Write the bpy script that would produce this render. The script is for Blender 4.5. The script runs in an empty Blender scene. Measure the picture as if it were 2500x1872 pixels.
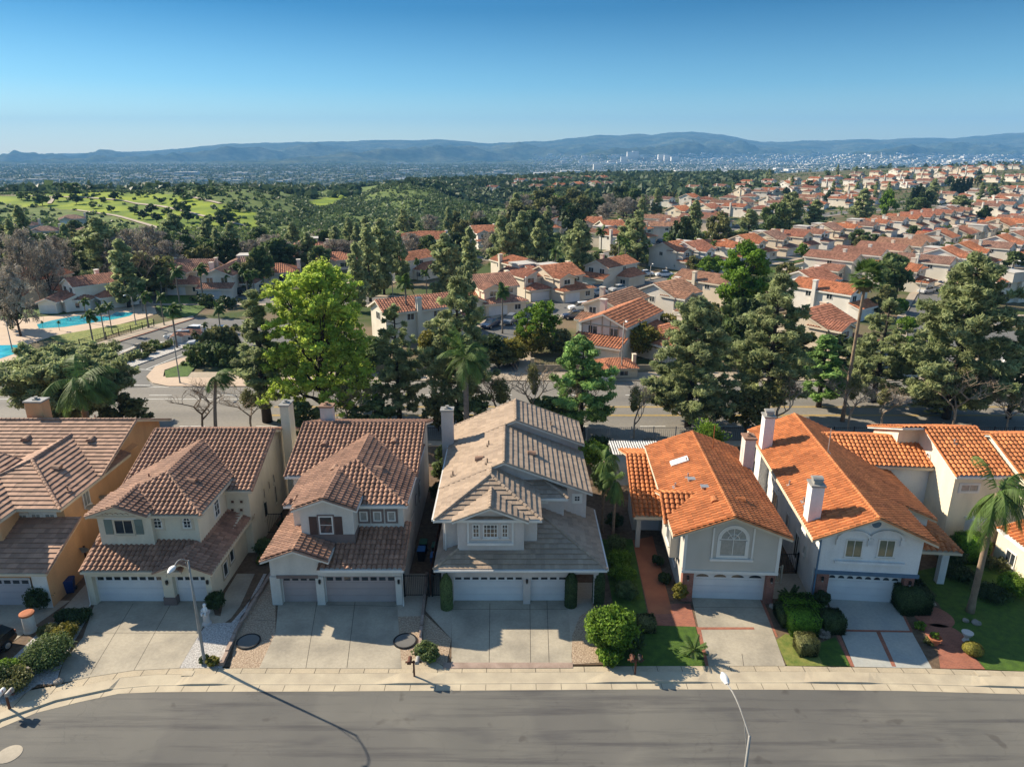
import bpy, bmesh, math, random
import numpy as np
from mathutils import Vector, Matrix
random.seed(7); RNG=np.random.default_rng(7)
S=bpy.context.scene; COL=S.collection
R=math.radians
# ---------------- camera ----------------
F=1730.0; PW,PH=2500.0,1872.0; PITCH=R(18.1); CH=30.6
cam=bpy.data.cameras.new('camera'); co=bpy.data.objects.new('camera',cam); COL.objects.link(co)
cam.sensor_fit='HORIZONTAL'; cam.sensor_width=36; cam.lens=36*F/PW; cam.clip_start=.5; cam.clip_end=60000
co.location=(0,0,CH); co.rotation_euler=(math.pi/2-PITCH,0,0); S.camera=co
# ---------------- world + sun ----------------
SUN_EL=R(31.6); SUN_AZ=R(298)     # azimuth clockwise from +Y
W=bpy.data.worlds.new('World'); S.world=W; W.use_nodes=True
nt=W.node_tree; nt.nodes.clear()
o=nt.nodes.new('ShaderNodeOutputWorld'); b=nt.nodes.new('ShaderNodeBackground'); sk=nt.nodes.new('ShaderNodeTexSky')
sk.sky_type='NISHITA'; sk.sun_disc=False; sk.sun_elevation=SUN_EL; sk.sun_rotation=SUN_AZ
sk.altitude=300; sk.air_density=1.0; sk.dust_density=.25; sk.ozone_density=4.0
b.inputs[1].default_value=.118
geo=nt.nodes.new('ShaderNodeTexCoord'); sx=nt.nodes.new('ShaderNodeSeparateXYZ'); nt.links.new(geo.outputs['Generated'],sx.inputs[0])
cr=nt.nodes.new('ShaderNodeValToRGB'); e=cr.color_ramp.elements; e[0].position=0; e[0].color=(.64,.68,.63,1); e[1].position=1; e[1].color=(1,.92,.78,1)
for pos,c_ in ((.025,(.61,.66,.61)),(.08,(.30,.475,.53)),(.17,(.058,.235,.33)),(.24,(.12,.36,.5)),(.42,(1,.92,.78)),(.6,(1.0,.92,.78))):
    q=e.new(pos); q.color=(*c_,1)
mxs=nt.nodes.new('ShaderNodeMix'); mxs.data_type='RGBA'; mxs.blend_type='MULTIPLY'; mxs.inputs[0].default_value=1
nt.links.new(sx.outputs[2],cr.inputs[0]); nt.links.new(sk.outputs[0],mxs.inputs[6]); nt.links.new(cr.outputs[0],mxs.inputs[7]); nt.links.new(mxs.outputs[2],b.inputs[0]); nt.links.new(b.outputs[0],o.inputs[0])
sl=bpy.data.lights.new('sun','SUN'); sl.energy=5.0; sl.angle=R(.5); sl.color=(1,.87,.68)
so=bpy.data.objects.new('sun',sl); COL.objects.link(so)
sd=Vector((math.sin(SUN_AZ)*math.cos(SUN_EL),math.cos(SUN_AZ)*math.cos(SUN_EL),math.sin(SUN_EL)))
so.rotation_euler=sd.to_track_quat('Z','Y').to_euler(); so.location=(0,0,60)
S.view_settings.view_transform='Standard'; S.view_settings.look='None'; S.view_settings.gamma=1
S.view_settings.exposure=1.0
cy=S.cycles; cy.max_bounces=5; cy.diffuse_bounces=3; cy.glossy_bounces=2; cy.transmission_bounces=3
cy.transparent_max_bounces=6; cy.volume_bounces=0; cy.use_denoising=True
cy.sample_clamp_indirect=4; cy.caustics_reflective=False; cy.caustics_refractive=False
HAZE=9.0e-5
# ---------------- pixel -> world helpers ----------------
KEYS={'P':(0,0,1),'V':(0,0,2212/2500),'1':(0,950,3.011),'2':(600,950,3.011),'3':(1000,950,3.011),'4':(1450,950,3.011),'5':(1850,950,3.011),
 'A1':(0,280,3.16),'A2':(600,280,3.16),'A3':(1200,280,3.16),'A4':(1800,280,3.16),
 'B1':(0,560,3.16),'B2':(600,560,3.16),'B3':(1200,560,3.16),'B4':(1800,560,3.16),
 'G1':(0,1400,2.765),'G2':(800,1400,2.765),'G3':(1600,1400,2.458)}
def ray(k,u,v):
    a,b_,s=KEYS[k]; x=a+u/s; y=b_+v/s
    dx=(x-PW/2)/F; dy=-(y-PH/2)/F
    return Vector((dx, math.cos(PITCH)+dy*math.sin(PITCH), -math.sin(PITCH)+dy*math.cos(PITCH)))
def G(k,u,v,z=0.0):
    d=ray(k,u,v); t=(z-CH)/d.z; return Vector((d.x*t,d.y*t,z))
def HZ(k,u,v,Y):
    d=ray(k,u,v); t=Y/d.y; return Vector((d.x*t,Y,CH+d.z*t))
# ---------------- object helpers ----------------
ORG={}
def thing(name,label,cat,loc=(0,0,0),rz=0,group=None):
    o=bpy.data.objects.new(name,None); COL.objects.link(o); o.empty_display_size=.3
    o.location=loc; o.rotation_euler=(0,0,rz); o['label']=label; o['category']=cat
    if group: o['group']=group
    ORG[o]=Matrix.Translation(Vector(loc))@Matrix.Rotation(rz,4,'Z')
    return o
def tag(o,label,cat,group=None,kind=None):
    if label: o['label']=label
    if cat: o['category']=cat
    if group: o['group']=group
    if kind: o['kind']=kind
    return o
KIDS={}
def link(name,me,parent=None,mat=None):
    o=bpy.data.objects.new(name,me); COL.objects.link(o)
    if mat and not me.materials: me.materials.append(mat)
    if parent: o.parent=parent; KIDS.setdefault(parent,[]).append(o)
    return o
def copy_tree(src,parent=None):
    c=src.copy(); COL.objects.link(c)
    if parent: c.parent=parent; KIDS.setdefault(parent,[]).append(c)
    for ch in list(KIDS.get(src,[])): copy_tree(ch,c)
    return c
class MB:
    def __init__(s): s.v=[]; s.f=[]
    def add(s,vs,fs):
        n=len(s.v); s.v+=[tuple(p) for p in vs]; s.f+=[tuple(i+n for i in f) for f in fs]; return s
    def box(s,x0,x1,y0,y1,z0,z1):
        return s.add([(x0,y0,z0),(x1,y0,z0),(x1,y1,z0),(x0,y1,z0),(x0,y0,z1),(x1,y0,z1),(x1,y1,z1),(x0,y1,z1)],
          [(0,3,2,1),(4,5,6,7),(0,1,5,4),(1,2,6,5),(2,3,7,6),(3,0,4,7)])
    def prism(s,poly,z0,z1):      # poly CCW list of xy
        n=len(poly); a=sum(poly[i][0]*poly[(i+1)%n][1]-poly[(i+1)%n][0]*poly[i][1] for i in range(n))
        if a<0: poly=poly[::-1]
        vs=[(p[0],p[1],z0) for p in poly]+[(p[0],p[1],z1) for p in poly]
        return s.add(vs,[tuple(range(n-1,-1,-1)),tuple(range(n,2*n))]+[(i,(i+1)%n,n+(i+1)%n,n+i) for i in range(n)])
    def tube(s,pts,rs,n=6,cap=True):
        pts=[Vector(p) for p in pts]
        if not hasattr(rs,'__len__'): rs=[rs]*len(pts)
        base=len(s.v); up=Vector((0,0,1))
        for i,p in enumerate(pts):
            d=(pts[min(i+1,len(pts)-1)]-pts[max(i-1,0)])
            if d.length<1e-6: d=Vector((0,0,1))
            d.normalize(); a=d.cross(up)
            if a.length<.05: a=d.cross(Vector((0,1,0)))
            a.normalize(); b=a.cross(d)
            for k in range(n):
                t=2*math.pi*k/n; s.v.append(tuple(p+(a*math.cos(t)+b*math.sin(t))*rs[i]))
        for i in range(len(pts)-1):
            for k in range(n):
                s.f.append((base+i*n+k,base+i*n+(k+1)%n,base+(i+1)*n+(k+1)%n,base+(i+1)*n+k))
        if cap:
            s.f.append(tuple(base+k for k in range(n-1,-1,-1))); s.f.append(tuple(base+(len(pts)-1)*n+k for k in range(n)))
        return s
    def lathe(s,prof,c=(0,0,0),n=16):
        base=len(s.v)
        for r,z in prof:
            for k in range(n):
                t=2*math.pi*k/n; s.v.append((c[0]+r*math.cos(t),c[1]+r*math.sin(t),c[2]+z))
        for i in range(len(prof)-1):
            for k in range(n): s.f.append((base+i*n+k,base+i*n+(k+1)%n,base+(i+1)*n+(k+1)%n,base+(i+1)*n+k))
        s.f.append(tuple(base+k for k in range(n-1,-1,-1))); s.f.append(tuple(base+(len(prof)-1)*n+k for k in range(n)))
        return s
    def mesh(s,name,mat=None,smooth=False):
        me=bpy.data.meshes.new(name); me.from_pydata(s.v,[],s.f); me.validate()
        if smooth: me.polygons.foreach_set('use_smooth',[True]*len(me.polygons))
        if mat: me.materials.append(mat)
        return me
    def build(s,name,mat,parent=None,smooth=False):
        return link(name,s.mesh(name,mat,smooth),parent)
    def world(s,parent):  # vertices are given in world space, bring them into the parent's frame
        inv=ORG[parent].inverted(); s.v=[tuple(inv@Vector(p)) for p in s.v]; return s
def np_mesh(name,V,Fq,mat,var=None,smooth=False):
    V=np.asarray(V,np.float32).reshape(-1,3); Fq=np.asarray(Fq,np.int32); k=Fq.shape[1]
    me=bpy.data.meshes.new(name); me.vertices.add(len(V)); me.vertices.foreach_set('co',V.ravel())
    me.loops.add(Fq.size); me.loops.foreach_set('vertex_index',Fq.ravel())
    me.polygons.add(len(Fq)); me.polygons.foreach_set('loop_start',np.arange(0,Fq.size,k,dtype=np.int32))
    if smooth: me.polygons.foreach_set('use_smooth',np.ones(len(Fq),bool))
    me.update(calc_edges=True)
    if var is not None:
        at=me.attributes.new('var','FLOAT','FACE'); at.data.foreach_set('value',np.asarray(var,np.float32))
    if mat: me.materials.append(mat)
    return me
# ---------------- materials ----------------
def newmat(name):
    m=bpy.data.materials.new(name); m.use_nodes=True; n=m.node_tree; b=n.nodes['Principled BSDF']; return m,n,b
def srgb(r,g,b):
    f=lambda c:(c/255/12.92 if c/255<=.04045 else ((c/255+.055)/1.055)**2.4)
    return (f(r),f(g),f(b))
def M(name,c1,c2=None,sc=1.0,rough=.85,bump=0,bsc=40,streak=None,var=0,fine=.15,fsc=30,spec=.3,metal=0,objcol=False,dist=.02,thr=None,trans=0):
    m,n,b=newmat(name); N=n.nodes.new; L=n.links.new
    c2=c2 or tuple(x*.8 for x in c1)
    tc=N('ShaderNodeTexCoord'); mp=N('ShaderNodeMapping'); L(tc.outputs['Object'],mp.inputs[0])
    if streak: mp.inputs['Scale'].default_value=streak
    no=N('ShaderNodeTexNoise'); no.inputs['Scale'].default_value=sc; no.inputs['Detail'].default_value=6; L(mp.outputs[0],no.inputs[0])
    rp=N('ShaderNodeValToRGB'); lo,hi=thr or (.35,.65); rp.color_ramp.elements[0].position=lo; rp.color_ramp.elements[1].position=hi
    rp.color_ramp.elements[0].color=(*c1,1); rp.color_ramp.elements[1].color=(*c2,1); L(no.outputs[0],rp.inputs[0])
    col=rp.outputs[0]
    def mul(col,fac_socket,amt):
        mr=N('ShaderNodeMapRange'); mr.inputs['To Min'].default_value=1-amt; mr.inputs['To Max'].default_value=1+amt; L(fac_socket,mr.inputs[0])
        mx=N('ShaderNodeMix'); mx.data_type='RGBA'; mx.blend_type='MULTIPLY'; mx.inputs[0].default_value=1
        L(col,mx.inputs[6]); L(mr.outputs[0],mx.inputs[7]); return mx.outputs[2]
    if fine:
        n2=N('ShaderNodeTexNoise'); n2.inputs['Scale'].default_value=fsc; n2.inputs['Detail'].default_value=3; L(tc.outputs['Object'],n2.inputs[0])
        col=mul(col,n2.outputs[0],fine*2)
    if var:
        at=N('ShaderNodeAttribute'); at.attribute_name='var'; col=mul(col,at.outputs['Fac'],var)
    if objcol:
        oi=N('ShaderNodeObjectInfo'); mx=N('ShaderNodeMix'); mx.data_type='RGBA'; mx.blend_type='MULTIPLY'; mx.inputs[0].default_value=1
        L(col,mx.inputs[6]); L(oi.outputs['Color'],mx.inputs[7]); col=mx.outputs[2]
    L(col,b.inputs['Base Color']); b.inputs['Roughness'].default_value=rough; b.inputs['Specular IOR Level'].default_value=spec; b.inputs['Metallic'].default_value=metal
    if bump:
        bn=N('ShaderNodeTexNoise'); bn.inputs['Scale'].default_value=bsc; bn.inputs['Detail'].default_value=4; L(tc.outputs['Object'],bn.inputs[0])
        bp=N('ShaderNodeBump'); bp.inputs['Strength'].default_value=bump; bp.inputs['Distance'].default_value=dist; L(bn.outputs[0],bp.inputs['Height']); L(bp.outputs[0],b.inputs['Normal'])
    if trans:
        tr=N('ShaderNodeBsdfTranslucent'); L(col,tr.inputs[0]); ms=N('ShaderNodeMixShader'); ms.inputs[0].default_value=trans
        L(b.outputs[0],ms.inputs[1]); L(tr.outputs[0],ms.inputs[2]); L(ms.outputs[0],n.nodes['Material Output'].inputs[0])
    return m
def brick(name,c1,c2,mortar,w=.22,h=.08,sc=1,flat=True):
    m,n,b=newmat(name); N=n.nodes.new; L=n.links.new
    tc=N('ShaderNodeTexCoord'); mp=N('ShaderNodeMapping'); L(tc.outputs['Object'],mp.inputs[0])
    if not flat: mp.inputs['Rotation'].default_value=(R(90),0,0)
    br=N('ShaderNodeTexBrick'); br.inputs['Color1'].default_value=(*c1,1); br.inputs['Color2'].default_value=(*c2,1); br.inputs['Mortar'].default_value=(*mortar,1)
    br.inputs['Scale'].default_value=sc; br.inputs['Brick Width'].default_value=w; br.inputs['Row Height'].default_value=h; br.inputs['Mortar Size'].default_value=.008
    L(mp.outputs[0],br.inputs[0])
    no=N('ShaderNodeTexNoise'); no.inputs['Scale'].default_value=1.2; no.inputs['Detail'].default_value=5; L(tc.outputs['Object'],no.inputs[0])
    mr=N('ShaderNodeMapRange'); mr.inputs['To Min'].default_value=.6; mr.inputs['To Max'].default_value=1.35; L(no.outputs[0],mr.inputs[0])
    mx=N('ShaderNodeMix'); mx.data_type='RGBA'; mx.blend_type='MULTIPLY'; mx.inputs[0].default_value=1; L(br.outputs[0],mx.inputs[6]); L(mr.outputs[0],mx.inputs[7])
    L(mx.outputs[2],b.inputs['Base Color']); b.inputs['Roughness'].default_value=.85
    return m
m_={}
def stucco(n,c): m_[n]=M(n,c,tuple(x*.80 for x in c),sc=.9,thr=(.42,.75),bump=.5,bsc=60,fine=.05,fsc=8,streak=(1,1,.35)); return m_[n]
stucco('peach',(.60,.345,.175)); stucco('cream',(.66,.59,.46)); stucco('warmcream',(.62,.54,.40)); stucco('white_stucco',(.66,.63,.56)); stucco('pinkwhite',(.58,.52,.48))
stucco('pale',(.60,.57,.52)); stucco('taupe',(.20,.15,.135)); stucco('tanwall',(.42,.35,.25)); stucco('bright_cream',(.74,.66,.50)); stucco('bluewhite',(.70,.70,.69))
m_['trim']=M('trim',(.70,.68,.64),(.62,.60,.56),rough=.6,fine=.04)
m_['creamtrim']=M('creamtrim',(.60,.52,.40),(.54,.46,.34),rough=.6,fine=.04)
m_['bluetrim']=M('bluetrim',(.10,.17,.25),rough=.6,fine=.04)
m_['siding']=M('siding',(.50,.47,.42),(.45,.42,.37),sc=.6,fine=.05)
def tilemat(n,c1,c2,var=.3): m_[n]=M(n,c1,c2,sc=.5,rough=.75,fine=.1,fsc=7,var=var*.75,bump=.2,bsc=30); return m_[n]
tilemat('tile_brown',(.34,.19,.125),(.25,.135,.09),.32)
tilemat('tile_rosy',(.38,.225,.15),(.30,.175,.12),.3)
tilemat('tile_grey',(.36,.27,.195),(.30,.225,.165),.2)
tilemat('tile_orange',(.52,.18,.058),(.38,.125,.042),.3)
tilemat('tile_orange2',(.54,.195,.068),(.41,.14,.05),.3)
tilemat('tile_far',(1,1,1),(.8,.78,.76),.3)
# far roofs take their own colour from each object
m_['tile_far']=M('tile_far',(1,1,1),(.78,.76,.74),sc=.35,fine=.25,fsc=3,var=.3,objcol=True)
m_['wall_far']=M('wall_far',(1,1,1),(.88,.87,.85),sc=.4,fine=.06,objcol=True)
m_['glass']=M('glass',(.02,.025,.03),(.04,.05,.06),rough=.08,spec=.8,fine=0)
m_['glass_blind']=M('glass_blind',(.30,.31,.29),(.22,.23,.22),sc=4,rough=.25,spec=.6,fine=0)
m_['glass_green']=M('glass_green',(.06,.09,.06),(.10,.13,.09),sc=2,rough=.1,spec=.8,fine=0)
m_['door_white']=M('door_white',(.66,.66,.66),(.60,.60,.61),sc=.7,rough=.5,fine=.04)
m_['door_taupe']=M('door_taupe',(.40,.33,.32),(.36,.30,.29),sc=.7,rough=.5,fine=.04)
m_['door_grey']=M('door_grey',(.42,.40,.42),(.38,.36,.38),sc=.7,rough=.5,fine=.04)
m_['shutter']=M('shutter',(.18,.22,.19),rough=.7); m_['shutter_brown']=M('shutter_brown',(.10,.06,.05),rough=.7)
m_['black_metal']=M('black_metal',(.012,.012,.013),rough=.5); m_['grey_metal']=M('grey_metal',(.30,.29,.27),(.24,.23,.21),rough=.5,spec=.5)
m_['galv']=M('galv',(.45,.45,.44),(.38,.38,.37),rough=.4,metal=.5)
m_['white_paint']=M('white_paint',(.75,.75,.73),rough=.5,fine=.03)
m_['darkwood']=M('darkwood',(.12,.05,.03),rough=.8)
m_['concrete']=M('concrete',(.42,.37,.29),(.33,.29,.23),sc=.35,fine=.10,fsc=6,bump=.15,bsc=50)
m_['drive']=M('drive',(.40,.355,.275),(.25,.225,.18),sc=.45,thr=(.38,.72),fine=.1,fsc=5,bump=.15,bsc=60)
m_['drive_cool']=M('drive_cool',(.34,.35,.33),(.42,.41,.36),sc=.5,fine=.1,fsc=5,bump=.15,bsc=60)
m_['sidewalk']=M('sidewalk',(.48,.40,.28),(.36,.305,.22),sc=.7,fine=.12,fsc=9,bump=.15,bsc=60,thr=(.3,.7))
m_['kerb']=M('kerb',(.50,.43,.31),(.40,.34,.25),sc=.8,fine=.1)
m_['joint']=M('joint',(.10,.085,.065),fine=.1)
m_['pave_far']=M('pave_far',(.40,.33,.25),(.34,.28,.21),sc=.2,fine=.1,fsc=2)
m_['arterial']=M('arterial',(.235,.215,.185),(.17,.158,.14),sc=.25,streak=(.12,1,1),fine=.12,fsc=3)
m_['street_far']=M('street_far',(.155,.15,.14),(.12,.117,.11),sc=.2,fine=.1,fsc=2)
m_['white_line']=M('white_line',(.7,.7,.66),(.5,.49,.46),sc=3); m_['yellow_line']=M('yellow_line',(.55,.36,.07),(.38,.27,.10),sc=3)
m_['gravel']=M('gravel',(.50,.39,.28),(.26,.18,.12),sc=9,fine=.3,fsc=25,bump=1,bsc=18,dist=.06)
m_['white_gravel']=M('white_gravel',(.62,.60,.57),(.30,.28,.26),sc=9,fine=.3,fsc=25,bump=1,bsc=18,dist=.08)
m_['soil']=M('soil',(.10,.065,.04),(.16,.11,.07),sc=3,fine=.3,bump=.6,bsc=15)
m_['lawn']=M('lawn',(.08,.15,.018),(.05,.10,.015),sc=2.2,fine=.35,fsc=25,bump=1,bsc=40,dist=.05)
m_['dry_lawn']=M('dry_lawn',(.24,.24,.06),(.12,.17,.03),sc=2.2,fine=.35,fsc=25,bump=1,bsc=40,dist=.05)
m_['brickpave']=brick('brickpave',(.34,.115,.065),(.25,.08,.05),(.32,.17,.11),.2,.1)
m_['brickwall']=brick('brickwall',(.28,.095,.06),(.19,.06,.04),(.30,.22,.18),.22,.08,flat=False)
m_['terracotta']=M('terracotta',(.42,.15,.07),(.34,.12,.06),sc=1,fine=.12)
m_['pool']=M('pool',(.02,.34,.46),(.06,.50,.58),sc=.5,rough=.06,spec=.6,fine=.15,fsc=1.5,bump=.5,bsc=2.5,dist=.08)
m_['pool_deck']=M('pool_deck',(.52,.40,.29),(.46,.35,.26),sc=.3,fine=.06,fsc=3)
m_['bin_blue']=M('bin_blue',(.012,.035,.14),rough=.4); m_['bin_lid']=M('bin_lid',(.02,.12,.35),rough=.4); m_['bin_green']=M('bin_green',(.02,.10,.05),rough=.4); m_['bin_black']=M('bin_black',(.01,.01,.012),rough=.5)
m_['stone']=M('stone',(.32,.28,.24),(.20,.18,.15),sc=3,bump=.8,bsc=8,dist=.05)
m_['flagstone']=M('flagstone',(.36,.27,.22),(.26,.19,.15),sc=1.5)
def leafmat(n,c1,c2,var=.5,tr=.25): m_[n]=M(n,c1,c2,sc=.35,rough=.6,fine=.2,fsc=2,var=var,trans=tr,spec=.2); return m_[n]
leafmat('pine_leaf',(.36,.40,.19),(.24,.285,.13),.55,.5); leafmat('pine_green',(.27,.42,.13),(.19,.32,.09),.55,.45); leafmat('scrub_leaf',(.13,.175,.07),(.08,.12,.05)); leafmat('wood_leaf',(.085,.12,.055),(.055,.085,.04)); leafmat('lime_leaf',(.50,.60,.11),(.36,.48,.07),tr=.5)
leafmat('bright_leaf',(.18,.29,.035),(.11,.20,.022),tr=.4); leafmat('olive_leaf',(.19,.19,.07),(.13,.14,.05),.5,.35); leafmat('dark_leaf',(.06,.09,.03),(.04,.065,.022))
leafmat('mid_leaf',(.15,.20,.07),(.10,.145,.05),.5,.35); leafmat('palm_leaf',(.13,.20,.05),(.08,.14,.035),.5,.4); leafmat('palm_dry',(.38,.27,.12),(.28,.20,.09)); leafmat('rust_leaf',(.25,.22,.04),(.15,.15,.03),.5,.35)
leafmat('topiary',(.14,.27,.02),(.09,.19,.015)); leafmat('bareleaf',(.36,.32,.26),(.27,.235,.19))
m_['bark']=M('bark',(.055,.042,.032),(.035,.027,.021),sc=3,fine=.2); m_['bark_pale']=M('bark_pale',(.26,.19,.13),(.18,.13,.09),sc=3,fine=.2); m_['bark_grey']=M('bark_grey',(.22,.19,.16),(.15,.13,.11),sc=2,fine=.2,streak=(1,1,8))
m_['twig']=M('twig',(.36,.28,.21),(.28,.21,.15),sc=3)
# ---------------- roads and ground near the houses ----------------
m,n,bb=newmat('asphalt'); N=n.nodes.new; L=n.links.new
tc=N('ShaderNodeTexCoord')
def noise(scale,det,st=None,rough=.5):
    x=N('ShaderNodeTexNoise'); x.inputs['Scale'].default_value=scale; x.inputs['Detail'].default_value=det; x.inputs['Roughness'].default_value=rough
    if st:
        mp=N('ShaderNodeMapping'); mp.inputs['Scale'].default_value=st; L(tc.outputs['Object'],mp.inputs[0]); L(mp.outputs[0],x.inputs[0])
    else: L(tc.outputs['Object'],x.inputs[0])
    return x.outputs[0]
def ramp(s,p0,c0,p1,c1):
    r=N('ShaderNodeValToRGB'); e=r.color_ramp.elements; e[0].position=p0; e[0].color=(*c0,1); e[1].position=p1; e[1].color=(*c1,1); L(s,r.inputs[0]); return r.outputs[0]
def mulc(a,b_):
    x=N('ShaderNodeMix'); x.data_type='RGBA'; x.blend_type='MULTIPLY'; x.inputs[0].default_value=1; L(a,x.inputs[6]); L(b_,x.inputs[7]); return x.outputs[2]
c=ramp(noise(.22,5),.3,(.138,.132,.118),.7,(.104,.101,.093))
c=mulc(c,ramp(noise(1.2,6,(.06,1,1),.65),.34,(.62,.62,.66),.50,(1.05,1.05,1.03)))   # tyre and seal streaks along the street
c=mulc(c,ramp(noise(.5,5,(.35,1,1)),.58,(1,1,1),.70,(.78,.78,.82)))
c=mulc(c,ramp(noise(30,3),.3,(.86,.86,.86),.7,(1.12,1.12,1.12)))
vo=N('ShaderNodeTexVoronoi'); vo.feature='DISTANCE_TO_EDGE'; vo.inputs['Scale'].default_value=.16
wp=N('ShaderNodeMix'); wp.data_type='VECTOR'; wp.inputs[0].default_value=.12; nx_=N('ShaderNodeTexNoise'); nx_.inputs['Scale'].default_value=.8; nx_.inputs['Detail'].default_value=5; L(tc.outputs['Object'],nx_.inputs[0])
va=N('ShaderNodeVectorMath'); va.operation='MULTIPLY_ADD'; va.inputs[1].default_value=(2.5,2.5,0); L(nx_.outputs['Color'],va.inputs[0]); L(tc.outputs['Object'],va.inputs[2]); L(va.outputs[0],vo.inputs['Vector'])
c=mulc(c,ramp(vo.outputs['Distance'],-.0,(.84,.84,.85),.004,(1,1,1)))          # fine cracks
c=mulc(c,ramp(noise(.09,3),.50,(1,1,1),.53,(.88,.88,.90)))                       # patched areas
c=mulc(c,ramp(noise(.7,2),.66,(1,1,1),.72,(.70,.68,.68)))                        # oil spots
L(c,bb.inputs['Base Color']); bb.inputs['Roughness'].default_value=.9; m_['asphalt']=m
def sheet(name,poly,z,mat,label=None,cat=None,kind='structure',thick=None):
    b=MB(); poly=[(p[0],p[1]) for p in poly]
    a=sum(poly[i][0]*poly[(i+1)%len(poly)][1]-poly[(i+1)%len(poly)][0]*poly[i][1] for i in range(len(poly)))
    if a<0: poly=poly[::-1]
    if thick: b.prism(poly,z-thick,z)
    else: b.add([(p[0],p[1],z) for p in poly],[tuple(range(len(poly)))])
    me=b.mesh(name,m_[mat])
    bm=bmesh.new(); bm.from_mesh(me); bmesh.ops.triangulate(bm,faces=bm.faces[:]); bm.to_mesh(me); bm.free()
    o=link(name,me); tag(o,label,cat,None,kind); return o
def px(k,pts,z=0): return [G(k,u,v,z) for u,v in pts]
# kerb line: outer gutter edge from left to right
gut=px('G1',[(-700,1420),(-300,1180),(0,1030),(240,930),(540,855),(800,800),(1050,790),(1500,787),(2212,785)])+px('G3',[(0,685),(900,688),(1500,695),(2212,715),(2700,740),(3400,800)])
top=px('G1',[(-700,1340),(-300,1120),(0,985),(370,855),(760,772),(1000,750),(1500,742),(2212,742)])+px('G3',[(0,648),(900,648),(1500,655),(2212,678),(2700,700),(3400,760)])
inn=px('G1',[(-700,1220),(-300,1010),(0,870),(180,790),(420,745),(610,690),(900,650),(1200,636),(2212,638)])+px('G3',[(0,553),(780,553),(1200,560),(1650,568),(2212,586),(2700,605),(3400,660)])
def strip(a,b): return a+b[::-1]
z_r=-.10
ROADY=0
road=[Vector((p.x,p.y+.25,0)) for p in gut]+[Vector((140,20,0)),Vector((140,-60,0)),Vector((-140,-60,0)),Vector((-140,10,0))]
sheet('street',road,z_r,'asphalt')
sheet('gutter',strip(gut,[p+Vector((0,.1,0)) for p in top]),z_r+.008,'kerb')
# kerb with rolled drops at the driveways: a lofted strip, top at 0
def kerb_h(x):   # kerb is full height between driveways
    full=[(-26,-19.4,-12.6),( -7.2,-6,-3.2),(7.2,11,13.4),(18.0,20.3,22),(30,40,90)]
    h=.02
    for a,c_,b_ in ((-20.6,-18.9,-17.0),(-8.2,-6.2,-4.2),(5.0,8.4,12.4),(17.5,20.2,22.6),(27.8,31,60)):
        if a<x<b_: h=max(h,.10*min(1,(x-a)/1.0,(b_-x)/1.0))
    if x<-24: h=.10
    return h
b=MB(); prev=None
for i in range(len(top)-1):
    K=14
    for j in range(K+(1 if i==len(top)-2 else 0)):
        t=j/K; p=top[i].lerp(top[i+1],t); q=inn[min(i,len(inn)-2)]
        h=kerb_h(p.x)
        b.v+= [(p.x,p.y,z_r),(p.x,p.y+.03,z_r+h+.005),(p.x,p.y+.17,z_r+h+.005),(p.x,p.y+.95,-.004)]
n_=len(b.v)//4
for i in range(n_-1):
    for k in range(3): b.f.append((i*4+k,(i+1)*4+k,(i+1)*4+k+1,i*4+k+1))
o=b.build('kerb',m_['kerb']); tag(o,None,None,None,'structure')
sheet('sidewalk',strip([p+Vector((0,.9,0)) for p in top],inn),-.002,'sidewalk')
# joints across the walk
b=MB()
def yat(line,x):
    for p,q in zip(line,line[1:]):
        if p.x<=x<=q.x: return p.y+(q.y-p.y)*(x-p.x)/(q.x-p.x)
    return line[-1].y
x=-32
while x<40:
    y0=yat(top,x)+.9; y1=yat(inn,x); b.box(x,x+.035,y0,y1,-.001,.002)
    b.box(x,x+.03,yat(gut,x)+.02,yat(top,x)-.02,z_r+.01,z_r+.012); x+=1.52+.0*random.random()
o=b.build('sidewalk_joints',m_['joint']); tag(o,None,None,None,'structure')
# driveways and yards
def S_(name,k,pts,z,mat): return sheet(name,px(k,pts),z,mat)
sheet('yard_ground',[(-62,26),(-62,72.6),(62,72.6),(62,30),(40,36.2)]+[(p.x,p.y+.15) for p in inn[::-1]],-.012,'soil')
S_('driveway','G1',[(385,745),(428,598),(560,430),(640,200),(640,150),(1420,150),(1450,280),(1560,300),(1520,330),(1380,340),(1350,400),(1210,637),(900,652),(600,698)],.012,'drive')
sheet('driveway',[(-45,37),(-33.2,37.6),(-31.7,43.5),(-45,43.6)],.012,'drive')
sheet('side_path',[(-31.6,42),(-29.9,42),(-30.6,56),(-32.2,56)],.008,'concrete')
S_('driveway','G1',[(1750,637),(1860,400),(1880,180),(2200,180),(2212,180),(2580,180),(2680,190),(2710,640)],.012,'drive')
S_('driveway','G2',[(835,615),(840,180),(1620,175),(1650,610)],.012,'drive')
S_('driveway','G3',[(310,553),(215,135),(630,140),(780,553)],.012,'drive')
S_('driveway','G3',[(1195,558),(1030,152),(1430,152),(1660,568)],.012,'drive_cool')
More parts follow.
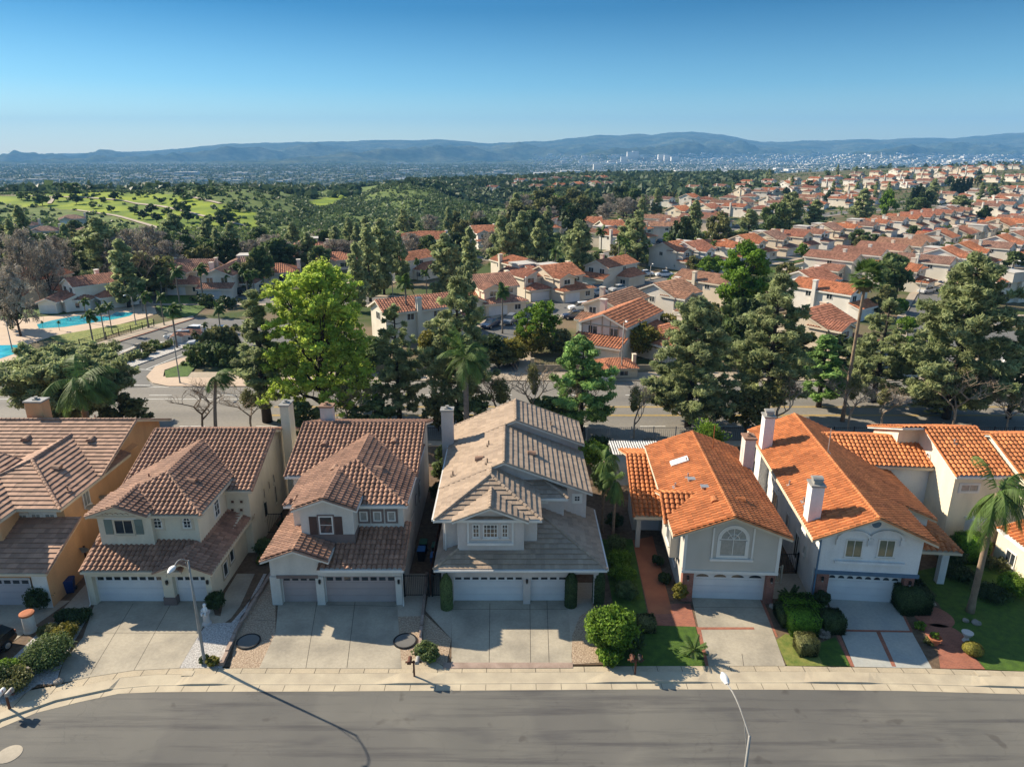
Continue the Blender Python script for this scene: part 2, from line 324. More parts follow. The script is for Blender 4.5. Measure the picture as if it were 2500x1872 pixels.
# gravel beds
S_('brick_band','G2',[(780,600),(1655,600),(1655,637),(780,640)],.019,'flagstone')
S_('gravel_bed','G1',[(1210,637),(1350,400),(1400,330),(1560,330),(1640,240),(1750,100),(1800,0),(1780,0),(1700,150),(1500,637)],.006,'white_gravel')
S_('gravel_bed','G1',[(432,585),(400,660),(385,745),(260,745),(90,860),(0,880),(-50,700),(330,330),(590,300)],.006,'white_gravel')
S_('gravel_bed','G1',[(1550,637),(1620,300),(1850,0),(1860,180),(1860,400),(1750,637)],.006,'gravel')
S_('gravel_bed','G2',[(395,637),(450,290),(640,280),(640,560),(480,590),(395,637)],.006,'gravel')
S_('gravel_bed','G2',[(640,260),(835,440),(800,630),(740,600),(640,560)],.006,'gravel')
S_('gravel_bed','G2',[(1650,610),(1640,250),(1790,180),(1830,600)],.006,'gravel')
S_('side_path','G2',[(455,290),(470,190),(540,0),(690,0),(640,285)],.010,'concrete')
S_('side_path','G2',[(660,250),(700,0),(770,0),(840,260),(835,440)],.010,'concrete')
S_('entry_path','G2',[(1625,250),(1620,60),(1790,60),(1780,230),(1700,290),(1650,420),(1645,600),(1625,600)],.010,'concrete')
S_('mailbox_pad','G2',[(390,640),(480,590),(640,560),(740,600),(800,640)],.004,'sidewalk')
S_('side_path','G1',[(1480,330),(1520,130),(1600,0),(1720,0),(1620,220),(1560,300)],.009,'drive')
# house-five garden
S_('lawn','G3',[(-260,553),(-260,300),(-60,310),(240,318),(305,553)],.010,'lawn')
sheet('side_garden',[(7.2,43.5),(7.4,52),(10.0,52),(9.2,37.5),(7.0,37.5)],.006,'lawn')
S_('brick_walk','4',[(285,1110),(430,1080),(580,1650),(405,1655)],.012,'terracotta')
S_('brick_walk','G3',[(70,180),(210,180),(245,318),(-5,310),(-60,140),(60,140)],.009,'brickpave')
S_('brick_band','G3',[(245,318),(270,322),(320,553),(300,553)],.016,'brickpave'); S_('brick_band','G3',[(262,322),(590,322),(595,335),(266,336)],.020,'brickpave')
S_('lawn','G3',[(720,400),(780,360),(1060,440),(1170,555),(790,552)],.008,'dry_lawn')
S_('garden_bed','G3',[(640,160),(900,165),(1040,210),(1100,400),(1170,555),(1000,500),(720,400)],.004,'soil')
S_('lawn','G3',[(950,430),(1080,380),(1170,553),(1010,552)],.013,'lawn')
S_('side_path','G3',[(690,150),(700,0),(880,0),(960,155)],.010,'concrete'); S_('side_path','G3',[(905,175),(960,160),(1030,165),(1040,250),(935,235)],.011,'concrete')
for pts in ([(1010,205),(1030,205),(1195,558),(1172,556)],[(1090,335),(1540,343),(1545,353),(1092,347)],[(1325,350),(1350,350),(1445,558),(1420,556)],[(1440,165),(1455,165),(1545,345),(1528,345)],[(625,150),(645,150),(735,380),(722,380)]):
    S_('brick_band','G3',pts,.024 if pts[0][0]==1090 else .018,'brickpave')
S_('lawn','G3',[(1480,0),(1700,180),(1850,480),(1930,510),(1980,573),(2212,585),(2900,625),(2900,300),(2450,60),(2100,-60),(1800,-60)],.006,'lawn')
S_('brick_walk','G3',[(1710,568),(1690,430),(1850,440),(1980,573)],.014,'brickpave')
S_('side_path','G3',[(1480,0),(1560,0),(1690,190),(1600,210),(1530,90)],.012,'concrete')
S_('garden_bed','G3',[(1530,260),(1650,350),(1720,450),(1710,568),(1660,568),(1545,350)],.009,'soil')
for (u,v,r) in ((1667,258,1.28),(1735,368,1.22)):
    p=G('G3',u,v); b=MB().lathe([(r,-.02),(r,.03),(r-.05,.04)],(p.x,p.y,0),36)
    o=b.build('brick_disc',m_['brickpave']); tag(o,'round red brick patio disc nearer the '+('palm trunk and garage' if u<1700 else 'kerb and clay pot'),'patio disc','round brick patio discs')
# rear yards
sheet('rear_yard',[(-20,62.4),(-20,71.6),(8,71.6),(8,62.4)],.004,'soil')
sheet('rear_patio',[(-19.7,62.4),(-19.7,68),(-17.3,68),(-17.3,62.4)],.012,'bluewhite')
sheet('rear_patio',[(8.3,62),(8.3,70),(16,70),(16,62)],.012,'concrete')
# driveway score joints
b=MB()
def jl(k,a,c_,z=.014,w=.035):
    p=G(k,*a); q=G(k,*c_); d=(q-p); d.normalize(); nn=Vector((-d.y,d.x,0))*w/2
    b.add([(p+nn)[:2]+(z,),(p-nn)[:2]+(z,),(q-nn)[:2]+(z,),(q+nn)[:2]+(z,)],[(0,1,2,3)])
for a,c_ in (((610,680),(900,200)),((905,650),(1150,210)),((640,400),(1340,400)),((2065,637),(2140,190)),((1715,310),(1860,320))): jl('G1',a,c_)
for a,c_ in (((1095,200),(1090,600)),((1365,190),(1370,600)),((1480,180),(1495,610)),((130,635),(185,190)),((0,210),(460,220)),((840,240),(1620,240)),((640,285),(640,560))): jl('G2',a,c_,.016)
for a,c_ in (((235,200),(650,205)),((530,553),(520,480))): jl('G3',a,c_)
o=b.build('driveway_joints',m_['joint']); tag(o,None,None,None,'structure')
b=MB()
# low dividing kerbs and edging
for k,pts,h,w,mt,lab in (('G1',[(1500,625),(1600,390),(1840,0)],.28,.22,'flagstone','low stone edging wall between the white and tan gravel beds'),
                  ('G2',[(620,560),(630,400),(670,0)],.22,.2,'flagstone','low stone edging wall between the two gravel beds left of the three-car garage')):
    P=[G(k,*q) for q in pts]; b=MB()
    for p,q in zip(P,P[1:]):
        nseg=max(1,int((q-p).length/.55)); d=(q-p).normalized(); nn=Vector((-d.y,d.x,0))*w/2
        for i in range(nseg):
            a=p.lerp(q,i/nseg); e=p.lerp(q,(i+.93)/nseg); hh=h*(.85+.3*random.random())
            b.prism([(a-nn)[:2],(a+nn)[:2],(e+nn)[:2],(e-nn)[:2]],0,hh)
    o=b.build('edging_wall',m_[mt]); tag(o,lab,'edging wall')
# ---------------- roof machinery ----------------
def clip(poly,a,b,c):   # keep a*x+b*y+c<=0
    out=[]
    for i in range(len(poly)):
        p,q=poly[i],poly[(i+1)%len(poly)]
        fp=a*p[0]+b*p[1]+c; fq=a*q[0]+b*q[1]+c
        if fp<=1e-7: out.append(p)
        if (fp<-1e-7 and fq>1e-7) or (fp>1e-7 and fq<-1e-7):
            t=fp/(fp-fq); out.append((p[0]+(q[0]-p[0])*t,p[1]+(q[1]-p[1])*t))
    r=[]
    for p in out:
        if not r or abs(p[0]-r[-1][0])+abs(p[1]-r[-1][1])>1e-4: r.append(p)
    if len(r)>1 and abs(r[0][0]-r[-1][0])+abs(r[0][1]-r[-1][1])<1e-4: r.pop()
    return r if len(r)>2 else []
def plane(pl):   # (dir,eave,z0,pitch) -> z = a x + b y + c
    d,e,z,p=pl
    return {'S':(0,p,z-p*e),'N':(0,-p,z+p*e),'W':(p,0,z-p*e),'E':(-p,0,z+p*e)}[d]
def split(rect,planes):
    x0,x1,y0,y1=rect; base=[(x0,y0),(x1,y0),(x1,y1),(x0,y1)]; P=[plane(p) for p in planes]; out=[]
    for i,pi in enumerate(P):
        poly=base
        for j,pj in enumerate(P):
            if i!=j and poly: poly=clip(poly,pi[0]-pj[0],pi[1]-pj[1],pi[2]-pj[2])
        out.append(poly)
    return P,out
def sheet_mesh(pl,poly,kind,V,Q,A):
    """tile courses over one roof plane; appended to V,Q,A"""
    d,e,z0,p=pl; a,b,c=plane(pl)
    up={'S':(0,1),'N':(0,-1),'W':(1,0),'E':(-1,0)}[d]; al=(-up[1],up[0])   # along-eave axis
    nl=1/math.sqrt(1+p*p); nrm=np.array([-a*nl,-b*nl,nl])
    us=[q[0]*al[0]+q[1]*al[1] for q in poly]; vs=[q[0]*up[0]+q[1]*up[1] for q in poly]
    ev=e*(up[0] if up[0] else up[1])
    course,w,prof,step=kind
    ch=course*nl; v0=ev; u0=math.floor(min(us)/w)*w; nu=int((max(us)-u0)/w)+1; k0=int((min(vs)-v0)/ch)-1; k1=int((max(vs)-v0)/ch)+1
    pu=np.array([t for t,_ in prof]); ph=np.array([h for _,h in prof]); m=len(prof)-1
    U=np.concatenate([u0+(i+pu[:-1])*w for i in range(nu)]+[[u0+nu*w]]); Hh=np.concatenate([ph[:-1]]*nu+[[ph[-1]]])
    bm=bmesh.new(); lay=bm.faces.layers.float.new('var'); lay2=bm.faces.layers.float['var']
    rows=[]
    ii=np.arange(nu*m+1)
    for k in range(k0,k1):
        va=max(v0+k*ch, v0-.03); vb=v0+(k+1)*ch
        if vb<v0+.001: continue
        jit=np.array([random.random() for _ in range(nu+1)])
        jt=np.repeat(jit[:nu],m); hj=np.append(jt,jt[-1])*.012
        rows.append((va,Hh+step+hj,None)); rows.append((vb,Hh+.0+hj,jt))
    allv=[]; 
    for v,h,_ in rows:
        X=U*al[0]+v*up[0]; Y=U*al[1]+v*up[1]; Z=a*X+b*Y+c
        allv.append(np.stack([X+nrm[0]*h,Y+nrm[1]*h,Z+nrm[2]*h],1))
    n=len(U); bv=[bm.verts.new(t) for t in np.concatenate(allv)] if allv else []
    for r in range(len(rows)-1):
        jt=rows[r+1][2]
        for i in range(n-1):
            f=bm.faces.new((bv[r*n+i],bv[r*n+i+1],bv[(r+1)*n+i+1],bv[(r+1)*n+i]))
            f[lay2]=(jt[i] if jt is not None else .0)
    cx=sum(q[0] for q in poly)/len(poly); cy_=sum(q[1] for q in poly)/len(poly)
    for i in range(len(poly)):
        q,s=poly[i],poly[(i+1)%len(poly)]; ex,ey=s[0]-q[0],s[1]-q[1]
        no=Vector((ey,-ex,0)); L_=no.length
        if L_<1e-5: continue
        no/=L_
        if (cx-q[0])*no.x+(cy_-q[1])*no.y>0: no=-no
        bmesh.ops.bisect_plane(bm,geom=bm.verts[:]+bm.edges[:]+bm.faces[:],plane_co=(q[0],q[1],0),plane_no=no,clear_outer=True)
    bm.verts.index_update(); off=len(V)
    V.extend([tuple(v.co) for v in bm.verts])
    for f in bm.faces: Q.append(tuple(v.index+off for v in f.verts)); A.append(f[lay2])
    bm.free()
S_TILE=(.43,.36,[(0,0),(.12,.06),(.35,.12),(.5,.13),(.65,.12),(.88,.06),(1,0)],.07)
S_BIG=(.46,.38,[(0,0),(.12,.06),(.35,.13),(.65,.13),(.88,.06),(1,0)],.07)
FLAT=(.44,.33,[(0,.0),(.94,.0),(1,-.01)],.068)
BARREL=(.42,.34,[(0,0),(.1,.05),(.3,.115),(.5,.13),(.7,.115),(.9,.05),(1,0)],.05)
FARK=(.62,.5,[(0,0),(.5,.12),(1,0)],.05)
def cap_line(V,Q,A,p,q,r=.13,n=6,seg=.38):
    p=Vector(p); q=Vector(q); L_=(q-p).length
    if L_<.3: return
    d=(q-p)/L_
    if d.z<-.01: p,q=q,p; d=-d
    k=max(1,int(L_/seg)); side=d.cross(Vector((0,0,1))); side.normalize(); up=side.cross(d)
    for i in range(k):
        a=p+d*(L_*i/k); b=p+d*(L_*(i+1)/k+.03); off=len(V); va=random.random()
        for c_,rr in ((a,r*1.12),(b,r*.9)):
            for j in range(n):
                t=math.pi*j/(n-1); V.append(tuple(c_+side*math.cos(t)*rr+up*(math.sin(t)*rr-.015)))
        for j in range(n-1): Q.append((off+j,off+j+1,off+n+j+1,off+n+j)); A.append(va)
        Q.append(tuple(off+j for j in range(n))); A.append(va)
def make_roof(parent,secs,kind,mat,fascia,org=(0,0),thick=.2,norake=(),caps=True,name='roof'):
    V,Q,A=[],[],[]; deck=MB()
    for rect,planes in secs:
        P,polys=split(rect,planes)
        for i,(pl,poly) in enumerate(zip(planes,polys)):
            if not poly: continue
            sheet_mesh(pl,poly,kind,V,Q,A)
            a,b,c=P[i]; z=lambda q:a*q[0]+b*q[1]+c
            n=len(poly); deck.add([(q[0],q[1],z(q)-.01) for q in poly]+[(q[0],q[1],z(q)-thick) for q in poly],
                [tuple(range(n)),tuple(range(2*n-1,n-1,-1))]+[(k,n+k,n+(k+1)%n,(k+1)%n) for k in range(n)])
            if caps:
              for k in range(n):
                q,s=poly[k],poly[(k+1)%n]; zq,zs=z(q),z(s)
                mid=((q[0]+s[0])/2,(q[1]+s[1])/2)
                shared=False
                for j,pj in enumerate(P):
                    if j!=i and abs(pj[0]*mid[0]+pj[1]*mid[1]+pj[2]-z(mid))<1e-4:
                        shared=True
                        if j>i: cap_line(V,Q,A,(q[0],q[1],zq+.03),(s[0],s[1],zs+.03))
                if not shared and abs(zq-zs)>.05:
                    cap_line(V,Q,A,(q[0],q[1],zq+.01),(s[0],s[1],zs+.01),r=.10)
    V=[(v[0]-org[0],v[1]-org[1],v[2]) for v in V]; deck.v=[(v[0]-org[0],v[1]-org[1],v[2]) for v in deck.v]
    me=bpy.data.meshes.new(name); me.from_pydata(V,[],Q); at=me.attributes.new('var','FLOAT','FACE'); at.data.foreach_set('value',np.array(A,np.float32))
    me.materials.append(mat); ro=link(name,me,parent)
    fa=deck.build('fascia',fascia,ro)
    return ro
def wallvol(mb,rect,z0,planes,drop=.19,org=(0,0)):
    P,polys=split(rect,planes)
    for p,poly in zip(P,polys):
        if not poly: continue
        n=len(poly); z=[p[0]*q[0]+p[1]*q[1]+p[2]-drop for q in poly]
        mb.add([(q[0]-org[0],q[1]-org[1],z0) for q in poly]+[(q[0]-org[0],q[1]-org[1],zz) for q,zz in zip(poly,z)],
          [tuple(range(n-1,-1,-1)),tuple(range(n,2*n))]+[(k,(k+1)%n,n+(k+1)%n,n+k) for k in range(n)])
# face frames: local axes (along, outward)
FACES={'S':(Vector((1,0,0)),Vector((0,-1,0))),'E':(Vector((0,1,0)),Vector((1,0,0))),'W':(Vector((0,-1,0)),Vector((-1,0,0))),'N':(Vector((-1,0,0)),Vector((0,1,0)))}
def on_face(parent,face,val,k,u,v):
    inv=ORG[parent].inverted(); o=inv@Vector((0,0,CH)); d=(inv.to_3x3())@ray(k,u,v)
    i=1 if face in 'SN' else 0
    t=(val-o[i])/d[i]; return o+d*t
def orient(mb,face,c):
    al,out=FACES[face]; mb.v=[tuple(Vector(c)+al*p[0]+out*p[1]+Vector((0,0,p[2]))) for p in mb.v]; return mb
def window(parent,face,c,w,h,frame='trim',glass='glass',nx=2,nz=1,fw=.09,out=.06,sill=True,arch=False,surround=0,smat=None,mw=.04):
    """c = local centre on the wall face"""
    fr=MB(); hw,hh=w/2,h/2
    for a,b_,c0,c1 in ((-hw,hw,hh-fw,hh),(-hw,hw,-hh,-hh+fw),(-hw,-hw+fw,-hh+fw,hh-fw),(hw-fw,hw,-hh+fw,hh-fw)):
        if arch and c0==hh-fw: continue
        fr.box(a,b_,0,out,c0,c1)
    for i in range(1,nx): x=-hw+w*i/nx; fr.box(x-mw/2,x+mw/2,.0,out-.015,-hh+fw,hh-(0 if arch else fw))
    for i in range(1,nz): z=-hh+h*i/nz; fr.box(-hw+fw,hw-fw,.0,out-.018,z-mw/2,z+mw/2)
    pane=MB()
    if arch:
        N_=14; r=hw; pts=[(-hw,-hh)]+[(hw,-hh)]+[(r*math.cos(math.pi*i/N_),hh+r*math.sin(math.pi*i/N_)) for i in range(N_+1)]
        pane.add([(p[0],.02,p[1]) for p in pts]+[(p[0],.0,p[1]) for p in pts],[tuple(range(len(pts)))]+[(i,(i+1)%len(pts),len(pts)+(i+1)%len(pts),len(pts)+i) for i in range(len(pts))])
        for i in range(N_):
            t0,t1=math.pi*i/N_,math.pi*(i+1)/N_; q=[]
            for rr,yy in ((r,0),(r,out),(r-fw,out),(r-fw,0)):
                for t in (t0,t1): q.append((rr*math.cos(t),yy,hh+rr*math.sin(t)))
            fr.add(q,[(0,1,3,2),(2,3,5,4),(4,5,7,6)])
        fr.box(-hw,hw,0,out-.01,hh-.03,hh+.03)
        if w>1.5:
            for t in (.3,.5,.7):
                a=math.pi*t; fr.tube([(0,.035,hh),((r-.05)*math.cos(a),.035,hh+(r-.05)*math.sin(a))],.03,4)
            fr.tube([(r*.42*math.cos(math.pi*i/8),.035,hh+r*.42*math.sin(math.pi*i/8)) for i in range(9)],.03,4)
        else: fr.box(-.02,.02,.0,out-.02,hh,hh+r-.05)
    else: pane.box(-hw+.02,hw-.02,0,.02,-hh+.02,hh-.02)
    f=orient(fr,face,c).build('window',m_[frame],parent)
    orient(pane,face,c).build('pane',m_[glass],f)
    if surround:
        s=surround; b=MB(); 
        for a,b_,c0,c1 in ((-hw-s,hw+s,hh,hh+s),(-hw-s,hw+s,-hh-s,-hh),(-hw-s,-hw,-hh,hh),(hw,hw+s,-hh,hh)):
            if arch and c0==hh: continue
            b.box(a,b_,0,.045,c0,c1)
        if arch:
            for i in range(12):
                t0,t1=math.pi*i/12,math.pi*(i+1)/12; q=[]
                for rr,yy in ((hw+s,0),(hw+s,.045),(hw,.045),(hw,0)):
                    for t in (t0,t1): q.append((rr*math.cos(t),yy,hh+rr*math.sin(t)))
                b.add(q,[(0,1,3,2),(2,3,5,4),(4,5,7,6)])
        orient(b,face,c).build('surround',m_[smat or frame],f)
    elif sill:
        orient(MB().box(-hw-.06,hw+.06,0,out+.05,-hh-.08,-hh-.002),face,c).build('sill',m_[frame],f)
    return f
def win_px(parent,face,val,k,r,**kw):   # window covering this rectangle of the photograph on the wall plane
    a=on_face(parent,face,val,k,r[0],r[3]); b=on_face(parent,face,val,k,r[2],r[1])
    c=(a+b)/2
    if face in 'SN': c[1]=val; w=abs(b.x-a.x)
    else: c[0]=val; w=abs(b.y-a.y)
    return window(parent,face,c,w,max(.2,abs(b.z-a.z)),**kw)
def garage_door(parent,x0,x1,y,z1=2.15,mat='door_white',nw=8,label=None,grooves=4,fan=False):
    b=MB(); h=z1/grooves
    for i in range(grooves): b.box(x0,x1,y,y+.05,.012+i*h,i*h+h-.01)
    b.box(x0,x1,y+.02,y+.06,.012,z1)
    d=b.build('garage_door',m_[mat],parent)
    if label: d['label']=label
    w=(x1-x0)/nw; p=MB()
    for i in range(nw):
        xx=x0+w*(i+.5); ww=w*.36
        if fan:
            pts=[(xx-ww,z1-.34)]+[(xx+ww*math.cos(math.pi*t/6),z1-.34+.2*math.sin(math.pi*t/6)) for t in range(7)][::1]
            pts=[(xx+ww*math.cos(math.pi*t/8),z1-.36+.22*math.sin(math.pi*t/8)) for t in range(9)]
            n=len(pts); p.add([(q[0],y-.008,q[1]) for q in pts],[tuple(range(n-1,-1,-1))])
        else: p.box(xx-ww,xx+ww,y-.012,y-.002,z1-.40,z1-.13)
    p.build('door_windows',m_['glass'],d)
    fr=MB().box(x0-.08,x0-.003,y-.05,y+.04,0,z1+.08).box(x1+.003,x1+.08,y-.05,y+.04,0,z1+.08).box(x0-.003,x1+.003,y-.05,y+.04,z1+.004,z1+.08)
    fr.build('door_frame',m_['trim'],d)
    return d
def chimney(parent,x,y,z0,z1,w,d,wall,capm='grey_metal',roofpart=None,cap='flat'):
    b=MB().box(x-w/2,x+w/2,y-d/2,y+d/2,z0,z1)
    c=b.build('chimney',m_[wall],parent)
    k=MB().box(x-w/2-.08,x+w/2+.08,y-d/2-.08,y+d/2+.08,z1+.003,z1+.14)
    if cap=='flat': k.box(x-.22,x+.22,y-.22,y+.22,z1+.14,z1+.22).lathe([(.13,.2),(.13,.34),(.17,.36),(.17,.4)],(x,y,z1),10)
    else:
        k.box(x-w*.32,x+w*.32,y-d*.34,y+d*.34,z1+.14,z1+.42)
        N_=6; k.add([(x+s*w*.42,y+d*.36*math.cos(math.pi*i/N_),z1+.42+.22*math.sin(math.pi*i/N_)) for s in (-1,1) for i in range(N_+1)],
          [tuple(range(N_+1)),tuple(range(2*N_+1,N_,-1))]+[(i,N_+1+i,N_+2+i,i+1) for i in range(N_)])
    k.build('chimney_cap',m_[capm],c)
    return c
def vent(ro,planes,x,y,mat,kind='dormer',org=(0,0),face='S'):
    z=min(a*x+b*y+c for a,b,c in (plane(p) for p in planes)); x-=org[0]; y-=org[1]
    if kind=='dormer':   # low eyebrow vent
        b=MB(); N_=6; dx,dy={'S':(0,-1),'E':(1,0),'W':(-1,0)}[face]; ax,ay=-dy,dx
        fr=[(x+dx*.32+ax*.34*math.cos(math.pi*i/N_),y+dy*.32+ay*.34*math.cos(math.pi*i/N_),z+.0+.26*math.sin(math.pi*i/N_)+.02) for i in range(N_+1)]
        bk=[(x-dx*.35+ax*.25*math.cos(math.pi*i/N_),y-dy*.35+ay*.25*math.cos(math.pi*i/N_),z+.08+.26*math.sin(math.pi*i/N_)) for i in range(N_+1)]
        b.add(fr+bk,[tuple(range(N_+1)),tuple(range(2*N_+1,N_,-1))]+[(i,i+1,N_+2+i,N_+1+i) for i in range(N_)])
        b.build('roof_vent',mat,ro)
    elif kind=='box': MB().box(x-.25,x+.25,y-.2,y+.2,z-.05,z+.22).box(x-.3,x+.3,y-.25,y+.25,z+.22,z+.26).build('roof_vent',mat,ro)
    else: MB().tube([(x,y,z-.1),(x,y,z+(.45 if kind=='pipe' else 2.2))],.06 if kind=='pipe' else .035,8).box(x-.2,x+.2,y-.2,y+.2,z+.02,z+.1).build('vent_pipe',mat,ro)
def shutter_pair(win,face,c,w,h,mat,sw=.45,gap=.12):
    for s in (-1,1):
        x=s*(w/2+gap+sw/2); b=MB().box(x-sw/2,x+sw/2,0,.05,-h/2,h/2)
        for i in range(8): z=-h/2+.06+i*(h-.1)/8; b.box(x-sw/2+.05,x+sw/2-.05,.05,.065,z,z+(h-.1)/8*.6)
        orient(b,face,c).build('shutter',m_[mat],win)
# ---------------- the seven houses of the front row ----------------
# --- house 1 (peach, far left) ---
O=(-38,43); h=thing('house','peach stucco house with flat rosy roof tiles at the left edge of the front row','house',(O[0],O[1],0))
p=.38
lo=((-46,-32.0,42.2,46.9),[('S',42.2,3.05,.38)])
wing=((-42.2,-32.75,46.0,56.0),[('W',-42.2,5.95,p),('E',-32.75,5.95,p),('S',46.0,5.95,p)])
main=((-46,-32.7,51.4,63.5),[('S',51.4,6.05,p),('N',64.0,6.05,p)])
left=((-47,-36.0,44.2,52),[('W',-47,5.95,p),('E',-36.0,5.95,p),('S',44.2,5.95,p)])
ro=make_roof(h,[lo,wing,main,left],FLAT,m_['tile_rosy'],m_['creamtrim'],O)
b=MB(); wallvol(b,(-45.8,-32.45,43.25,46.88),0,lo[1],org=O); wallvol(b,(-45.8,-33.15,46.9,58),0,wing[1],org=O); wallvol(b,(-45.8,-33.6,52,63),0,main[1],org=O)
wallvol(b,(-46.5,-36.5,44.8,47),0,left[1],org=O)
b.box(-33.5-O[0],-32.43-O[0],-.3,.25,0,2.9).box(-46-O[0],-33.5-O[0],-.3,.25,2.45,2.9)
b.build('wall',m_['peach'],h)
MB().box(-33.45-O[0],-32.41-O[0],-.34,-.3,0,2.9).build('corner_trim',m_['trim'],h)
MB().box(-43.6-O[0],-33.12-O[0],46.7-O[1],46.9-O[1],4.55,4.75).build('band',m_['trim'],h)
garage_door(h,-38.9-O[0],-33.9-O[0],.0,mat='door_grey',nw=8)
for r in ((140,915,200,985),(240,910,300,985),(340,910,405,985)): win_px(h,'S',46.9-O[1],'1',r,nx=2,nz=2,surround=.1,glass='glass_blind')
for r in ((905,510,965,600),):
    c=on_face(h,'E',-33.6-O[0],'1',935,545); window(h,'E',c,1.5,1.25,nx=2,glass='glass_green')
c=on_face(h,'E',-33.6-O[0],'1',770,665); window(h,'E',c,.5,.9,nx=1)
c=on_face(h,'E',-33.15-O[0],'1',632,800); window(h,'E',c,.9,1.3,nx=2,glass='glass_blind')
chimney(h,-42.0-O[0],59.0-O[1],6,9.7,1.5,1.1,'peach')
for x,y in ((-40.9,55.3),(-35.4,55.2)): vent(ro,main[1],x,y,m_['tile_rosy'],'dormer',O)
vent(ro,wing[1],-35.6,50.6,m_['tile_rosy'],'dormer',O,'E'); vent(ro,wing[1],-33.5,48.3,m_['tile_rosy'],'pipe',O); vent(ro,main[1],-36.4,57.9,m_['tile_rosy'],'pipe',O)
# --- house 2 (cream, shutters) ---
O=(-25.5,43); h=thing('house','cream stucco house with grey-green shutters and brown barrel tiles behind the lamp post','house',(O[0],O[1],0))
lo=((-29.9,-22.9,42.5,45.6),[('S',42.5,3.0,.40)]); log=((-24.7,-20.6,42.2,50.6),[('W',-24.7,3.05,.42),('E',-20.6,3.0,.42)])
wing=((-29.8,-21.9,44.5,56),[('W',-29.8,6.25,p),('E',-21.9,6.25,p),('S',44.5,6.25,p)])
bay=((-29.75,-25.4,44.0,47.5),[('W',-29.75,6.45,.36),('E',-25.4,6.45,.36)])
main=((-30.3,-20.1,49.4,62.2),[('S',49.4,5.7,.385),('N',62.4,5.7,.385)])
ro=make_roof(h,[lo,log,wing,bay,main],S_TILE,m_['tile_brown'],m_['creamtrim'],O)
b=MB(); wallvol(b,(-29.85,-21.2,43.5,50.6),0,[('S',42.5,3.0,.1)],org=O); wallvol(b,(-24.2,-21.18,43.0,50.58),2.3,log[1],org=O)
wallvol(b,(-29.3,-22.4,44.95,50.8),0,wing[1],org=O); wallvol(b,(-29.28,-25.5,44.55,46),3.3,bay[1],org=O)
wallvol(b,(-29.8,-20.6,52.0,61.8),0,main[1],org=O); wallvol(b,(-22.38,-20.6,49.9,52.0),2.35,main[1],org=O)
b.box(-21.2-O[0],-20.6-O[0],6.9,9.02,0,2.35)
for x0,x1 in ((-29.95,-29.5),(-24.6,-23.85),(-21.55,-21.16)): b.box(x0-O[0],x1-O[0],0,.52,0,2.3)
b.box(-29.95-O[0],-24.22-O[0],0,.52,2.3,2.82)
b.build('wall',m_['cream'],h)
MB().box(-24.68-O[0],-23.78-O[0],-.06,.5,0,.62).build('pier_base',m_['taupe'],h)
garage_door(h,-29.45-O[0],-24.68-O[0],.45,label='wide white two-car garage door'); garage_door(h,-23.78-O[0],-21.6-O[0],.45,nw=4,label='narrow white one-car garage door')
yb=44.55-O[1]; w=win_px(h,'S',yb,'1',(850,955,975,1065),nx=2,nz=1,frame='creamtrim'); 
c=on_face(h,'S',yb,'1',912,1010); shutter_pair(w,'S',c,1.3,1.15,'shutter',.55,.15)
MB().box(-28.7-O[0],-26.5-O[0],yb-.07,yb-.002,6.0,6.08).build('eyebrow',m_['trim'],h)
for r in ((1132,965,1190,1022),(1350,965,1405,1020)): win_px(h,'S',44.95-O[1],'1',r,nx=2,nz=2,arch=True,surround=.16,smat='creamtrim')
for u in (1710,1775):
    for v in (825,885): win_px(h,'S',49.9-O[1],'1',(u-17,v-17,u+17,v+17),nx=1,frame='creamtrim',glass='darkwood',sill=False)
for u,v,ww,hh in ((1975,705,.45,.9),(2010,655,.45,.9),(1940,770,.4,1.2),(1950,870,.9,1.7),(2025,770,.5,1.7)):
    c=on_face(h,'E',-20.6-O[0],'1',u,v); window(h,'E',c,ww,hh,nx=1,frame='creamtrim')
for v in (1050,): 
    c=on_face(h,'E',-22.4-O[0],'1',1590,865); window(h,'E',c,.9,1.5,nx=2,nz=3,surround=.08)
for u,v in ((1655,1320),(1700,1215)): c=on_face(h,'E',-21.2-O[0],'1',u,v); window(h,'E',c,.8,1.2,nx=1,surround=.12,smat='tanwall')
chimney(h,-19.7-O[0],58.2-O[1],0,9.7,.75,1.4,'cream')
vent(ro,wing[1],-24.0,48.2,m_['tile_brown'],'dormer',O,'E'); vent(ro,wing[1],-27.3,48.5,m_['tile_brown'],'pipe',O); vent(ro,wing[1],-22.6,46.2,m_['tile_brown'],'pipe',O); vent(ro,wing[1],-25.6,52,m_['tile_brown'],'pipe',O)
# --- house 3 (taupe trim, brown shutters) ---
O=(-12.4,43); h=thing('house','white stucco house with dark brown shutters, taupe window trim and brown barrel tiles','house',(O[0],O[1],0))
lo=((-13.4,-7.5,42.5,46.5),[('S',42.5,3.15,.375)]); log=((-17.3,-12.6,42.35,51.4),[('W',-17.3,3.9,.37),('E',-12.6,3.9,.37)])
wing=((-16.4,-7.5,45.5,56.5),[('W',-16.4,6.5,.36),('E',-7.5,6.5,.36),('S',45.5,6.5,.36)])
bay=((-15.4,-10.8,44.1,49.4),[('W',-15.4,6.9,.37),('E',-10.8,6.9,.37)])
main=((-17.8,-7.45,50.4,62.3),[('S',50.4,6.45,.345),('N',62.6,6.45,.345)])
ro=make_roof(h,[lo,log,wing,bay,main],S_TILE,m_['tile_brown'],m_['trim'],O)
b=MB(); wallvol(b,(-16.95,-7.85,43.45,50),0,[('S',42.5,3.1,.05)],org=O); wallvol(b,(-16.9,-13.0,43.0,50),2.35,log[1],org=O)
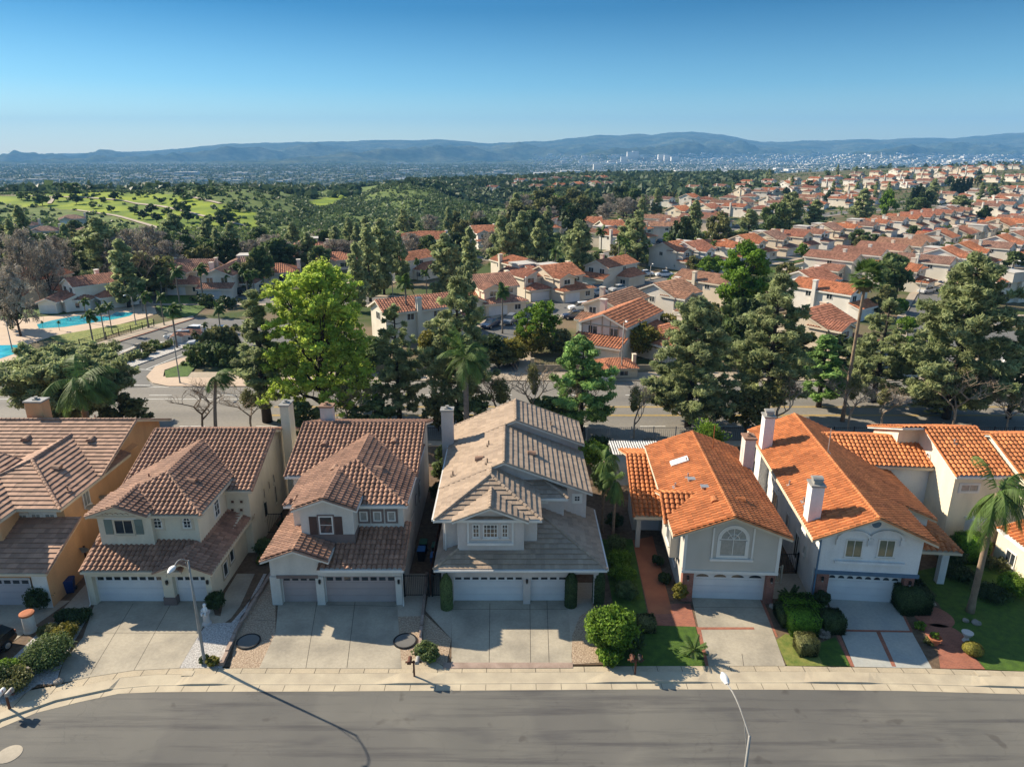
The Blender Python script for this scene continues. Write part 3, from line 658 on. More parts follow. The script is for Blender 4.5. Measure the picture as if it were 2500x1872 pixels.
wallvol(b,(-15.9,-7.9,46.0,51),0,wing[1],org=O); wallvol(b,(-14.95,-11.2,44.6,46.2),4.75,bay[1],org=O); wallvol(b,(-17.3,-7.95,50.9,61.8),0,main[1],org=O)
for x0,x1 in ((-17.0,-16.3),(-13.8,-13.25),(-8.2,-7.75)): b.box(x0-O[0],x1-O[0],-.02,.5,0,2.3)
b.box(-13.0-O[0],-7.75-O[0],0,.5,2.35,2.95)
b.build('wall',m_['pale'],h)
MB().box(-14.97-O[0],-11.18-O[0],1.58,3.3,3.3,4.75).box(-16.5-O[0],-13.6-O[0],-.06,-.021,2.2,2.45).build('band',m_['taupe'],h)
garage_door(h,-16.25-O[0],-13.85-O[0],.4,mat='door_taupe',nw=4,label='narrow taupe one-car garage door'); garage_door(h,-13.2-O[0],-8.25-O[0],.4,mat='door_taupe',nw=8,label='wide taupe two-car garage door')
w=win_px(h,'S',44.6-O[1],'2',(545,930,638,1062),nx=1,nz=2,surround=.1,smat='taupe'); c=on_face(h,'S',44.6-O[1],'2',590,1000); shutter_pair(w,'S',c,.95,1.4,'shutter_brown',.55,.14)
for u in (867,968,1072): win_px(h,'S',46-O[1],'2',(u-28,895,u+28,968),nx=1,surround=.16,smat='taupe',glass='glass_blind')
win_px(h,'S',50.9-O[1],'2',(428,665,452,715),nx=1,surround=.1,smat='taupe')
for u,v,ww,hh in ((1266,515,.8,1.4),(1275,745,.9,1.5),(1250,810,.4,.7),(1231,960,.6,1.2)):
    c=on_face(h,'E',-7.93-O[0],'2',u,v); window(h,'E',c,ww,hh,nx=1,surround=.08,smat='taupe')
chimney(h,-16.0-O[0],57.6-O[1],6.5,9.7,1.05,.8,'pinkwhite','tile_rosy')
vent(ro,main[1],-15.4,53.9,m_['tile_brown'],'dormer',O); vent(ro,main[1],-9.7,54.2,m_['tile_brown'],'dormer',O)
vent(ro,wing[1],-13.5,49.3,m_['tile_rosy'],'dormer',O); vent(ro,wing[1],-10.2,49.5,m_['tile_rosy'],'dormer',O,'E'); vent(ro,wing[1],-12.9,48.2,m_['tile_rosy'],'pipe',O); vent(ro,main[1],-8.9,51.8,m_['tile_brown'],'pipe',O)
# --- house 4 (three-car garage, grey flat tiles) ---
O=(0,43.1); h=thing('house','pale grey-cream house with flat grey-brown tile roof stepping down to a three-car garage','house',(O[0],O[1],0))
Wp=('W',-5.5,6.2,.45)
lo=((-5.45,6.6,42.7,51.4),[('W',-5.45,3.05,.42),('E',6.6,3.05,.42),('S',42.7,3.05,.42)])
A_=((-5.6,6.25,56.5,61.8),[Wp,('E',6.25,6.58,.38)])
B_=((-5.55,6.15,48.8,56.6),[Wp,('E',6.15,5.8,.385)])
C_=((-5.5,2.1,43.9,48.9),[Wp,('E',2.1,6.25,.47),('S',43.9,6.25,.47)])
gb=((-4.15,1.15,43.5,46.6),[('W',-4.15,6.35,.40),('E',1.15,6.35,.40)])
sh=((1.0,4.2,47.6,50.5),[('S',47.6,6.0,.40),('E',4.2,6.0,.40)])
ro=make_roof(h,[lo,A_,B_,C_,gb,sh],FLAT,m_['tile_grey'],m_['trim'],O)
b=MB(); wallvol(b,(-5.0,4.1,43.55,51),0,[('S',42.7,3.0,.03)],org=O); wallvol(b,(4.1,6.1,47.5,51),0,[('S',42.7,3.0,.01)],org=O)
wallvol(b,(-5.05,5.75,56.9,61.4),0,A_[1],org=O); wallvol(b,(-5.0,5.75,49.3,56.9),0,B_[1],org=O); wallvol(b,(-4.95,1.8,44.9,49.3),2.8,C_[1],org=O)
wallvol(b,(-3.85,.85,44.2,45.0),3.3,gb[1],org=O); wallvol(b,(1.0,3.95,48.3,49.3),3,sh[1],org=O)
for x0,x1 in ((-4.5,-4.15),(.8,1.3),(3.92,4.2)): b.box(x0,x1,0,.5,0,2.2)
b.box(-4.5,4.2,0,.5,2.2,2.86).box(4.2,6.1,0,.28,2.45,2.86).box(5.75,6.1,0,.3,0,2.45).box(5.85,6.08,.3,4.4,2.3,2.86)
b.build('wall',m_['pinkwhite'],h)
MB().box(4.25,5.7,4.3,4.39,0,2.3).build('porch_wall',m_['darkwood'],h)
garage_door(h,-4.12,.78,.42,label='wide white garage door left of the pier'); garage_door(h,1.32,3.9,.42,nw=4,label='narrow white garage door right of the pier')
yb=44.2-O[1]
win_px(h,'S',yb,'3',(462,988,515,1088),nx=2,nz=3,mw=.05); win_px(h,'S',yb,'3',(540,988,650,1090),nx=4,nz=3,mw=.05); win_px(h,'S',yb,'3',(675,988,726,1088),nx=2,nz=3,mw=.05)
c0=on_face(h,'S',yb,'3',425,1150); c1=on_face(h,'S',yb,'3',765,960)
MB().box(c0.x,c1.x,yb-.16,yb-.003,c0.z+.1,c0.z+.3).box(c0.x,c0.x+.14,yb-.1,yb-.003,c0.z+.3,c1.z).box(c1.x-.14,c1.x,yb-.1,yb-.003,c0.z+.3,c1.z).box(c0.x-.08,c1.x+.08,yb-.12,yb-.003,c1.z,c1.z+.14).build('window_surround',m_['trim'],h)
win_px(h,'S',48.3-O[1],'3',(960,785,1010,830),nx=2,nz=2,surround=.1); win_px(h,'S',49.3-O[1],'3',(1205,778,1258,825),nx=2,nz=2,surround=.13)
MB().box(-5.62,-5.51,.9,18.7,6.1,6.24).box(6.62,6.72,-.4,8.3,2.95,3.08).box(-5.4,6.6,-.52,-.41,2.92,3.06).build('gutter',m_['trim'],h)
# step fascias seen on the right slopes
chimney(h,-5.6,57.5-O[1],0,9.4,1.0,.85,'pinkwhite')
for x,y in ((-1.9,53.4),): vent(ro,[Wp],x,y,m_['tile_grey'],'pipe',O)
vent(ro,[Wp],-2.6,51.3,m_['tile_rosy'],'dormer',O,'W'); vent(ro,B_[1],1.6,52.2,m_['tile_rosy'],'dormer',O,'E'); vent(ro,[Wp],-1.9,49.9,m_['tile_grey'],'pipe',O); vent(ro,[Wp],-4.6,50.2,m_['tile_grey'],'pipe',O); vent(ro,A_[1],3.4,58.2,m_['tile_grey'],'pipe',O)
# --- house 5 (orange roof, arched window), local frame turned slightly ---
h=thing('house','cream-sided house with orange barrel tile roof and a big arched front window','house',(12.1,43.4,0),R(-3.0))
g5=((-1.1,6.95,-.85,14.5),[('W',-1.1,5.72,.385),('E',6.95,5.72,.385)])
dm=((-1.3,2.5,1.2,6.4),[('S',1.2,5.5,.42),('N',6.4,5.5,.42)])
le=((-2.75,2.2,6.8,20),[('S',6.8,2.95,.36),('N',20.4,2.95,.36)])
ro=make_roof(h,[g5],BARREL,m_['tile_orange2'],m_['creamtrim']); r2=make_roof(h,[dm,le],S_BIG,m_['tile_orange'],m_['creamtrim'],name='lower_roof')
b=MB(); wallvol(b,(-.05,6.45,0,14),2.55,g5[1]); wallvol(b,(.0,6.4,.55,14),0,[('S',0,2.6,0)],drop=0); wallvol(b,(-.7,.2,1.9,5.6),2.4,dm[1]); wallvol(b,(-2.4,.1,10,13.5),0,le[1]); wallvol(b,(-2.45,.1,7.2,10),2.5,le[1])
b.box(-2.45,-2.1,7.2,7.55,0,2.5).box(.05,.3,7.2,7.5,0,2.5)
b.build('wall',m_['siding'],h)
MB().box(-.02,.75,.02,.6,0,2.54).build('brick_pier',m_['brickwall'],h); MB().box(5.85,6.42,.02,.6,0,2.54).build('brick_pier',m_['brickwall'],h)
MB().box(-.15,6.55,-.06,-.003,2.4,2.62).box(-.12,.08,-.05,-.003,2.62,5.6).box(6.3,6.52,-.05,-.003,2.62,5.6).build('corner_trim',m_['trim'],h)
garage_door(h,.85,5.8,.5,nw=4,fan=True)
c=on_face(h,'S',0,'4',1020,1165); window(h,'S',c,1.9,1.35,arch=True,nx=2,surround=.14,glass='glass_blind',fw=.1)
c0=on_face(h,'S',0,'4',855,1250); c1=on_face(h,'S',0,'4',1190,1020)
MB().box(c0.x-.05,c1.x+.05,-.14,-.003,c0.z-.05,c0.z+.12).box(c0.x,c0.x+.12,-.09,-.003,c0.z+.12,c1.z).box(c1.x-.12,c1.x,-.09,-.003,c0.z+.12,c1.z).build('window_surround',m_['trim'],h)
c=on_face(h,'W',-.7,'4',550,1060); window(h,'W',c,1.3,1.3,nx=3)
c=on_face(h,'W',-.05,'4',592,1200); window(h,'W',c,1.6,1.3,nx=2,nz=2)
MB().box(-1.8,-.2,9.93,9.99,.1,2.1).build('entry_door',m_['door_white'],h)
chimney(h,6.75,10.7,0,8.4,.85,1.15,'pinkwhite','tile_rosy')
c=G('4',635,512,6.9); q=ORG[h].inverted()@c
zz=5.72+.385*(q.x+1.1); MB().add([(q.x-.75,q.y-.45,zz-.22),(q.x+.6,q.y-.45,zz+.3),(q.x+.6,q.y+.45,zz+.3),(q.x-.75,q.y+.45,zz-.22),(q.x-.75,q.y-.45,zz-.05),(q.x+.6,q.y-.45,zz+.47),(q.x+.6,q.y+.45,zz+.47),(q.x-.75,q.y+.45,zz-.05)],[(4,5,6,7),(0,1,5,4),(1,2,6,5),(2,3,7,6),(3,0,4,7)]).build('skylight',m_['white_paint'],ro)
for u,v,kd in ((600,690,'pipe'),(582,750,'pipe'),(715,680,'box'),(810,758,'box'),(885,860,'dormer'),(690,655,'pipe'),(675,548,'pipe')):
    q=ORG[h].inverted()@G('4',u,v,6.6); vent(ro,g5[1],q.x,q.y,m_['tile_orange2'] if kd=='dormer' else m_['galv'],kd)
for u,v,kd in ((1075,850,'dormer'),(870,470,'mast')):
    q=ORG[h].inverted()@G('4',u,v,6.5); vent(ro,g5[1],q.x,q.y,m_['tile_orange'],kd,face='E')
# --- house 6 (blue-white) ---
h=thing('house','blue-white house with orange tile roof, two arched-hood windows and a blue band over the garage','house',(21.5,43.3,0),R(-5.3))
g6=((-1.0,7.2,-.95,19),[('W',-1.0,5.55,.44),('E',7.2,5.55,.44)])
ex=((3.5,9.7,4.5,14.2),[('E',9.7,4.55,.42),('W',-3,5.3,.42)])
rw=((3,14.0,12.2,19.5),[('S',12.2,5.35,.36),('N',19.6,5.35,.36)])
po=((6.4,10.9,2.6,9),[('S',2.6,3.0,.40),('E',10.9,3.0,.40),('W',3.6,3.0,.40)])
ro=make_roof(h,[g6,ex],BARREL,m_['tile_orange2'],m_['creamtrim']); r2=make_roof(h,[rw,po],S_BIG,m_['tile_orange2'],m_['creamtrim'],name='lower_roof')
b=MB(); wallvol(b,(-.1,6.7,0,18.6),2.65,g6[1]); wallvol(b,(-.06,6.6,.55,18.6),0,[('S',0,2.68,0)],drop=0); wallvol(b,(6.0,9.3,5.0,13.8),0,ex[1]); wallvol(b,(4,13.3,12.8,19),0,rw[1])
b.box(9.9,10.4,3.2,3.7,0,2.9)
b.build('wall',m_['bluewhite'],h)
MB().box(.02,.85,.02,.6,0,2.62).build('brick_pier',m_['brickwall'],h); MB().box(5.95,6.6,.02,.6,0,2.62).build('brick_pier',m_['brickwall'],h)
MB().box(-.2,6.8,-.1,-.003,2.42,2.68).box(-.16,-.06,-.12,-.02,.05,5.3).build('band',m_['bluetrim'],h)
garage_door(h,.95,5.85,.5,nw=8,fan=True,mat='door_white')
for u0,u1 in ((630,783),(868,1022)):
    w=win_px(h,'S',0,'5',(u0,1105,u1,1232),nx=2,nz=1,glass='glass_green')
    c=on_face(h,'S',0,'5',(u0+u1)/2,1110); hood=MB()
    for i in range(10):
        t0,t1=math.pi*i/10,math.pi*(i+1)/10; q=[]
        for rr,yy in ((1.15,0),(1.15,.16),(.95,.16),(.95,0)):
            for t in (t0,t1): q.append((rr*math.cos(t),yy,.12+rr*.62*math.sin(t)))
        hood.add(q,[(0,1,3,2),(2,3,5,4),(4,5,7,6)])
    hood.box(-1.2,-.9,0,.18,-.35,.12).box(.9,1.2,0,.18,-.35,.12); orient(hood,'S',c).build('window_hood',m_['bluewhite'],w)
c0=on_face(h,'S',0,'5',560,1260); c1=on_face(h,'S',0,'5',1080,1260); MB().box(c0.x,c1.x,-.2,-.003,c0.z-.08,c0.z+.1).build('window_ledge',m_['bluewhite'],h)
c=on_face(h,'S',0,'5',872,985); lv=MB().lathe([(.42,0),(.42,.06),(.32,.07)],(0,0,0),20); lv.v=[(p[0],p[2],p[1]) for p in lv.v]; orient(lv,'S',c).build('gable_vent_ring',m_['bluewhite'],h)
lv=MB().lathe([(.31,.0),(.31,.08)],(0,0,0),20); lv.v=[(p[0],p[2],p[1]) for p in lv.v]; orient(lv,'S',c).build('gable_vent',m_['bluetrim'],h)
for u,v,ww,hh in ((155,690,2.0,.7),(265,850,2.0,.7),(128,820,1.2,1.6),(220,965,.7,1.2),(345,1180,.5,.8),(285,1150,1,2.1)):
    c=on_face(h,'W',-.1,'5',u,v); window(h,'W',c,ww,hh,nx=2)
c=on_face(h,'S',5.0,'5',1190,1130)
MB().box(6.9,8.0,4.93,4.99,.05,2.1).build('entry_door',m_['door_white'],h)
chimney(h,-.35,1.6,4.6,8.5,.85,1.0,'bluewhite','grey_metal',cap='dome'); chimney(h,-.45,14.6,0,8.7,.85,1.15,'bluewhite','grey_metal',cap='dome')
for u,v,kd in ((240,640,'pipe'),(345,770,'pipe'),(375,820,'box'),(505,530,'mast')):
    q=ORG[h].inverted()@G('5',u,v,6.6); vent(ro,g6[1],q.x,q.y,m_['galv'],kd)
for x in (.1,1.4): MB()
# --- house 7 (cream, right edge) ---
O=(40,43); h=thing('house','bright cream house with stepped orange roof at the right edge behind the palm','house',(O[0],O[1],0))
sA=((35.2,39.7,51.0,57.3),[('S',51.0,6.15,.38),('N',61.8,6.15,.38)])
sB=((39.7,52,47.4,60.2),[('S',47.4,5.55,.38),('N',60.2,6.17,.38)]); sC=((33.3,35.2,56.2,61.8),[('N',61.8,6.2,.37)]); sD=((35.2,39.8,57.3,61.8),[('N',61.8,6.2,.37)])
ga=((37.5,50,42.8,48.6),[('W',37.5,2.95,.36),('E',49,2.95,.36),('S',42.8,2.95,.36)])
ro=make_roof(h,[sA,sB,sC,sD,ga],S_BIG,m_['tile_orange2'],m_['trim'],O)
b=MB(); wallvol(b,(35.45,39.9,51.5,57.2),0,sA[1],org=O); wallvol(b,(39.95,51.5,47.9,59.8),0,sB[1],org=O); wallvol(b,(33.6,39.9,57.2,61.2),0,sD[1],org=O); wallvol(b,(38,48,43.3,49),0,ga[1],org=O); wallvol(b,(39.7,41,48.5,52),0,[('S',48,5,.2)],org=O)
b.build('wall',m_['bright_cream'],h)
bay=MB(); x0,x1,yf=37.0-O[0],39.2-O[0],51.5-O[1]
bay.prism([(x0,yf),(x0+.5,yf-.8),(x1-.5,yf-.8),(x1,yf)],0,2.3); bw=bay.build('bay_window',m_['trim'],h)
MB().prism([(x0-.15,yf),(x0+.42,yf-.95),(x1-.42,yf-.95),(x1+.15,yf)],2.3,2.42).build('bay_roof',m_['white_paint'],bw)
MB().prism([(x0-.05,yf),(x0+.46,yf-.86),(x1-.46,yf-.86),(x1+.05,yf)],0,.85).build('bay_base',m_['flagstone'],bw)
window(h,'S',(x0+1.1,yf-.8,1.55),1.0,1.1,nx=3,nz=2,glass='glass_blind'); 
c=on_face(h,'S',yf,'5',1555,725); window(h,'S',c,1.5,.7,nx=2,surround=.1,glass='glass_blind')
c=on_face(h,'W',35.45-O[0],'5',1245,545); window(h,'W',c,.7,1.3,arch=True,nx=2,nz=2)
c=on_face(h,'W',38-O[0],'5',1860,1240); window(h,'W',c,1.1,1.1,nx=2)
vent(ro,sA[1],36.8,54.5,m_['galv'],'pipe',O)

# small fittings on the fronts
def fittings(h,lamps,spouts):
    for x,y,z in lamps:
        l_=MB().box(x-.07,x+.07,y-.14,y-.003,z,z+.26).build('wall_lamp',m_['black_metal'],h); MB().box(x-.05,x+.05,y-.12,y-.02,z-.1,z-.003).build('lamp_glass',m_['glass_blind'],l_)
    for x,y,z in spouts: MB().tube([(x,y-.06,z),(x,y-.06,.15),(x,y-.22,.05)],.045,6).build('downspout',m_['trim'],h)
T_=[o for o in COL.objects if o.type=='EMPTY' and o.name.split('.')[0]=='house']
fittings(T_[1],[(1.3,-.06,1.8),(4.12,0,1.8)],[(-4.4,0,2.6)]); fittings(T_[2],[(-1.1,-.02,1.85),(4.45,-.02,1.85)],[(4.72,0,2.7)])
fittings(T_[3],[(1.05,0,1.8),(-4.33,0,1.8)],[(-4.62,.4,2.8),(-4.75,1.7,6.0)]); fittings(T_[4],[(.35,0,1.9),(6.15,0,1.9)],[]); fittings(T_[5],[(.4,0,1.9),(6.3,0,1.9)],[])
# ---------------- terrain ----------------
def interp(x,pts):
    xs=[p[0] for p in pts]; ys=[p[1] for p in pts]; return np.interp(x,xs,ys)
def crest(k,pts,Y):
    out=[]
    for u,v in pts:
        p=HZ(k,u,v,Y); out.append((p.x/p.y,p.z))
    return sorted(out)
YL,YC=450.0,560.0
crL=crest('A1',[(-600,640),(0,622),(370,606),(900,592),(1040,604),(1370,580),(1600,568),(1900,572),(2100,620),(2250,660),(2400,720)],YL)
crC=crest('A2',[(480,900),(600,760),(700,690),(850,610),(950,570),(1050,545),(1250,540),(1450,580),(1600,650),(1900,730),(2100,760)],YC)
def smooth(a,b,x): t=np.clip((x-a)/(b-a),0,1); return t*t*(3-2*t)
def wob(x,y,s,seed=0):
    return (np.sin(x/s*1.7+seed)+np.sin(y/s*2.1+seed*2.3+x/s*.6)+np.sin((x+y)/s*1.1+seed*.7))/3
def T(x,y):
    x=np.asarray(x,float); y=np.asarray(y,float); az=x/np.maximum(y,1)
    z=np.zeros_like(x)
    near=(y<72.7)&(np.abs(x)<120); z=np.where(near,-.32,z)
    zl=np.interp(az,[p[0] for p in crL],[p[1] for p in crL]); ml=smooth(-.115,-.20,az)
    pl=smooth(285,YL,y)*(1-smooth(YL,YL+170,y)); z=z+ (zl*smooth(285,YL,y)+wob(x,y,45,1)*1.6*smooth(290,350,y)*(1-smooth(400,450,y)))*ml*np.where(y>YL,1-smooth(YL,YL+170,y),1)
    zc=np.interp(az,[p[0] for p in crC],[p[1] for p in crC],left=0,right=0); mc=smooth(-.22,-.17,az)*(1-smooth(.03,.07,az))
    z=z+(zc*smooth(330,YC,y)+wob(x,y,40,2)*4.5*smooth(330,400,y)*(1-smooth(500,550,y)))*mc*np.where(y>YC,1-smooth(YC,YC+200,y),1)
    # right-hand hill with the far estate climbs gently
    z=z+smooth(.30,.62,az)*smooth(420,1000,y)*9
    edge=np.interp(az,[-.8,-.25,-.1,.1,.3,.8],[520,560,720,950,1000,1250])
    z=np.where(y>edge,z+(-60-z)*smooth(0,1,(y-edge)/900),z)
    z=np.where((y>50)&(y<72.7),z,z)
    return z
ys=np.unique(np.concatenate([np.array([-70,-40,-10,20,45,60,70,72.6,72.8,73.5,80,95,110,130,150]),np.arange(160,700,7.0),np.arange(700,1900,25.0),np.geomspace(1900,9500,30)]))
azs=np.linspace(-1.15,1.15,230)
Vv=[];
for y in ys:
    yy=max(y,90); X=azs*yy*1.0; 
    X=np.where(np.abs(X)>0,X,X); Z=T(X,np.full_like(X,y)); Vv.append(np.stack([X,np.full_like(X,y),Z],1))
Vv=np.concatenate(Vv); n=len(azs); r=len(ys)
idx=np.arange(r*n).reshape(r,n); Q=np.stack([idx[:-1,:-1],idx[:-1,1:],idx[1:,1:],idx[1:,:-1]],-1).reshape(-1,4)
m,nn,bb=newmat('ground'); N=nn.nodes.new; L=nn.links.new
at=N('ShaderNodeAttribute'); at.attribute_name='mask'
tc=N('ShaderNodeTexCoord')
def nz(sc,d): 
    x=N('ShaderNodeTexNoise'); x.inputs['Scale'].default_value=sc; x.inputs['Detail'].default_value=d; L(tc.outputs['Object'],x.inputs[0]); return x.outputs[0]
def rp(s,p0,c0,p1,c1):
    x=N('ShaderNodeValToRGB'); e=x.color_ramp.elements; e[0].position=p0; e[0].color=(*c0,1); e[1].position=p1; e[1].color=(*c1,1); L(s,x.inputs[0]); return x.outputs[0]
yard=rp(nz(.09,5),.42,(.06,.085,.028),.6,(.17,.13,.085)); grass=rp(nz(.045,8),.38,(.25,.31,.03),.62,(.11,.17,.025)); scrub=rp(nz(.15,6),.35,(.08,.125,.035),.7,(.15,.185,.055)); val=rp(nz(.012,8),.4,(.035,.055,.03),.62,(.075,.09,.055))
sep=N('ShaderNodeSeparateColor'); L(at.outputs['Color'],sep.inputs[0])
def mixc(a,b_,f): x=N('ShaderNodeMix'); x.data_type='RGBA'; L(f,x.inputs[0]); L(a,x.inputs[6]); L(b_,x.inputs[7]); return x.outputs[2]
def soft(s,nn_):
    ad=N('ShaderNodeMath'); ad.operation='MULTIPLY_ADD'; ad.inputs[1].default_value=.9; L(nn_,ad.inputs[0]); L(s,ad.inputs[2])
    mr=N('ShaderNodeMapRange'); mr.inputs['From Min'].default_value=.80; mr.inputs['From Max'].default_value=1.2; L(ad.outputs[0],mr.inputs[0]); return mr.outputs[0]
n7=nz(.11,6); c=mixc(yard,scrub,sep.outputs[1]); c=mixc(c,grass,soft(sep.outputs[0],n7)); c=mixc(c,val,sep.outputs[2]); L(c,bb.inputs['Base Color']); bb.inputs['Roughness'].default_value=.95; bb.inputs['Specular IOR Level'].default_value=.1
me=np_mesh('ground',Vv,Q,m,smooth=True)
x,y=Vv[:,0],Vv[:,1]; az=x/np.maximum(y,1)
# grass mask boundaries traced on the hill
def inpoly(x,y,poly):
    c=np.zeros(len(x),bool); j=len(poly)-1
    for i in range(len(poly)):
        xi,yi=poly[i]; xj,yj=poly[j]; cond=((yi>y)!=(yj>y))&(x<(xj-xi)*(y-yi)/(yj-yi+1e-9)+xi); c^=cond; j=i
    return c
# test in (azimuth, apparent elevation) space for the hill faces
z=Vv[:,2]; yc_=y*math.sin(PITCH)+(z-CH)*math.cos(PITCH); zc_=np.maximum(1,y*math.cos(PITCH)-(z-CH)*math.sin(PITCH))
pxx=PW/2+F*x/zc_; pyy=PH/2-F*yc_/zc_; u=(pxx-0)*3.16; v=(pyy-280)*3.16
gp=inpoly(u,v,[(-900,600),(0,605),(400,590),(900,585),(1050,600),(1370,610),(1450,640),(1720,690),(1800,730),(2000,760),(1990,830),(1930,960),(1700,1010),(1450,950),(1250,890),(900,800),(600,740),(0,690),(-900,680)])&(y>288)&(y<YL+5)
gp|=inpoly(u,v,[(2370,670),(2500,640),(2700,590),(2780,600),(2650,650),(2500,740),(2420,720)])&(y>400)&(y<YC+5)
sc_=((y>288)&(y<900)&(az<.07)&~gp)
mask=np.zeros((len(x),4),np.float32); mask[:,3]=1; mask[:,0]=gp; mask[:,1]=sc_; mask[:,2]=smooth(900,1500,y)
ca=me.color_attributes.new('mask','FLOAT_COLOR','POINT'); ca.data.foreach_set('color',mask.ravel())
o=link('ground',me); tag(o,None,None,None,'structure')
# mountains
sky=[(-500,340),(0,337),(110,332),(220,331),(340,325),(420,318),(480,311),(560,309),(640,307),(760,305),(820,302),(880,303),(960,301),(1010,306),(1060,310),(1130,306),(1180,305),(1230,299),(1290,292),(1340,292),(1380,289),(1410,291),(1440,287),(1490,284),(1530,288),(1560,290),(1600,299),(1650,307),(1700,306),(1760,303),(1800,304),(1850,300),(1900,302),(1990,297),(2050,299),(2100,295),(2150,290),(2212,286),(2700,280)]
YM=10500.; cs=crest('V',sky,YM)
def fb(x,y,s,seed):
    t=0;a=1;
    for k in range(5):
        t=t+a*(1-2*np.abs(np.sin(x/s+seed+1.3*np.sin(y/s*1.3+seed*k)))); s=s*.47; a=a*.5; seed=seed*1.7+1.1
    return t
mats=M('mountain',(.035,.055,.03),(.10,.115,.06),sc=.0022,fine=.5,fsc=.012,rough=1,spec=0)
Y0M=5000.
def MH(X,Y):
    X=np.asarray(X,float); Y=np.asarray(Y,float); A_=X/Y; t=(Y-Y0M)/(YM-Y0M)
    ctop=np.interp(A_,[p[0] for p in cs],[p[1] for p in cs]); tc_=np.clip(t,0,1)
    prof=np.where(t<=1,tc_**1.45,np.maximum(0,1-(t-1)*1.6))
    H=-60+(ctop+60)*prof+fb(X,Y*.75,760,1.)*62*np.minimum(1,np.maximum(t,0)*2.2)*(1-smooth(.55,.93,t))+np.where(t>0,fb(X,Y,150,4.)*4*tc_,0)
    return np.maximum(H,-61)
mats=M('mountain',(.035,.055,.035),(.11,.12,.075),sc=.0035,fine=.6,fsc=.02,rough=1,spec=0,thr=(.38,.7))
A_=np.linspace(-.95,.95,520); VV=[]
for t in np.linspace(0,1.3,70):
    Y=Y0M+(YM-Y0M)*t; X=A_*Y; VV.append(np.stack([X,np.full_like(X,Y),MH(X,np.full_like(X,Y))],1))
VV=np.concatenate(VV); idx=np.arange(70*520).reshape(70,520); Q=np.stack([idx[:-1,:-1],idx[:-1,1:],idx[1:,1:],idx[1:,:-1]],-1).reshape(-1,4)
o=link('mountains',np_mesh('mountains',VV,Q,mats,smooth=True)); tag(o,None,None,None,'structure')
_Ys=np.arange(1300,10400,60.)
def far_ground(u,v):    # where a sight line meets the valley floor or the mountain foot
    d=ray('V',u,v); tt=_Ys/d.y; X=d.x*tt; Z=CH+d.z*tt; g=np.maximum(T(X,_Ys),MH(X,_Ys)); k=np.nonzero(Z<=g)[0]
    if not len(k): return None
    k=k[0]; return Vector((float(X[k]),float(_Ys[k]),float(g[k])))
# ---------------- far streets ----------------
def road(name,pts,w,mat='street_far',z=.03,side=0):
    P=[Vector((p[0],p[1],0)) for p in pts]; b=MB()
    def offs(d):
        out=[]
        for i,p in enumerate(P):
            t=(P[min(i+1,len(P)-1)]-P[max(i-1,0)]).normalized(); out.append(p+Vector((-t.y,t.x,0))*d)
        return out
    def quadstrip(d0,d1,zz,nm,mt):
        b=MB(); a=offs(d0); c=offs(d1)
        for i in range(len(P)-1):
            b.add([(a[i].x,a[i].y,float(T(a[i].x,a[i].y))+zz),(c[i].x,c[i].y,float(T(c[i].x,c[i].y))+zz),(c[i+1].x,c[i+1].y,float(T(c[i+1].x,c[i+1].y))+zz),(a[i+1].x,a[i+1].y,float(T(a[i+1].x,a[i+1].y))+zz)],[(0,3,2,1)])
        o=b.build(nm,m_[mt]); tag(o,None,None,None,'structure')
    quadstrip(-w/2,w/2,z,name,mat)
    if side:
        for s in (-1,1): quadstrip(s*w/2,s*(w/2+side),z+.12,'pavement','pave_far')
sheet('arterial_road',[(-260,73.2),(260,73.2),(260,94.6),(-260,94.6)],.02,'arterial')
sheet('pavement',[(-48.5,94.6),(260,94.6),(260,98.6),(-48.5,98.6)],.13,'pave_far',thick=.2); sheet('pavement',[(-260,94.6),(-71,94.6),(-71,98.6),(-260,98.6)],.13,'pave_far',thick=.2)
sheet('pavement',[(-260,71.5),(260,71.5),(260,73.2),(-260,73.2)],.11,'pave_far',thick=.2)
def lines(name,mat,segs,w=.16,z=.03):
    b=MB()
    for (x0,y0,x1,y1) in segs:
        p=Vector((x0,y0,0)); q=Vector((x1,y1,0)); d=(q-p).normalized(); nn_=Vector((-d.y,d.x,0))*w/2
        b.add([(p+nn_)[:2]+(z,),(p-nn_)[:2]+(z,),(q-nn_)[:2]+(z,),(q+nn_)[:2]+(z,)],[(0,1,2,3)])
    o=b.build(name,m_[mat]); tag(o,None,None,None,'structure')
lines('yellow_line','yellow_line',[(-30,84.2,250,84.2),(-30,83.9,250,83.9),(-30,81.2,250,81.2),(-30,80.9,250,80.9),(-260,84,-75,84)])
lines('white_line','white_line',[(x,88.6,x+3,88.6) for x in range(-120,200,9)]+[(x,77.4,x+3,77.4) for x in range(-120,200,9)]+[(-72,87,-30,87),(-72,92,-45,92)]); 
# entry road with planted island
pent=px('B1',[(560,1010),(690,935),(1500,680),(2300,720),(2300,860),(1560,950),(1260,1080),(1130,1150),(1180,1215),(600,1250)])
sheet('entry_road',pent,.03,'street_far')
sheet('entry_island',px('B1',[(760,1120),(700,1060),(900,960),(1100,880),(1450,860),(1480,890),(1380,935),(900,1110),(820,1135)]),.16,'white_gravel',thick=.2)
sheet('pavement',px('B1',[(1130,1140),(1200,1060),(1530,960),(1560,990),(1270,1090),(1260,1140),(1450,1150),(2300,1150),(2300,1215),(1300,1215),(1180,1190)]),.14,'pool_deck',thick=.2)
sheet('lawn',px('B1',[(1270,1100),(1530,990),(1560,1000),(1450,1140),(1280,1150)]),.17,'lawn')
sheet('pavement',px('B1',[(560,1000),(680,940),(1500,690),(1490,670),(1150,750),(680,905),(540,960)]),.15,'pave_far',thick=.2)
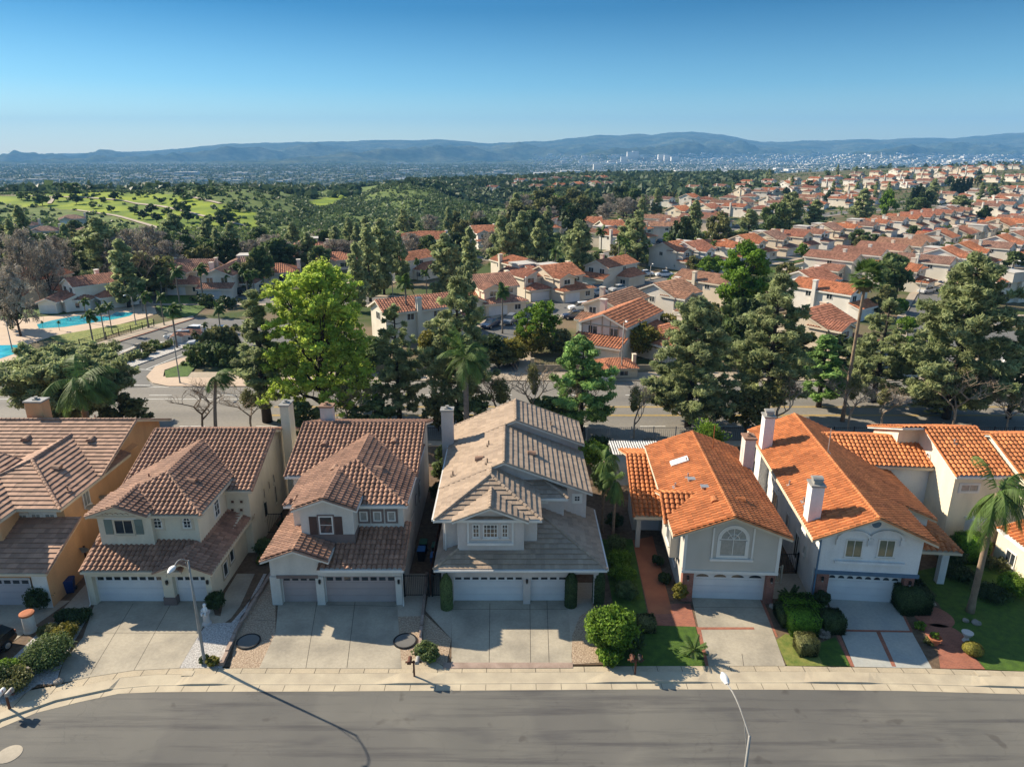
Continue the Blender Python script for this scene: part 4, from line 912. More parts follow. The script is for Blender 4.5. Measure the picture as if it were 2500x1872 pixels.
lines('red_kerb','brickpave',[(*px('B1',[(685,942)])[0][:2],*px('B1',[(1500,690)])[0][:2])],.3,.17)
lines('white_line','white_line',[(*px('B1',[(1130,1080)])[0][:2],*px('B1',[(1480,940)])[0][:2]),(*px('B1',[(1000,1078)])[0][:2],*px('B1',[(1240,1088)])[0][:2]),(*px('B1',[(860,1200)])[0][:2],*px('B1',[(1160,1205)])[0][:2])],.2,.045)
# pool area
sheet('pool_deck',px('B1',[(-500,960),(-500,720),(60,700),(700,640),(850,590),(1180,560),(1210,650),(1100,690),(900,740),(400,830),(180,900),(190,1000),(-300,1100)]),.06,'pool_deck')
sheet('pool_water',px('B1',[(300,768),(285,735),(400,705),(600,668),(830,675),(900,640),(1040,645),(1000,670),(860,700),(500,755)]),.075,'pool')
sheet('pool_water',px('B1',[(-200,1060),(-200,900),(180,893),(195,920),(150,950),(0,1000)]),.075,'pool')
sheet('lawn',px('B1',[(380,830),(700,775),(1180,690),(1190,720),(900,800),(640,890),(440,870)]),.09,'dry_lawn')
sheet('lawn',px('B1',[(1300,505),(1650,500),(1640,560),(1500,670),(1290,690),(1200,600)]),.10,'lawn')
sheet('lawn',px('B1',[(-100,690),(60,640),(430,600),(440,630),(80,700)]),.08,'lawn')
# estate streets
road('estate_street',[(-260,153),(-90,152),(-40,152),(-25,150),(-12,139)],9,side=1.8)
road('estate_street',[(-4,99),(-2.5,118),(1,131),(8,143),(20,156),(36,171),(55,191),(90,225),(150,276),(230,345),(300,400)],9.5,side=1.6)
road('estate_street',[(55,100),(70,112),(82,135),(95,155),(118,178),(160,214),(230,276),(330,362)],9.5,side=1.6)
road('estate_street',[(-40,152),(-30,190),(-12,215),(8,208),(30,222),(62,262),(90,300),(170,380),(300,470)],8.5,side=1.5)
road('estate_street',[(150,118),(200,150),(280,220),(420,340)],9,side=1.5)
road('estate_street',[(70,340),(140,400),(260,470),(420,560)],8.5,side=1.5)
road('estate_street',[(82,135),(150,118),(240,110)],9,side=1.6)
sheet('turning_lot',[(62,105),(90,105),(92,122),(80,134),(68,118)],.034,'street_far')
# ---------------- far houses ----------------
def ht(name):
    return None
def template(kind):
    """origin at the middle of the footprint, front towards -Y"""
    root=thing('house','',"house",(0,0,-500)); ORG[root]=Matrix.Identity(4)
    if kind=='A': secs=[((-5.2,5.2,-4.2,7.2),[('S',-4.2,5.5,.42),('N',7.2,5.5,.42)]),((-5.0,.6,-6.6,0),[('W',-5.0,5.5,.42),('E',.6,5.5,.42)]),((-5.4,5.4,-8.6,-4.3),[('S',-8.6,2.8,.36),('W',-5.4,2.8,.36),('E',5.4,2.8,.36)])]
    if kind=='B': secs=[((-4.2,4.2,-7,8),[('W',-4.2,5.4,.42),('E',4.2,5.4,.42)]),((3.9,8.2,-3,6),[('E',8.2,2.8,.34),('S',-3,2.8,.34)]),((-4.4,4.4,-9.6,-6.6),[('S',-9.6,2.7,.34)])]
    if kind=='C': secs=[((-5.6,-1.5,-6,7),[('W',-5.6,5.3,.42),('E',1.9,5.3,.42)]),((-1.4,5.8,-5,6),[('S',-5,5.2,.38),('N',6,5.2,.38),('E',5.8,5.2,.38)]),((-5.6,1.5,-9,-5.5),[('S',-9,2.8,.36),('E',1.5,2.8,.36),('W',-5.6,2.8,.36)])]
    if kind=='D': secs=[((-6.5,6.5,-5,5),[('W',-6.5,3.0,.40),('E',6.5,3.0,.40),('S',-5,3.0,.40),('N',5,3.0,.40)]),((-6.2,-.6,-8,-1),[('W',-6.2,3.0,.40),('E',-.6,3.0,.40)])]
    ro=make_roof(root,secs,FARK,m_['tile_far'],m_['wall_far'],caps=False,thick=.3)
    b=MB()
    def wv(r,z0,i): wallvol(b,r,z0,secs[i][1],drop=.3)
    if kind=='A':
        wv((-4.7,4.7,-3.7,6.7),0,0); wv((-4.5,.1,-6.0,-1),0,1); wv((-4.9,4.9,-8,-3.7),0,2)
        doors=[(-4.3,.2,-8.0)]; wins=[('S',-2.2,-6.0,4.6,1.8,1.1),('S',2.8,-3.7,4.6,1.6,1.1),('S',2.8,-8,1.6,1.4,1.1),('N',-2.5,6.7,4.4,1.5,1.2),('N',2.2,6.7,4.4,1.5,1.2),('N',-1.5,6.7,1.4,2.4,1.9),('E',1,4.7,4.4,1.2,1.1),('W',2,-4.7,4.4,1.2,1.1)]; ch=(4.9,2.5,0,7.9,.7,1.2); ch2=None
    if kind=='B':
        wv((-3.8,3.8,-6.6,7.5),0,0); wv((3.8,7.7,-2.5,5.5),0,1); wv((-4,4,-9.1,-6.6),0,2)
        doors=[(-3.4,1.6,-9.1)]; wins=[('S',-1.8,-6.6,4.4,1.5,1.2),('S',1.8,-6.6,4.4,1.5,1.2),('S',5.8,-2.5,1.5,1.5,1.1),('N',0,7.5,4.4,1.8,1.2),('N',5.6,5.5,1.4,1.8,1.3),('E',1,3.8,4.6,1.3,.9),('W',-2,-3.8,4.4,1.2,1.0),('W',3,-3.8,4.4,1.2,1.0)]; ch=(-4.0,1.5,0,7.5,1.0,.8)
    if kind=='C':
        wv((-5.1,-1.4,-5.5,6.5),0,0); wv((-1.4,5.3,-4.5,5.5),0,1); wv((-5.1,1.0,-8.5,-5.5),0,2)
        doors=[(-4.8,.2,-8.5)]; wins=[('S',-3.2,-5.5,4.6,1.8,1.2),('S',2.2,-4.5,4.4,2.0,1.1),('S',3.4,-4.5,1.4,1.4,1.2),('N',-3,6.5,4.4,1.4,1.2),('N',2,5.5,4.3,1.8,1.1),('N',2,5.5,1.3,2.4,1.9),('E',0,5.3,4.3,1.2,1.0),('W',0,-5.1,4.3,1.2,1.0)]; ch=(5.5,-1,0,7.3,.8,1.2)
    if kind=='D':
        wv((-6,6,-4.5,4.5),0,0); wv((-5.7,-1.1,-7.5,-4.5),0,1)
        doors=[(-5.3,-1.5,-7.5)]; wins=[('S',2,-4.5,1.5,2.4,1.3),('N',-2,4.5,1.5,2.4,1.3),('N',3,4.5,1.5,1.4,1.1),('E',0,6,1.5,1.5,1.1),('W',0,-6,1.5,1.5,1.1)]; ch=(6.2,1,0,5.6,1.0,1.3)
    b.build('wall',m_['wall_far'],root)
    for x0,x1,y in doors: MB().box(x0,x1,y-.06,y-.01,.02,2.2).build('garage_door',m_['door_white'],root)
    for f,a,p_,z_,w,hh in wins:
        c={'S':(a,p_,z_),'N':(a,p_,z_),'E':(p_,a,z_),'W':(p_,a,z_)}[f]
        fr=orient(MB().box(-w/2-.12,w/2+.12,0,.05,-hh/2-.12,-hh/2).box(-w/2-.12,w/2+.12,0,.05,hh/2,hh/2+.12).box(-w/2-.12,-w/2,0,.05,-hh/2,hh/2).box(w/2,w/2+.12,0,.05,-hh/2,hh/2).box(-.04,.04,.0,.045,-hh/2,hh/2),f,c)
        wo=fr.build('window',m_['trim'],root); orient(MB().box(-w/2,w/2,0,.025,-hh/2,hh/2),f,c).build('pane',m_['glass'],wo)
    x,y,z0,z1,w,d=ch
    MB().box(x-w/2,x+w/2,y-d/2,y+d/2,z0,z1).box(x-w/2-.1,x+w/2+.1,y-d/2-.1,y+d/2+.1,z1,z1+.2).build('chimney',m_['wall_far'],root)
    return root
def low_template(src):   # for houses of a few pixels: walls and roof only
    root=thing('house','','house',(0,0,-500)); 
    for ch in KIDS[src]:
        if ch.name.split('.')[0] in ('roof','wall','chimney'):
            c=ch.copy(); COL.objects.link(c); c.parent=root; KIDS.setdefault(root,[]).append(c)
            if ch.name.startswith('roof'):
                me=FLATROOF[src]; c.data=me
    return root
m_['town_flat']=M('town_flat',(.50,.47,.42),(.42,.40,.37),sc=.5)
TPL={k:template(k) for k in 'ABCD'}
ROOFC=[(.40,.17,.105),(.47,.19,.10),(.36,.18,.12),(.40,.215,.135),(.52,.20,.095),(.32,.185,.135)]
WALLC=[(.66,.60,.50),(.76,.72,.66),(.64,.56,.44),(.74,.69,.60),(.60,.56,.50),(.70,.60,.47)]
RNAME=['red','orange','brown','tan','vivid-orange','weathered']
HOUSES=[]
_fl=MB().box(-2.6,2.6,1.2,6.6,5.2,7.45).box(-2.75,2.75,1.05,6.75,7.45,7.62).mesh('flat_roof',None)
def place_house(x,y,rot,kind=None,rc=None,wc=None,label=None,s=1,group=None):
    kind=kind or random.choice('AABBCCD'); rc=random.randrange(6) if rc is None else rc; wc=random.randrange(6) if wc is None else wc
    c=copy_tree(TPL[kind]); c.location=(x,y,float(T(x,y))); c.rotation_euler=(0,0,rot); s*=.88; c.scale=(s*random.choice((-1,1)) if False else s,s,s)
    j=1+random.uniform(-.08,.08)
    def paint(o):
        for ch in KIDS.get(o,[]):
            nm=ch.name.split('.')[0]
            if nm=='roof': ch.color=(*[v*j for v in ROOFC[rc]],1)
            elif nm in('wall','chimney','fascia'): ch.color=(*[v*j for v in WALLC[wc]],1)
            paint(ch)
    paint(c); c['label']=label or ''; c['rc']=rc
    if kind in 'AC' and random.random()<.3:
        if not _fl.materials: _fl.materials.append(m_['town_flat'])
        link('flat_roof',_fl,c)
    if group: c['group']=group
    HOUSES.append((c,x,y,kind,rc)); return c
ORD=['first','second','third','fourth','fifth','sixth','seventh','eighth','ninth','tenth','eleventh','twelfth','thirteenth','fourteenth','fifteenth','sixteenth','seventeenth','eighteenth','nineteenth','twentieth']
def ordn(i):
    if i<20: return ORD[i]
    tens=['twenty','thirty','forty','fifty','sixty','seventy','eighty','ninety'][(i+1)//10-2]; u=(i+1)%10
    return tens+('ieth' if False else '') if u==0 else tens+'-'+ORD[u-1]
KN={'A':'two-storey house with low front roof','B':'gabled two-storey house with side wing','C':'two-storey house with hipped wing','D':'low single-storey house'}
def label_row(hs,text,group):
    hs=sorted(hs,key=lambda h:h[1]/h[2])
    for i,h in enumerate(hs):
        h[0]['label']=f"{RNAME[h[4]]}-roofed house, {ordn(i)} from the left {text}"; h[0]['group']=group
ROWCARS=[]; DW=[]; LW=[]
def row(p0,p1,n,face,text,group,jit=1.0,kinds='ABC',skip=()):
    hs=[]
    for i in range(n):
        if i in skip: continue
        t=(i+.5)/n; x=p0[0]+(p1[0]-p0[0])*t+random.uniform(-jit,jit)*.6; y=p0[1]+(p1[1]-p0[1])*t+random.uniform(-jit,jit)*.6
        a=math.atan2(p1[1]-p0[1],p1[0]-p0[0]); rot=a if face>0 else a+math.pi
        place_house(x,y,rot+random.uniform(-.04,.04),random.choice(kinds)); hs.append(HOUSES[-1])
        if y<420:
            rr=rot; fx,fy=math.sin(rr),-math.cos(rr); sx,sy=math.cos(rr),math.sin(rr)
            def q_(u_,v_): return (x+sx*u_+fx*v_,y+sy*u_+fy*v_)
            DW.append([q_(-4.3,7.6),q_(.4,7.6),q_(.4,14.5),q_(-4.3,14.5)]); LW.append([q_(.6,7.4),q_(5.6,7.4),q_(5.6,14.3),q_(.6,14.3)])
            if random.random()<.42: ROWCARS.append((*q_(random.choice((-3.1,-1.0)),11),rr+math.pi/2))
    label_row(hs,text,group); return hs
D42=R(42)
# ---------------- vegetation ----------------
def leaf_quads(C,size,elong=1.0,outward=None,rng=RNG,bias=.5):
    """C (N,3) centres -> quads"""
    n=len(C); nr=rng.normal(size=(n,3))
    if outward is not None: nr=nr*(1-bias)+outward*bias*1.6
    nr/=np.linalg.norm(nr,axis=1,keepdims=True)+1e-9
    t=rng.normal(size=(n,3)); t-=nr*(t*nr).sum(1,keepdims=True); t/=np.linalg.norm(t,axis=1,keepdims=True)+1e-9
    b=np.cross(nr,t); s=size*(.6+.8*rng.random((n,1))) ; e=s*elong
    V=np.stack([C-t*e-b*s*.5,C+b*s*.75-t*e*.1,C+t*e+b*s*.1,C-b*s*.75+t*e*.1],1).reshape(-1,3)
    return V,np.arange(n*4).reshape(n,4)
def clumps_to_mesh(name,cl,per,size,elong,mat,squash=.8,rng=RNG,droop=0,dens=.5):
    """cl: (N,4) x,y,z,r"""
    cl=np.asarray(cl,float); N_=len(cl)
    w=np.repeat(np.arange(N_),per); d=rng.normal(size=(len(w),3)); d/=np.linalg.norm(d,axis=1,keepdims=True)
    rad=(rng.random(len(w))**dens)[:,None]; r=cl[w,3:4]
    P=cl[w,:3]+d*rad*r*np.array([1,1,squash]); 
    if droop: P[:,2]-=droop*rng.random(len(w))*r[:,0]
    V,Q=leaf_quads(P,size,elong,d,rng); cv=rng.random(N_)
    var=np.clip(cv[w]*.6+rng.random(len(w))*.4,0,1)
    return np_mesh(name,V,Q,mat,var)
def dims(d):
    P=[]
    for k in ('crown','trunk'):
        if k in d:
            a=np.empty(len(d[k].vertices)*3,np.float32); d[k].vertices.foreach_get('co',a); P.append(a.reshape(-1,3))
    P=np.concatenate(P); d['H']=float(P[:,2].max()); d['R']=float(np.percentile(np.hypot(P[:,0],P[:,1]),96)) if d.get('R') else 1; return d
def limb(b,p,q,r0,r1,seg=4,wob_=.08,n=5):
    p=Vector(p); q=Vector(q); L_=(q-p).length; pts=[];rs=[]
    for i in range(seg+1):
        t=i/seg; k=p.lerp(q,t)+Vector([random.uniform(-1,1)*wob_*L_*(.5 if 0<i<seg else 0) for _ in range(3)]); pts.append(k); rs.append(r0+(r1-r0)*t)
    b.tube(pts,rs,n); return pts
def pine_tpl(H=18,Rr=4.5,base=.22,prof='cone',leaf='pine_leaf',per=95,size=.13,elong=2.6,lev=.85,nb=6,seed=1,clr=.62,lean=0,bark='bark',gap=.12):
    random.seed(seed); rng=np.random.default_rng(seed)
    tr=MB(); pts=[(lean*(t**1.5)*H*.1+random.uniform(-.08,.08),random.uniform(-.08,.08),H*t) for t in (0,.15,.3,.45,.6,.75,.9,.98)]
    tr.tube(pts,[.34*H/18*(1.15-t) for t in (0,.15,.3,.45,.6,.75,.9,1.0)],8); cl=[]
    z=H*base; k=0
    while z<H*.985:
        t=(z/H-base)/(1-base); 
        if prof=='cone': L_=Rr*(1-t)**.75*(.55+.45*min(1,t*5))
        elif prof=='taper': L_=Rr*(1-t)**.62*(.75+.25*min(1,t*4))
        elif prof=='oval': L_=Rr*math.sqrt(max(.02,1-(2*t-.75)**2/1.6))*(1 if t<.8 else (1-t)*4+.25)
        elif prof=='round': L_=Rr*math.sqrt(max(.03,1-(2*t-1)**2))
        else: L_=Rr*(1-t**2)**.6*(.4+.6*min(1,t*3))
        x0=np.interp(z/H,[0,.15,.3,.45,.6,.75,.9,.98],[p[0] for p in pts])
        n_=max(3,int(nb*(.6+.5*L_/Rr)))
        for j in range(n_):
            if random.random()<gap: continue
            a=2*math.pi*(j/n_)+k*.9+random.uniform(-.5,.5); LL=L_*random.uniform(.5,1.22); up=random.uniform(.0,.55); z_=z; z=z+random.uniform(-.5,.5)*lev
            ex,ey,ez=x0+math.cos(a)*LL,math.sin(a)*LL,z+LL*up
            tr.tube([(x0,0,z-.1),(x0+math.cos(a)*LL*.5,math.sin(a)*LL*.5,z+LL*up*.35),(ex,ey,ez)],[.08*H/18,.05,.015],4,cap=False)
            m=max(1,int(LL/.9))
            for q in range(m):
                f=1-(q/(m+.0))*.72 if m>1 else .9
                for s in range(2 if f>.5 else 1):
                    aa=a+random.uniform(-.30,.30)*(1.1-f*.3); rr=clr*random.uniform(.65,1.25)*(.8+.3*LL/Rr)
                    cl.append((x0+math.cos(aa)*LL*f,math.sin(aa)*LL*f,z+LL*up*f+random.uniform(-.25,.45),rr))
            z=z_
        z+=lev*random.uniform(.8,1.2)*(.7 if z>H*.8 else 1); k+=1
    for i in range(4): cl.append((x0,0,H*(.97+.01*i),clr*.5))
    return dict(crown=clumps_to_mesh('crown',cl,per,size,elong,m_[leaf],.9,rng,dens=.45),trunk=tr.mesh('trunk',m_[bark],True),H=H,R=Rr)
def decid_tpl(H=16,Rr=5.5,leaf='lime_leaf',n=240,per=110,size=.17,seed=3,lobes=9,bark='bark',elong=1.1,base=.12,clr=.95,zs=1.0,prof=1):
    random.seed(seed); rng=np.random.default_rng(seed); tr=MB(); cl=[]
    tr.tube([(0,0,0),(.1,0,H*.2),(0,.1,H*.4),(.1,0,H*.7)],[.36*H/16,.28*H/16,.2*H/16,.05],8)
    lo=[]
    for i in range(lobes):
        a=i*2.399+random.uniform(-.3,.3); t=(i+.5)/lobes; zz=H*(base+.15+(.72-base)*t); rr=Rr*math.sqrt(max(.05,1-((1.7*t-.7)**2 if prof==1 else (1.45*t-.5)**2)))*.62*random.uniform(.6,1.15)
        if prof==2: zz=H*(.13+.72*t)
        c=(math.cos(a)*rr,math.sin(a)*rr,zz); lr=Rr*(.5 if prof==1 else .38)*random.uniform(.8,1.2)*(1-.35*t); lo.append((*c,lr)); pts=limb(tr,(0,0,zz*.45),c,.13*H/16,.03,4,.07)
        for j in range(5):
            e=Vector(c)+Vector([random.uniform(-1,1)*lr*.8 for _ in range(3)]); limb(tr,pts[2+j%3],e,.05,.012,3,.08,4)
    for i in range(n):
        l=lo[i%lobes]; d=rng.normal(size=3); d/=np.linalg.norm(d); r=l[3]*(.45+.6*rng.random())
        cl.append((l[0]+d[0]*r,l[1]+d[1]*r,max(H*base,l[2]+d[2]*r*.85*zs),clr*rng.uniform(.45,1.1)))
    return dict(crown=clumps_to_mesh('crown',cl,per,size,elong,m_[leaf],.8,rng,dens=.6 if prof==1 else .9),trunk=tr.mesh('trunk',m_[bark],True),H=H,R=Rr)
def bare_tpl(H=8,seed=5,spread=.55,mat='twig',mistletoe=True,depth=6,r0=.13):
    random.seed(seed); tr=MB(); 
    def grow(p,d,L_,r,k):
        q=p+d*L_; mid=p.lerp(q,.5)+Vector([random.uniform(-.07,.07)*L_ for _ in range(3)]); tr.tube([p,mid,q],[r,r*.85,r*.68],5 if k<2 else 3,cap=False)
        if k>=depth: return
        for i in range(3 if k<4 else 2):
            a=random.uniform(0,6.28); s=Vector((math.cos(a),math.sin(a),random.uniform(-.1,.3)))
            nd=(d*(1-spread)+s*spread+Vector((0,0,.12))).normalized(); grow(q if i else p.lerp(q,.75),nd,L_*random.uniform(.62,.85),r*.62,k+1)
    grow(Vector((0,0,0)),Vector((0,0,1)),H*.24,r0,0)
    d=dict(trunk=tr.mesh('trunk',m_[mat],False),H=H,R=H*.5)
    if mistletoe: d['crown']=clumps_to_mesh('crown',[(.2,.1,H*.5,.7),(.1,0,H*.58,.6),(.3,.1,H*.42,.4)],500,.07,1.6,m_['olive_leaf'],1.3,np.random.default_rng(seed))
    return d
def palm_tpl(H=9,seed=1,nf=22,FL=2.6,kind='queen',wind=.0,leaf='palm_leaf',bark='bark_grey',tr_r=.2,bend=0,bulge=0,lw=.07,ll=.55,dr=1.0):
    random.seed(seed); tr=MB(); N_=14
    tp=[(bend*(i/N_)**1.8,0,H*i/N_) for i in range(N_+1)]
    tr.tube(tp,[tr_r*(1.35 if i==0 else 1.12 if i==1 else 1-.25*i/N_+(bulge*math.sin(math.pi*i/N_)))*(1+.05*(i%2)) for i in range(N_+1)],10)
    V=[];Q=[];var=[]
    dead=MB()
    for f in range(nf):
        a=2*math.pi*f*.381966+random.uniform(-.2,.2); el=R(random.uniform(72,-25)) if kind!='fan' else R(random.uniform(85,-50)); L_=FL*random.uniform(.85,1.12)
        d=Vector((math.cos(a)*math.cos(el),math.sin(a)*math.cos(el),math.sin(el))); d=(d+Vector((wind,-wind*.2,0))).normalized(); p=Vector(tp[-1])+Vector((0,0,.05)); fv=random.random()
        if kind=='fan':
            q=p+d*L_*.55; s=d.cross(Vector((0,0,1))); s.normalize(); up=s.cross(d); off=len(V)
            w=.02; V+= [tuple(p-s*w),tuple(p+s*w),tuple(q+s*w),tuple(q-s*w)]; Q.append((off,off+1,off+2,off+3)); var.append(fv)
            for k in range(15):
                t=-1.25+2.5*k/14; dd=(d*math.cos(t)+s*math.sin(t)+Vector((0,0,-.25*abs(t)-.1))).normalized(); e=q+dd*L_*.52*(1-.12*abs(t)); ww=(d*-math.sin(t)+s*math.cos(t))*.09; off=len(V); m_2=q.lerp(e,.5)
                V+= [tuple(q),tuple(m_2+ww),tuple(e),tuple(m_2-ww)]; Q.append((off,off+1,off+2,off+3)); var.append(min(1,fv*.6+random.random()*.4))
            continue
        pts=[p.copy()]; seg=9
        for i in range(seg):
            d=(d+Vector((wind*.12,0,(-.10-.022*i)*dr))).normalized(); p=p+d*L_/seg; pts.append(p.copy())
        for i in range(len(pts)-1):
            d=(pts[i+1]-pts[i]).normalized(); s=d.cross(Vector((0,0,1)))
            if s.length<.05: s=Vector((1,0,0))
            s.normalize(); off=len(V); w=.025
            V+= [tuple(pts[i]-s*w),tuple(pts[i]+s*w),tuple(pts[i+1]+s*w),tuple(pts[i+1]-s*w)]; Q.append((off,off+1,off+2,off+3)); var.append(.8)
            if i==0: continue
            for h in range(4):
                c=pts[i].lerp(pts[i+1],h/4); t=(i+h/4)/seg; ln=ll*math.sin(math.pi*min(1,.12+t*.92))**.6+.08
                for sg in (-1,1):
                    dd=(s*sg*.8+d*.55+Vector((wind*.35,0,-.45+random.uniform(-.25,.15)))).normalized(); e=c+dd*ln; ww=d*lw*.5; off=len(V)
                    V+= [tuple(c-ww),tuple(c+ww),tuple(e+ww*.3),tuple(e-ww*.3)]; Q.append((off,off+1,off+2,off+3)); var.append(min(1,fv*.5+random.random()*.5))
    d_=dict(crown=np_mesh('crown',V,Q,m_[leaf],var),trunk=tr.mesh('trunk',m_[bark],True),H=H,R=FL)
    if kind=='fan':
        V=[];Q=[]
        for f in range(110):
            a=random.uniform(0,6.28); z=random.uniform(-2.2,-.1); p=Vector(tp[-1])+Vector((0,0,z*.5)); e=p+Vector((math.cos(a)*random.uniform(.5,1.5),math.sin(a)*random.uniform(.5,1.5),-random.uniform(.4,1.3))); s=Vector((-math.sin(a),math.cos(a),0))*.3; off=len(V)
            V+= [tuple(p-s*.2),tuple(p+s*.2),tuple(e+s),tuple(e-s)]; Q.append((off,off+1,off+2,off+3))
        d_['dry']=np_mesh('dry_fronds',V,Q,m_['palm_dry'],[random.random() for _ in Q])
    return d_
def shrub_mesh(name,rad,leaf,n=40,per=60,size=.06,elong=1.2,seed=1,h=None,shape='dome'):
    rng=np.random.default_rng(seed); cl=[]; h=h or rad
    for i in range(n):
        d=rng.normal(size=3); d/=np.linalg.norm(d); r=rng.uniform(.45,.85)
        if shape=='column': cl.append((d[0]*rad*.6,d[1]*rad*.6,h*(.06+.9*rng.random()),rad*.5))
        else: cl.append((d[0]*rad*r,d[1]*rad*r,h*.5+d[2]*h*.42*r*(1 if d[2]>0 else .9),rad*rng.uniform(.22,.42)))
    return clumps_to_mesh(name,cl,per,size,elong,m_[leaf],.85,rng,dens=.45)
def solid_shrub(name,rad,h,leaf,n=2600,size=.06,seed=1,shape='ball'):  # clipped topiary: leaves on the surface only
    rng=np.random.default_rng(seed); d=rng.normal(size=(n,3)); d/=np.linalg.norm(d,axis=1,keepdims=True)
    if shape=='ball': P=d*np.array([rad,rad,h/2])+np.array([0,0,h/2])
    elif shape=='column':
        z=rng.random(n)*h; rr=rad*np.clip(np.minimum(1,(h-z)/ (h*.25))**.6,.1,1); a=rng.random(n)*6.283; P=np.stack([np.cos(a)*rr,np.sin(a)*rr,z],1); d=np.stack([np.cos(a),np.sin(a),a*0+.2],1)
    else:
        mx=np.abs(d).max(1,keepdims=True); P=d/mx; P=P*np.array([rad,rad,h/2])+np.array([0,0,h/2])
    P=P*(1+rng.normal(size=(n,1))*.02); V,Q=leaf_quads(P,size,1.2,d,rng,.75)
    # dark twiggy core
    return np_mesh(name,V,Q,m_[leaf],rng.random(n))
TREES={}
TREES['pine1']=pine_tpl(18,4.6,.10,'taper',seed=11,per=60,size=.10,elong=3,clr=.46,lev=.7,nb=6,gap=.25)
TREES['pine2']=pine_tpl(19,4.8,.14,'taper',seed=12,per=60,size=.105,elong=3,clr=.5,lev=.75,nb=7,gap=.25)
TREES['pine3']=pine_tpl(15,3.1,.14,'cone',leaf='pine_green',seed=13,per=110,clr=.6,gap=.2)
TREES['pine4']=pine_tpl(20,6.2,.10,'taper',seed=14,nb=8,per=66,clr=.56,size=.11,elong=3,lev=.75,gap=.22)
TREES['thin']=pine_tpl(20,2.3,.16,'cone',seed=15,per=85,size=.1,elong=3,clr=.42,nb=5,lev=.7,gap=.15)
TREES['stone']=pine_tpl(11,6.8,.22,'round',seed=16,nb=12,per=90,clr=.62,size=.13,elong=2.4,lev=.6,gap=.08)
TREES['lush']=pine_tpl(14,4.5,.10,'taper',leaf='pine_green',seed=17,per=80,clr=.55,size=.11,elong=2.6,gap=.28,lev=.75)
TREES['lime']=decid_tpl(17,5.2,seed=21,n=1000,per=60,lobes=30,clr=.6,size=.115,base=.02,prof=2)
TREES['tall']=decid_tpl(17,4.2,'bright_leaf',seed=22,n=200,per=90,lobes=10,clr=1.1,size=.2)
TREES['yellow']=decid_tpl(9,4.3,'bright_leaf',seed=24,n=150,per=70,clr=.8,size=.17,lobes=7)
TREES['bare']=bare_tpl(8,5,.6); TREES['bare2']=bare_tpl(7.5,6,.5); TREES['bare3']=bare_tpl(11,8,.62,'bark_pale',False,6,.22)
TREES['queen']=palm_tpl(6.5,31,26,2.9,wind=.45,tr_r=.26,lw=.09,ll=.8,bark='bark_pale'); TREES['queen2']=palm_tpl(9.5,32,20,2.6,wind=.75,bend=1.0,tr_r=.24,lw=.085,ll=.75)
TREES['lush_palm']=palm_tpl(8.5,33,30,3.0,wind=.15,tr_r=.28,lw=.09,ll=.85,bark='bark_grey')
TREES['fan']=palm_tpl(21,34,70,2.5,'fan',tr_r=.25,bark='bark_pale',bend=.25)
for _k in list(TREES): 
    if 'palm' not in _k and _k not in('queen','queen2','fan'): dims(TREES[_k])
TREES['far_palm']=palm_tpl(10,35,18,3.1,wind=.6,tr_r=.24,lw=.2,ll=.95,bark='bark_grey'); TREES['far_palm2']=palm_tpl(12,36,18,2.9,wind=.35,tr_r=.22,lw=.2,ll=.9)
# lighter models for the middle distance
TREES['m_pine']=pine_tpl(17,3.6,.12,'cone',seed=41,per=34,size=.30,elong=1.6,clr=.95,lev=1.3,nb=5)
TREES['m_pine2']=pine_tpl(16,3.3,.10,'oval',seed=42,per=34,size=.30,elong=1.6,clr=.95,lev=1.3,nb=5)
TREES['m_round']=decid_tpl(9,4.0,'mid_leaf',seed=43,n=80,per=36,size=.34,clr=1.1,lobes=7)
TREES['m_olive']=decid_tpl(8,4.0,'olive_leaf',seed=44,n=80,per=34,size=.32,clr=1.1,lobes=7)
TREES['m_bright']=decid_tpl(8,3.4,'bright_leaf',seed=45,n=70,per=34,size=.30,clr=1.0,lobes=7)
TREES['m_dark']=decid_tpl(8,4.2,'dark_leaf',seed=46,n=80,per=36,size=.34,clr=1.2,lobes=7)
TREES['m_grey']=decid_tpl(11,4.4,'bareleaf',seed=47,n=100,per=34,size=.085,clr=1.1,lobes=10,elong=4.5)
TREES['cypress']=pine_tpl(11,.95,.03,'oval',leaf='dark_leaf',seed=48,per=40,size=.2,elong=1.3,clr=.6,lev=.8,nb=4,gap=0)
for _k in list(TREES):
    if _k[:2]=='m_' or _k=='cypress': dims(TREES[_k])
# far models (a few hundred faces)
TREES['f_round']=decid_tpl(9,4.2,'mid_leaf',seed=51,n=26,per=20,size=.75,clr=1.5,lobes=6)
TREES['f_dark']=decid_tpl(9,4.4,'dark_leaf',seed=52,n=26,per=20,size=.75,clr=1.5,lobes=6)
TREES['f_olive']=decid_tpl(8,4.2,'olive_leaf',seed=53,n=24,per=20,size=.7,clr=1.5,lobes=6)
TREES['f_pine']=pine_tpl(15,3.0,.08,'cone',seed=54,per=16,size=.6,elong=1.2,clr=1.2,lev=1.9,nb=4)
TDESC={'m_pine':'tall dark pine','m_pine2':'tall oval pine','m_round':'round green tree','m_olive':'olive-green tree','m_bright':'bright green tree','m_dark':'dark leafy tree','m_grey':'leafless grey-brown tree','cypress':'narrow dark cypress','far_palm':'windblown palm','far_palm2':'slender palm','f_round':'round green tree','f_dark':'dark round tree','f_olive':'olive-green tree','f_pine':'dark pointed pine','bare3':'bare branching tree','stone':'broad dark pine'}
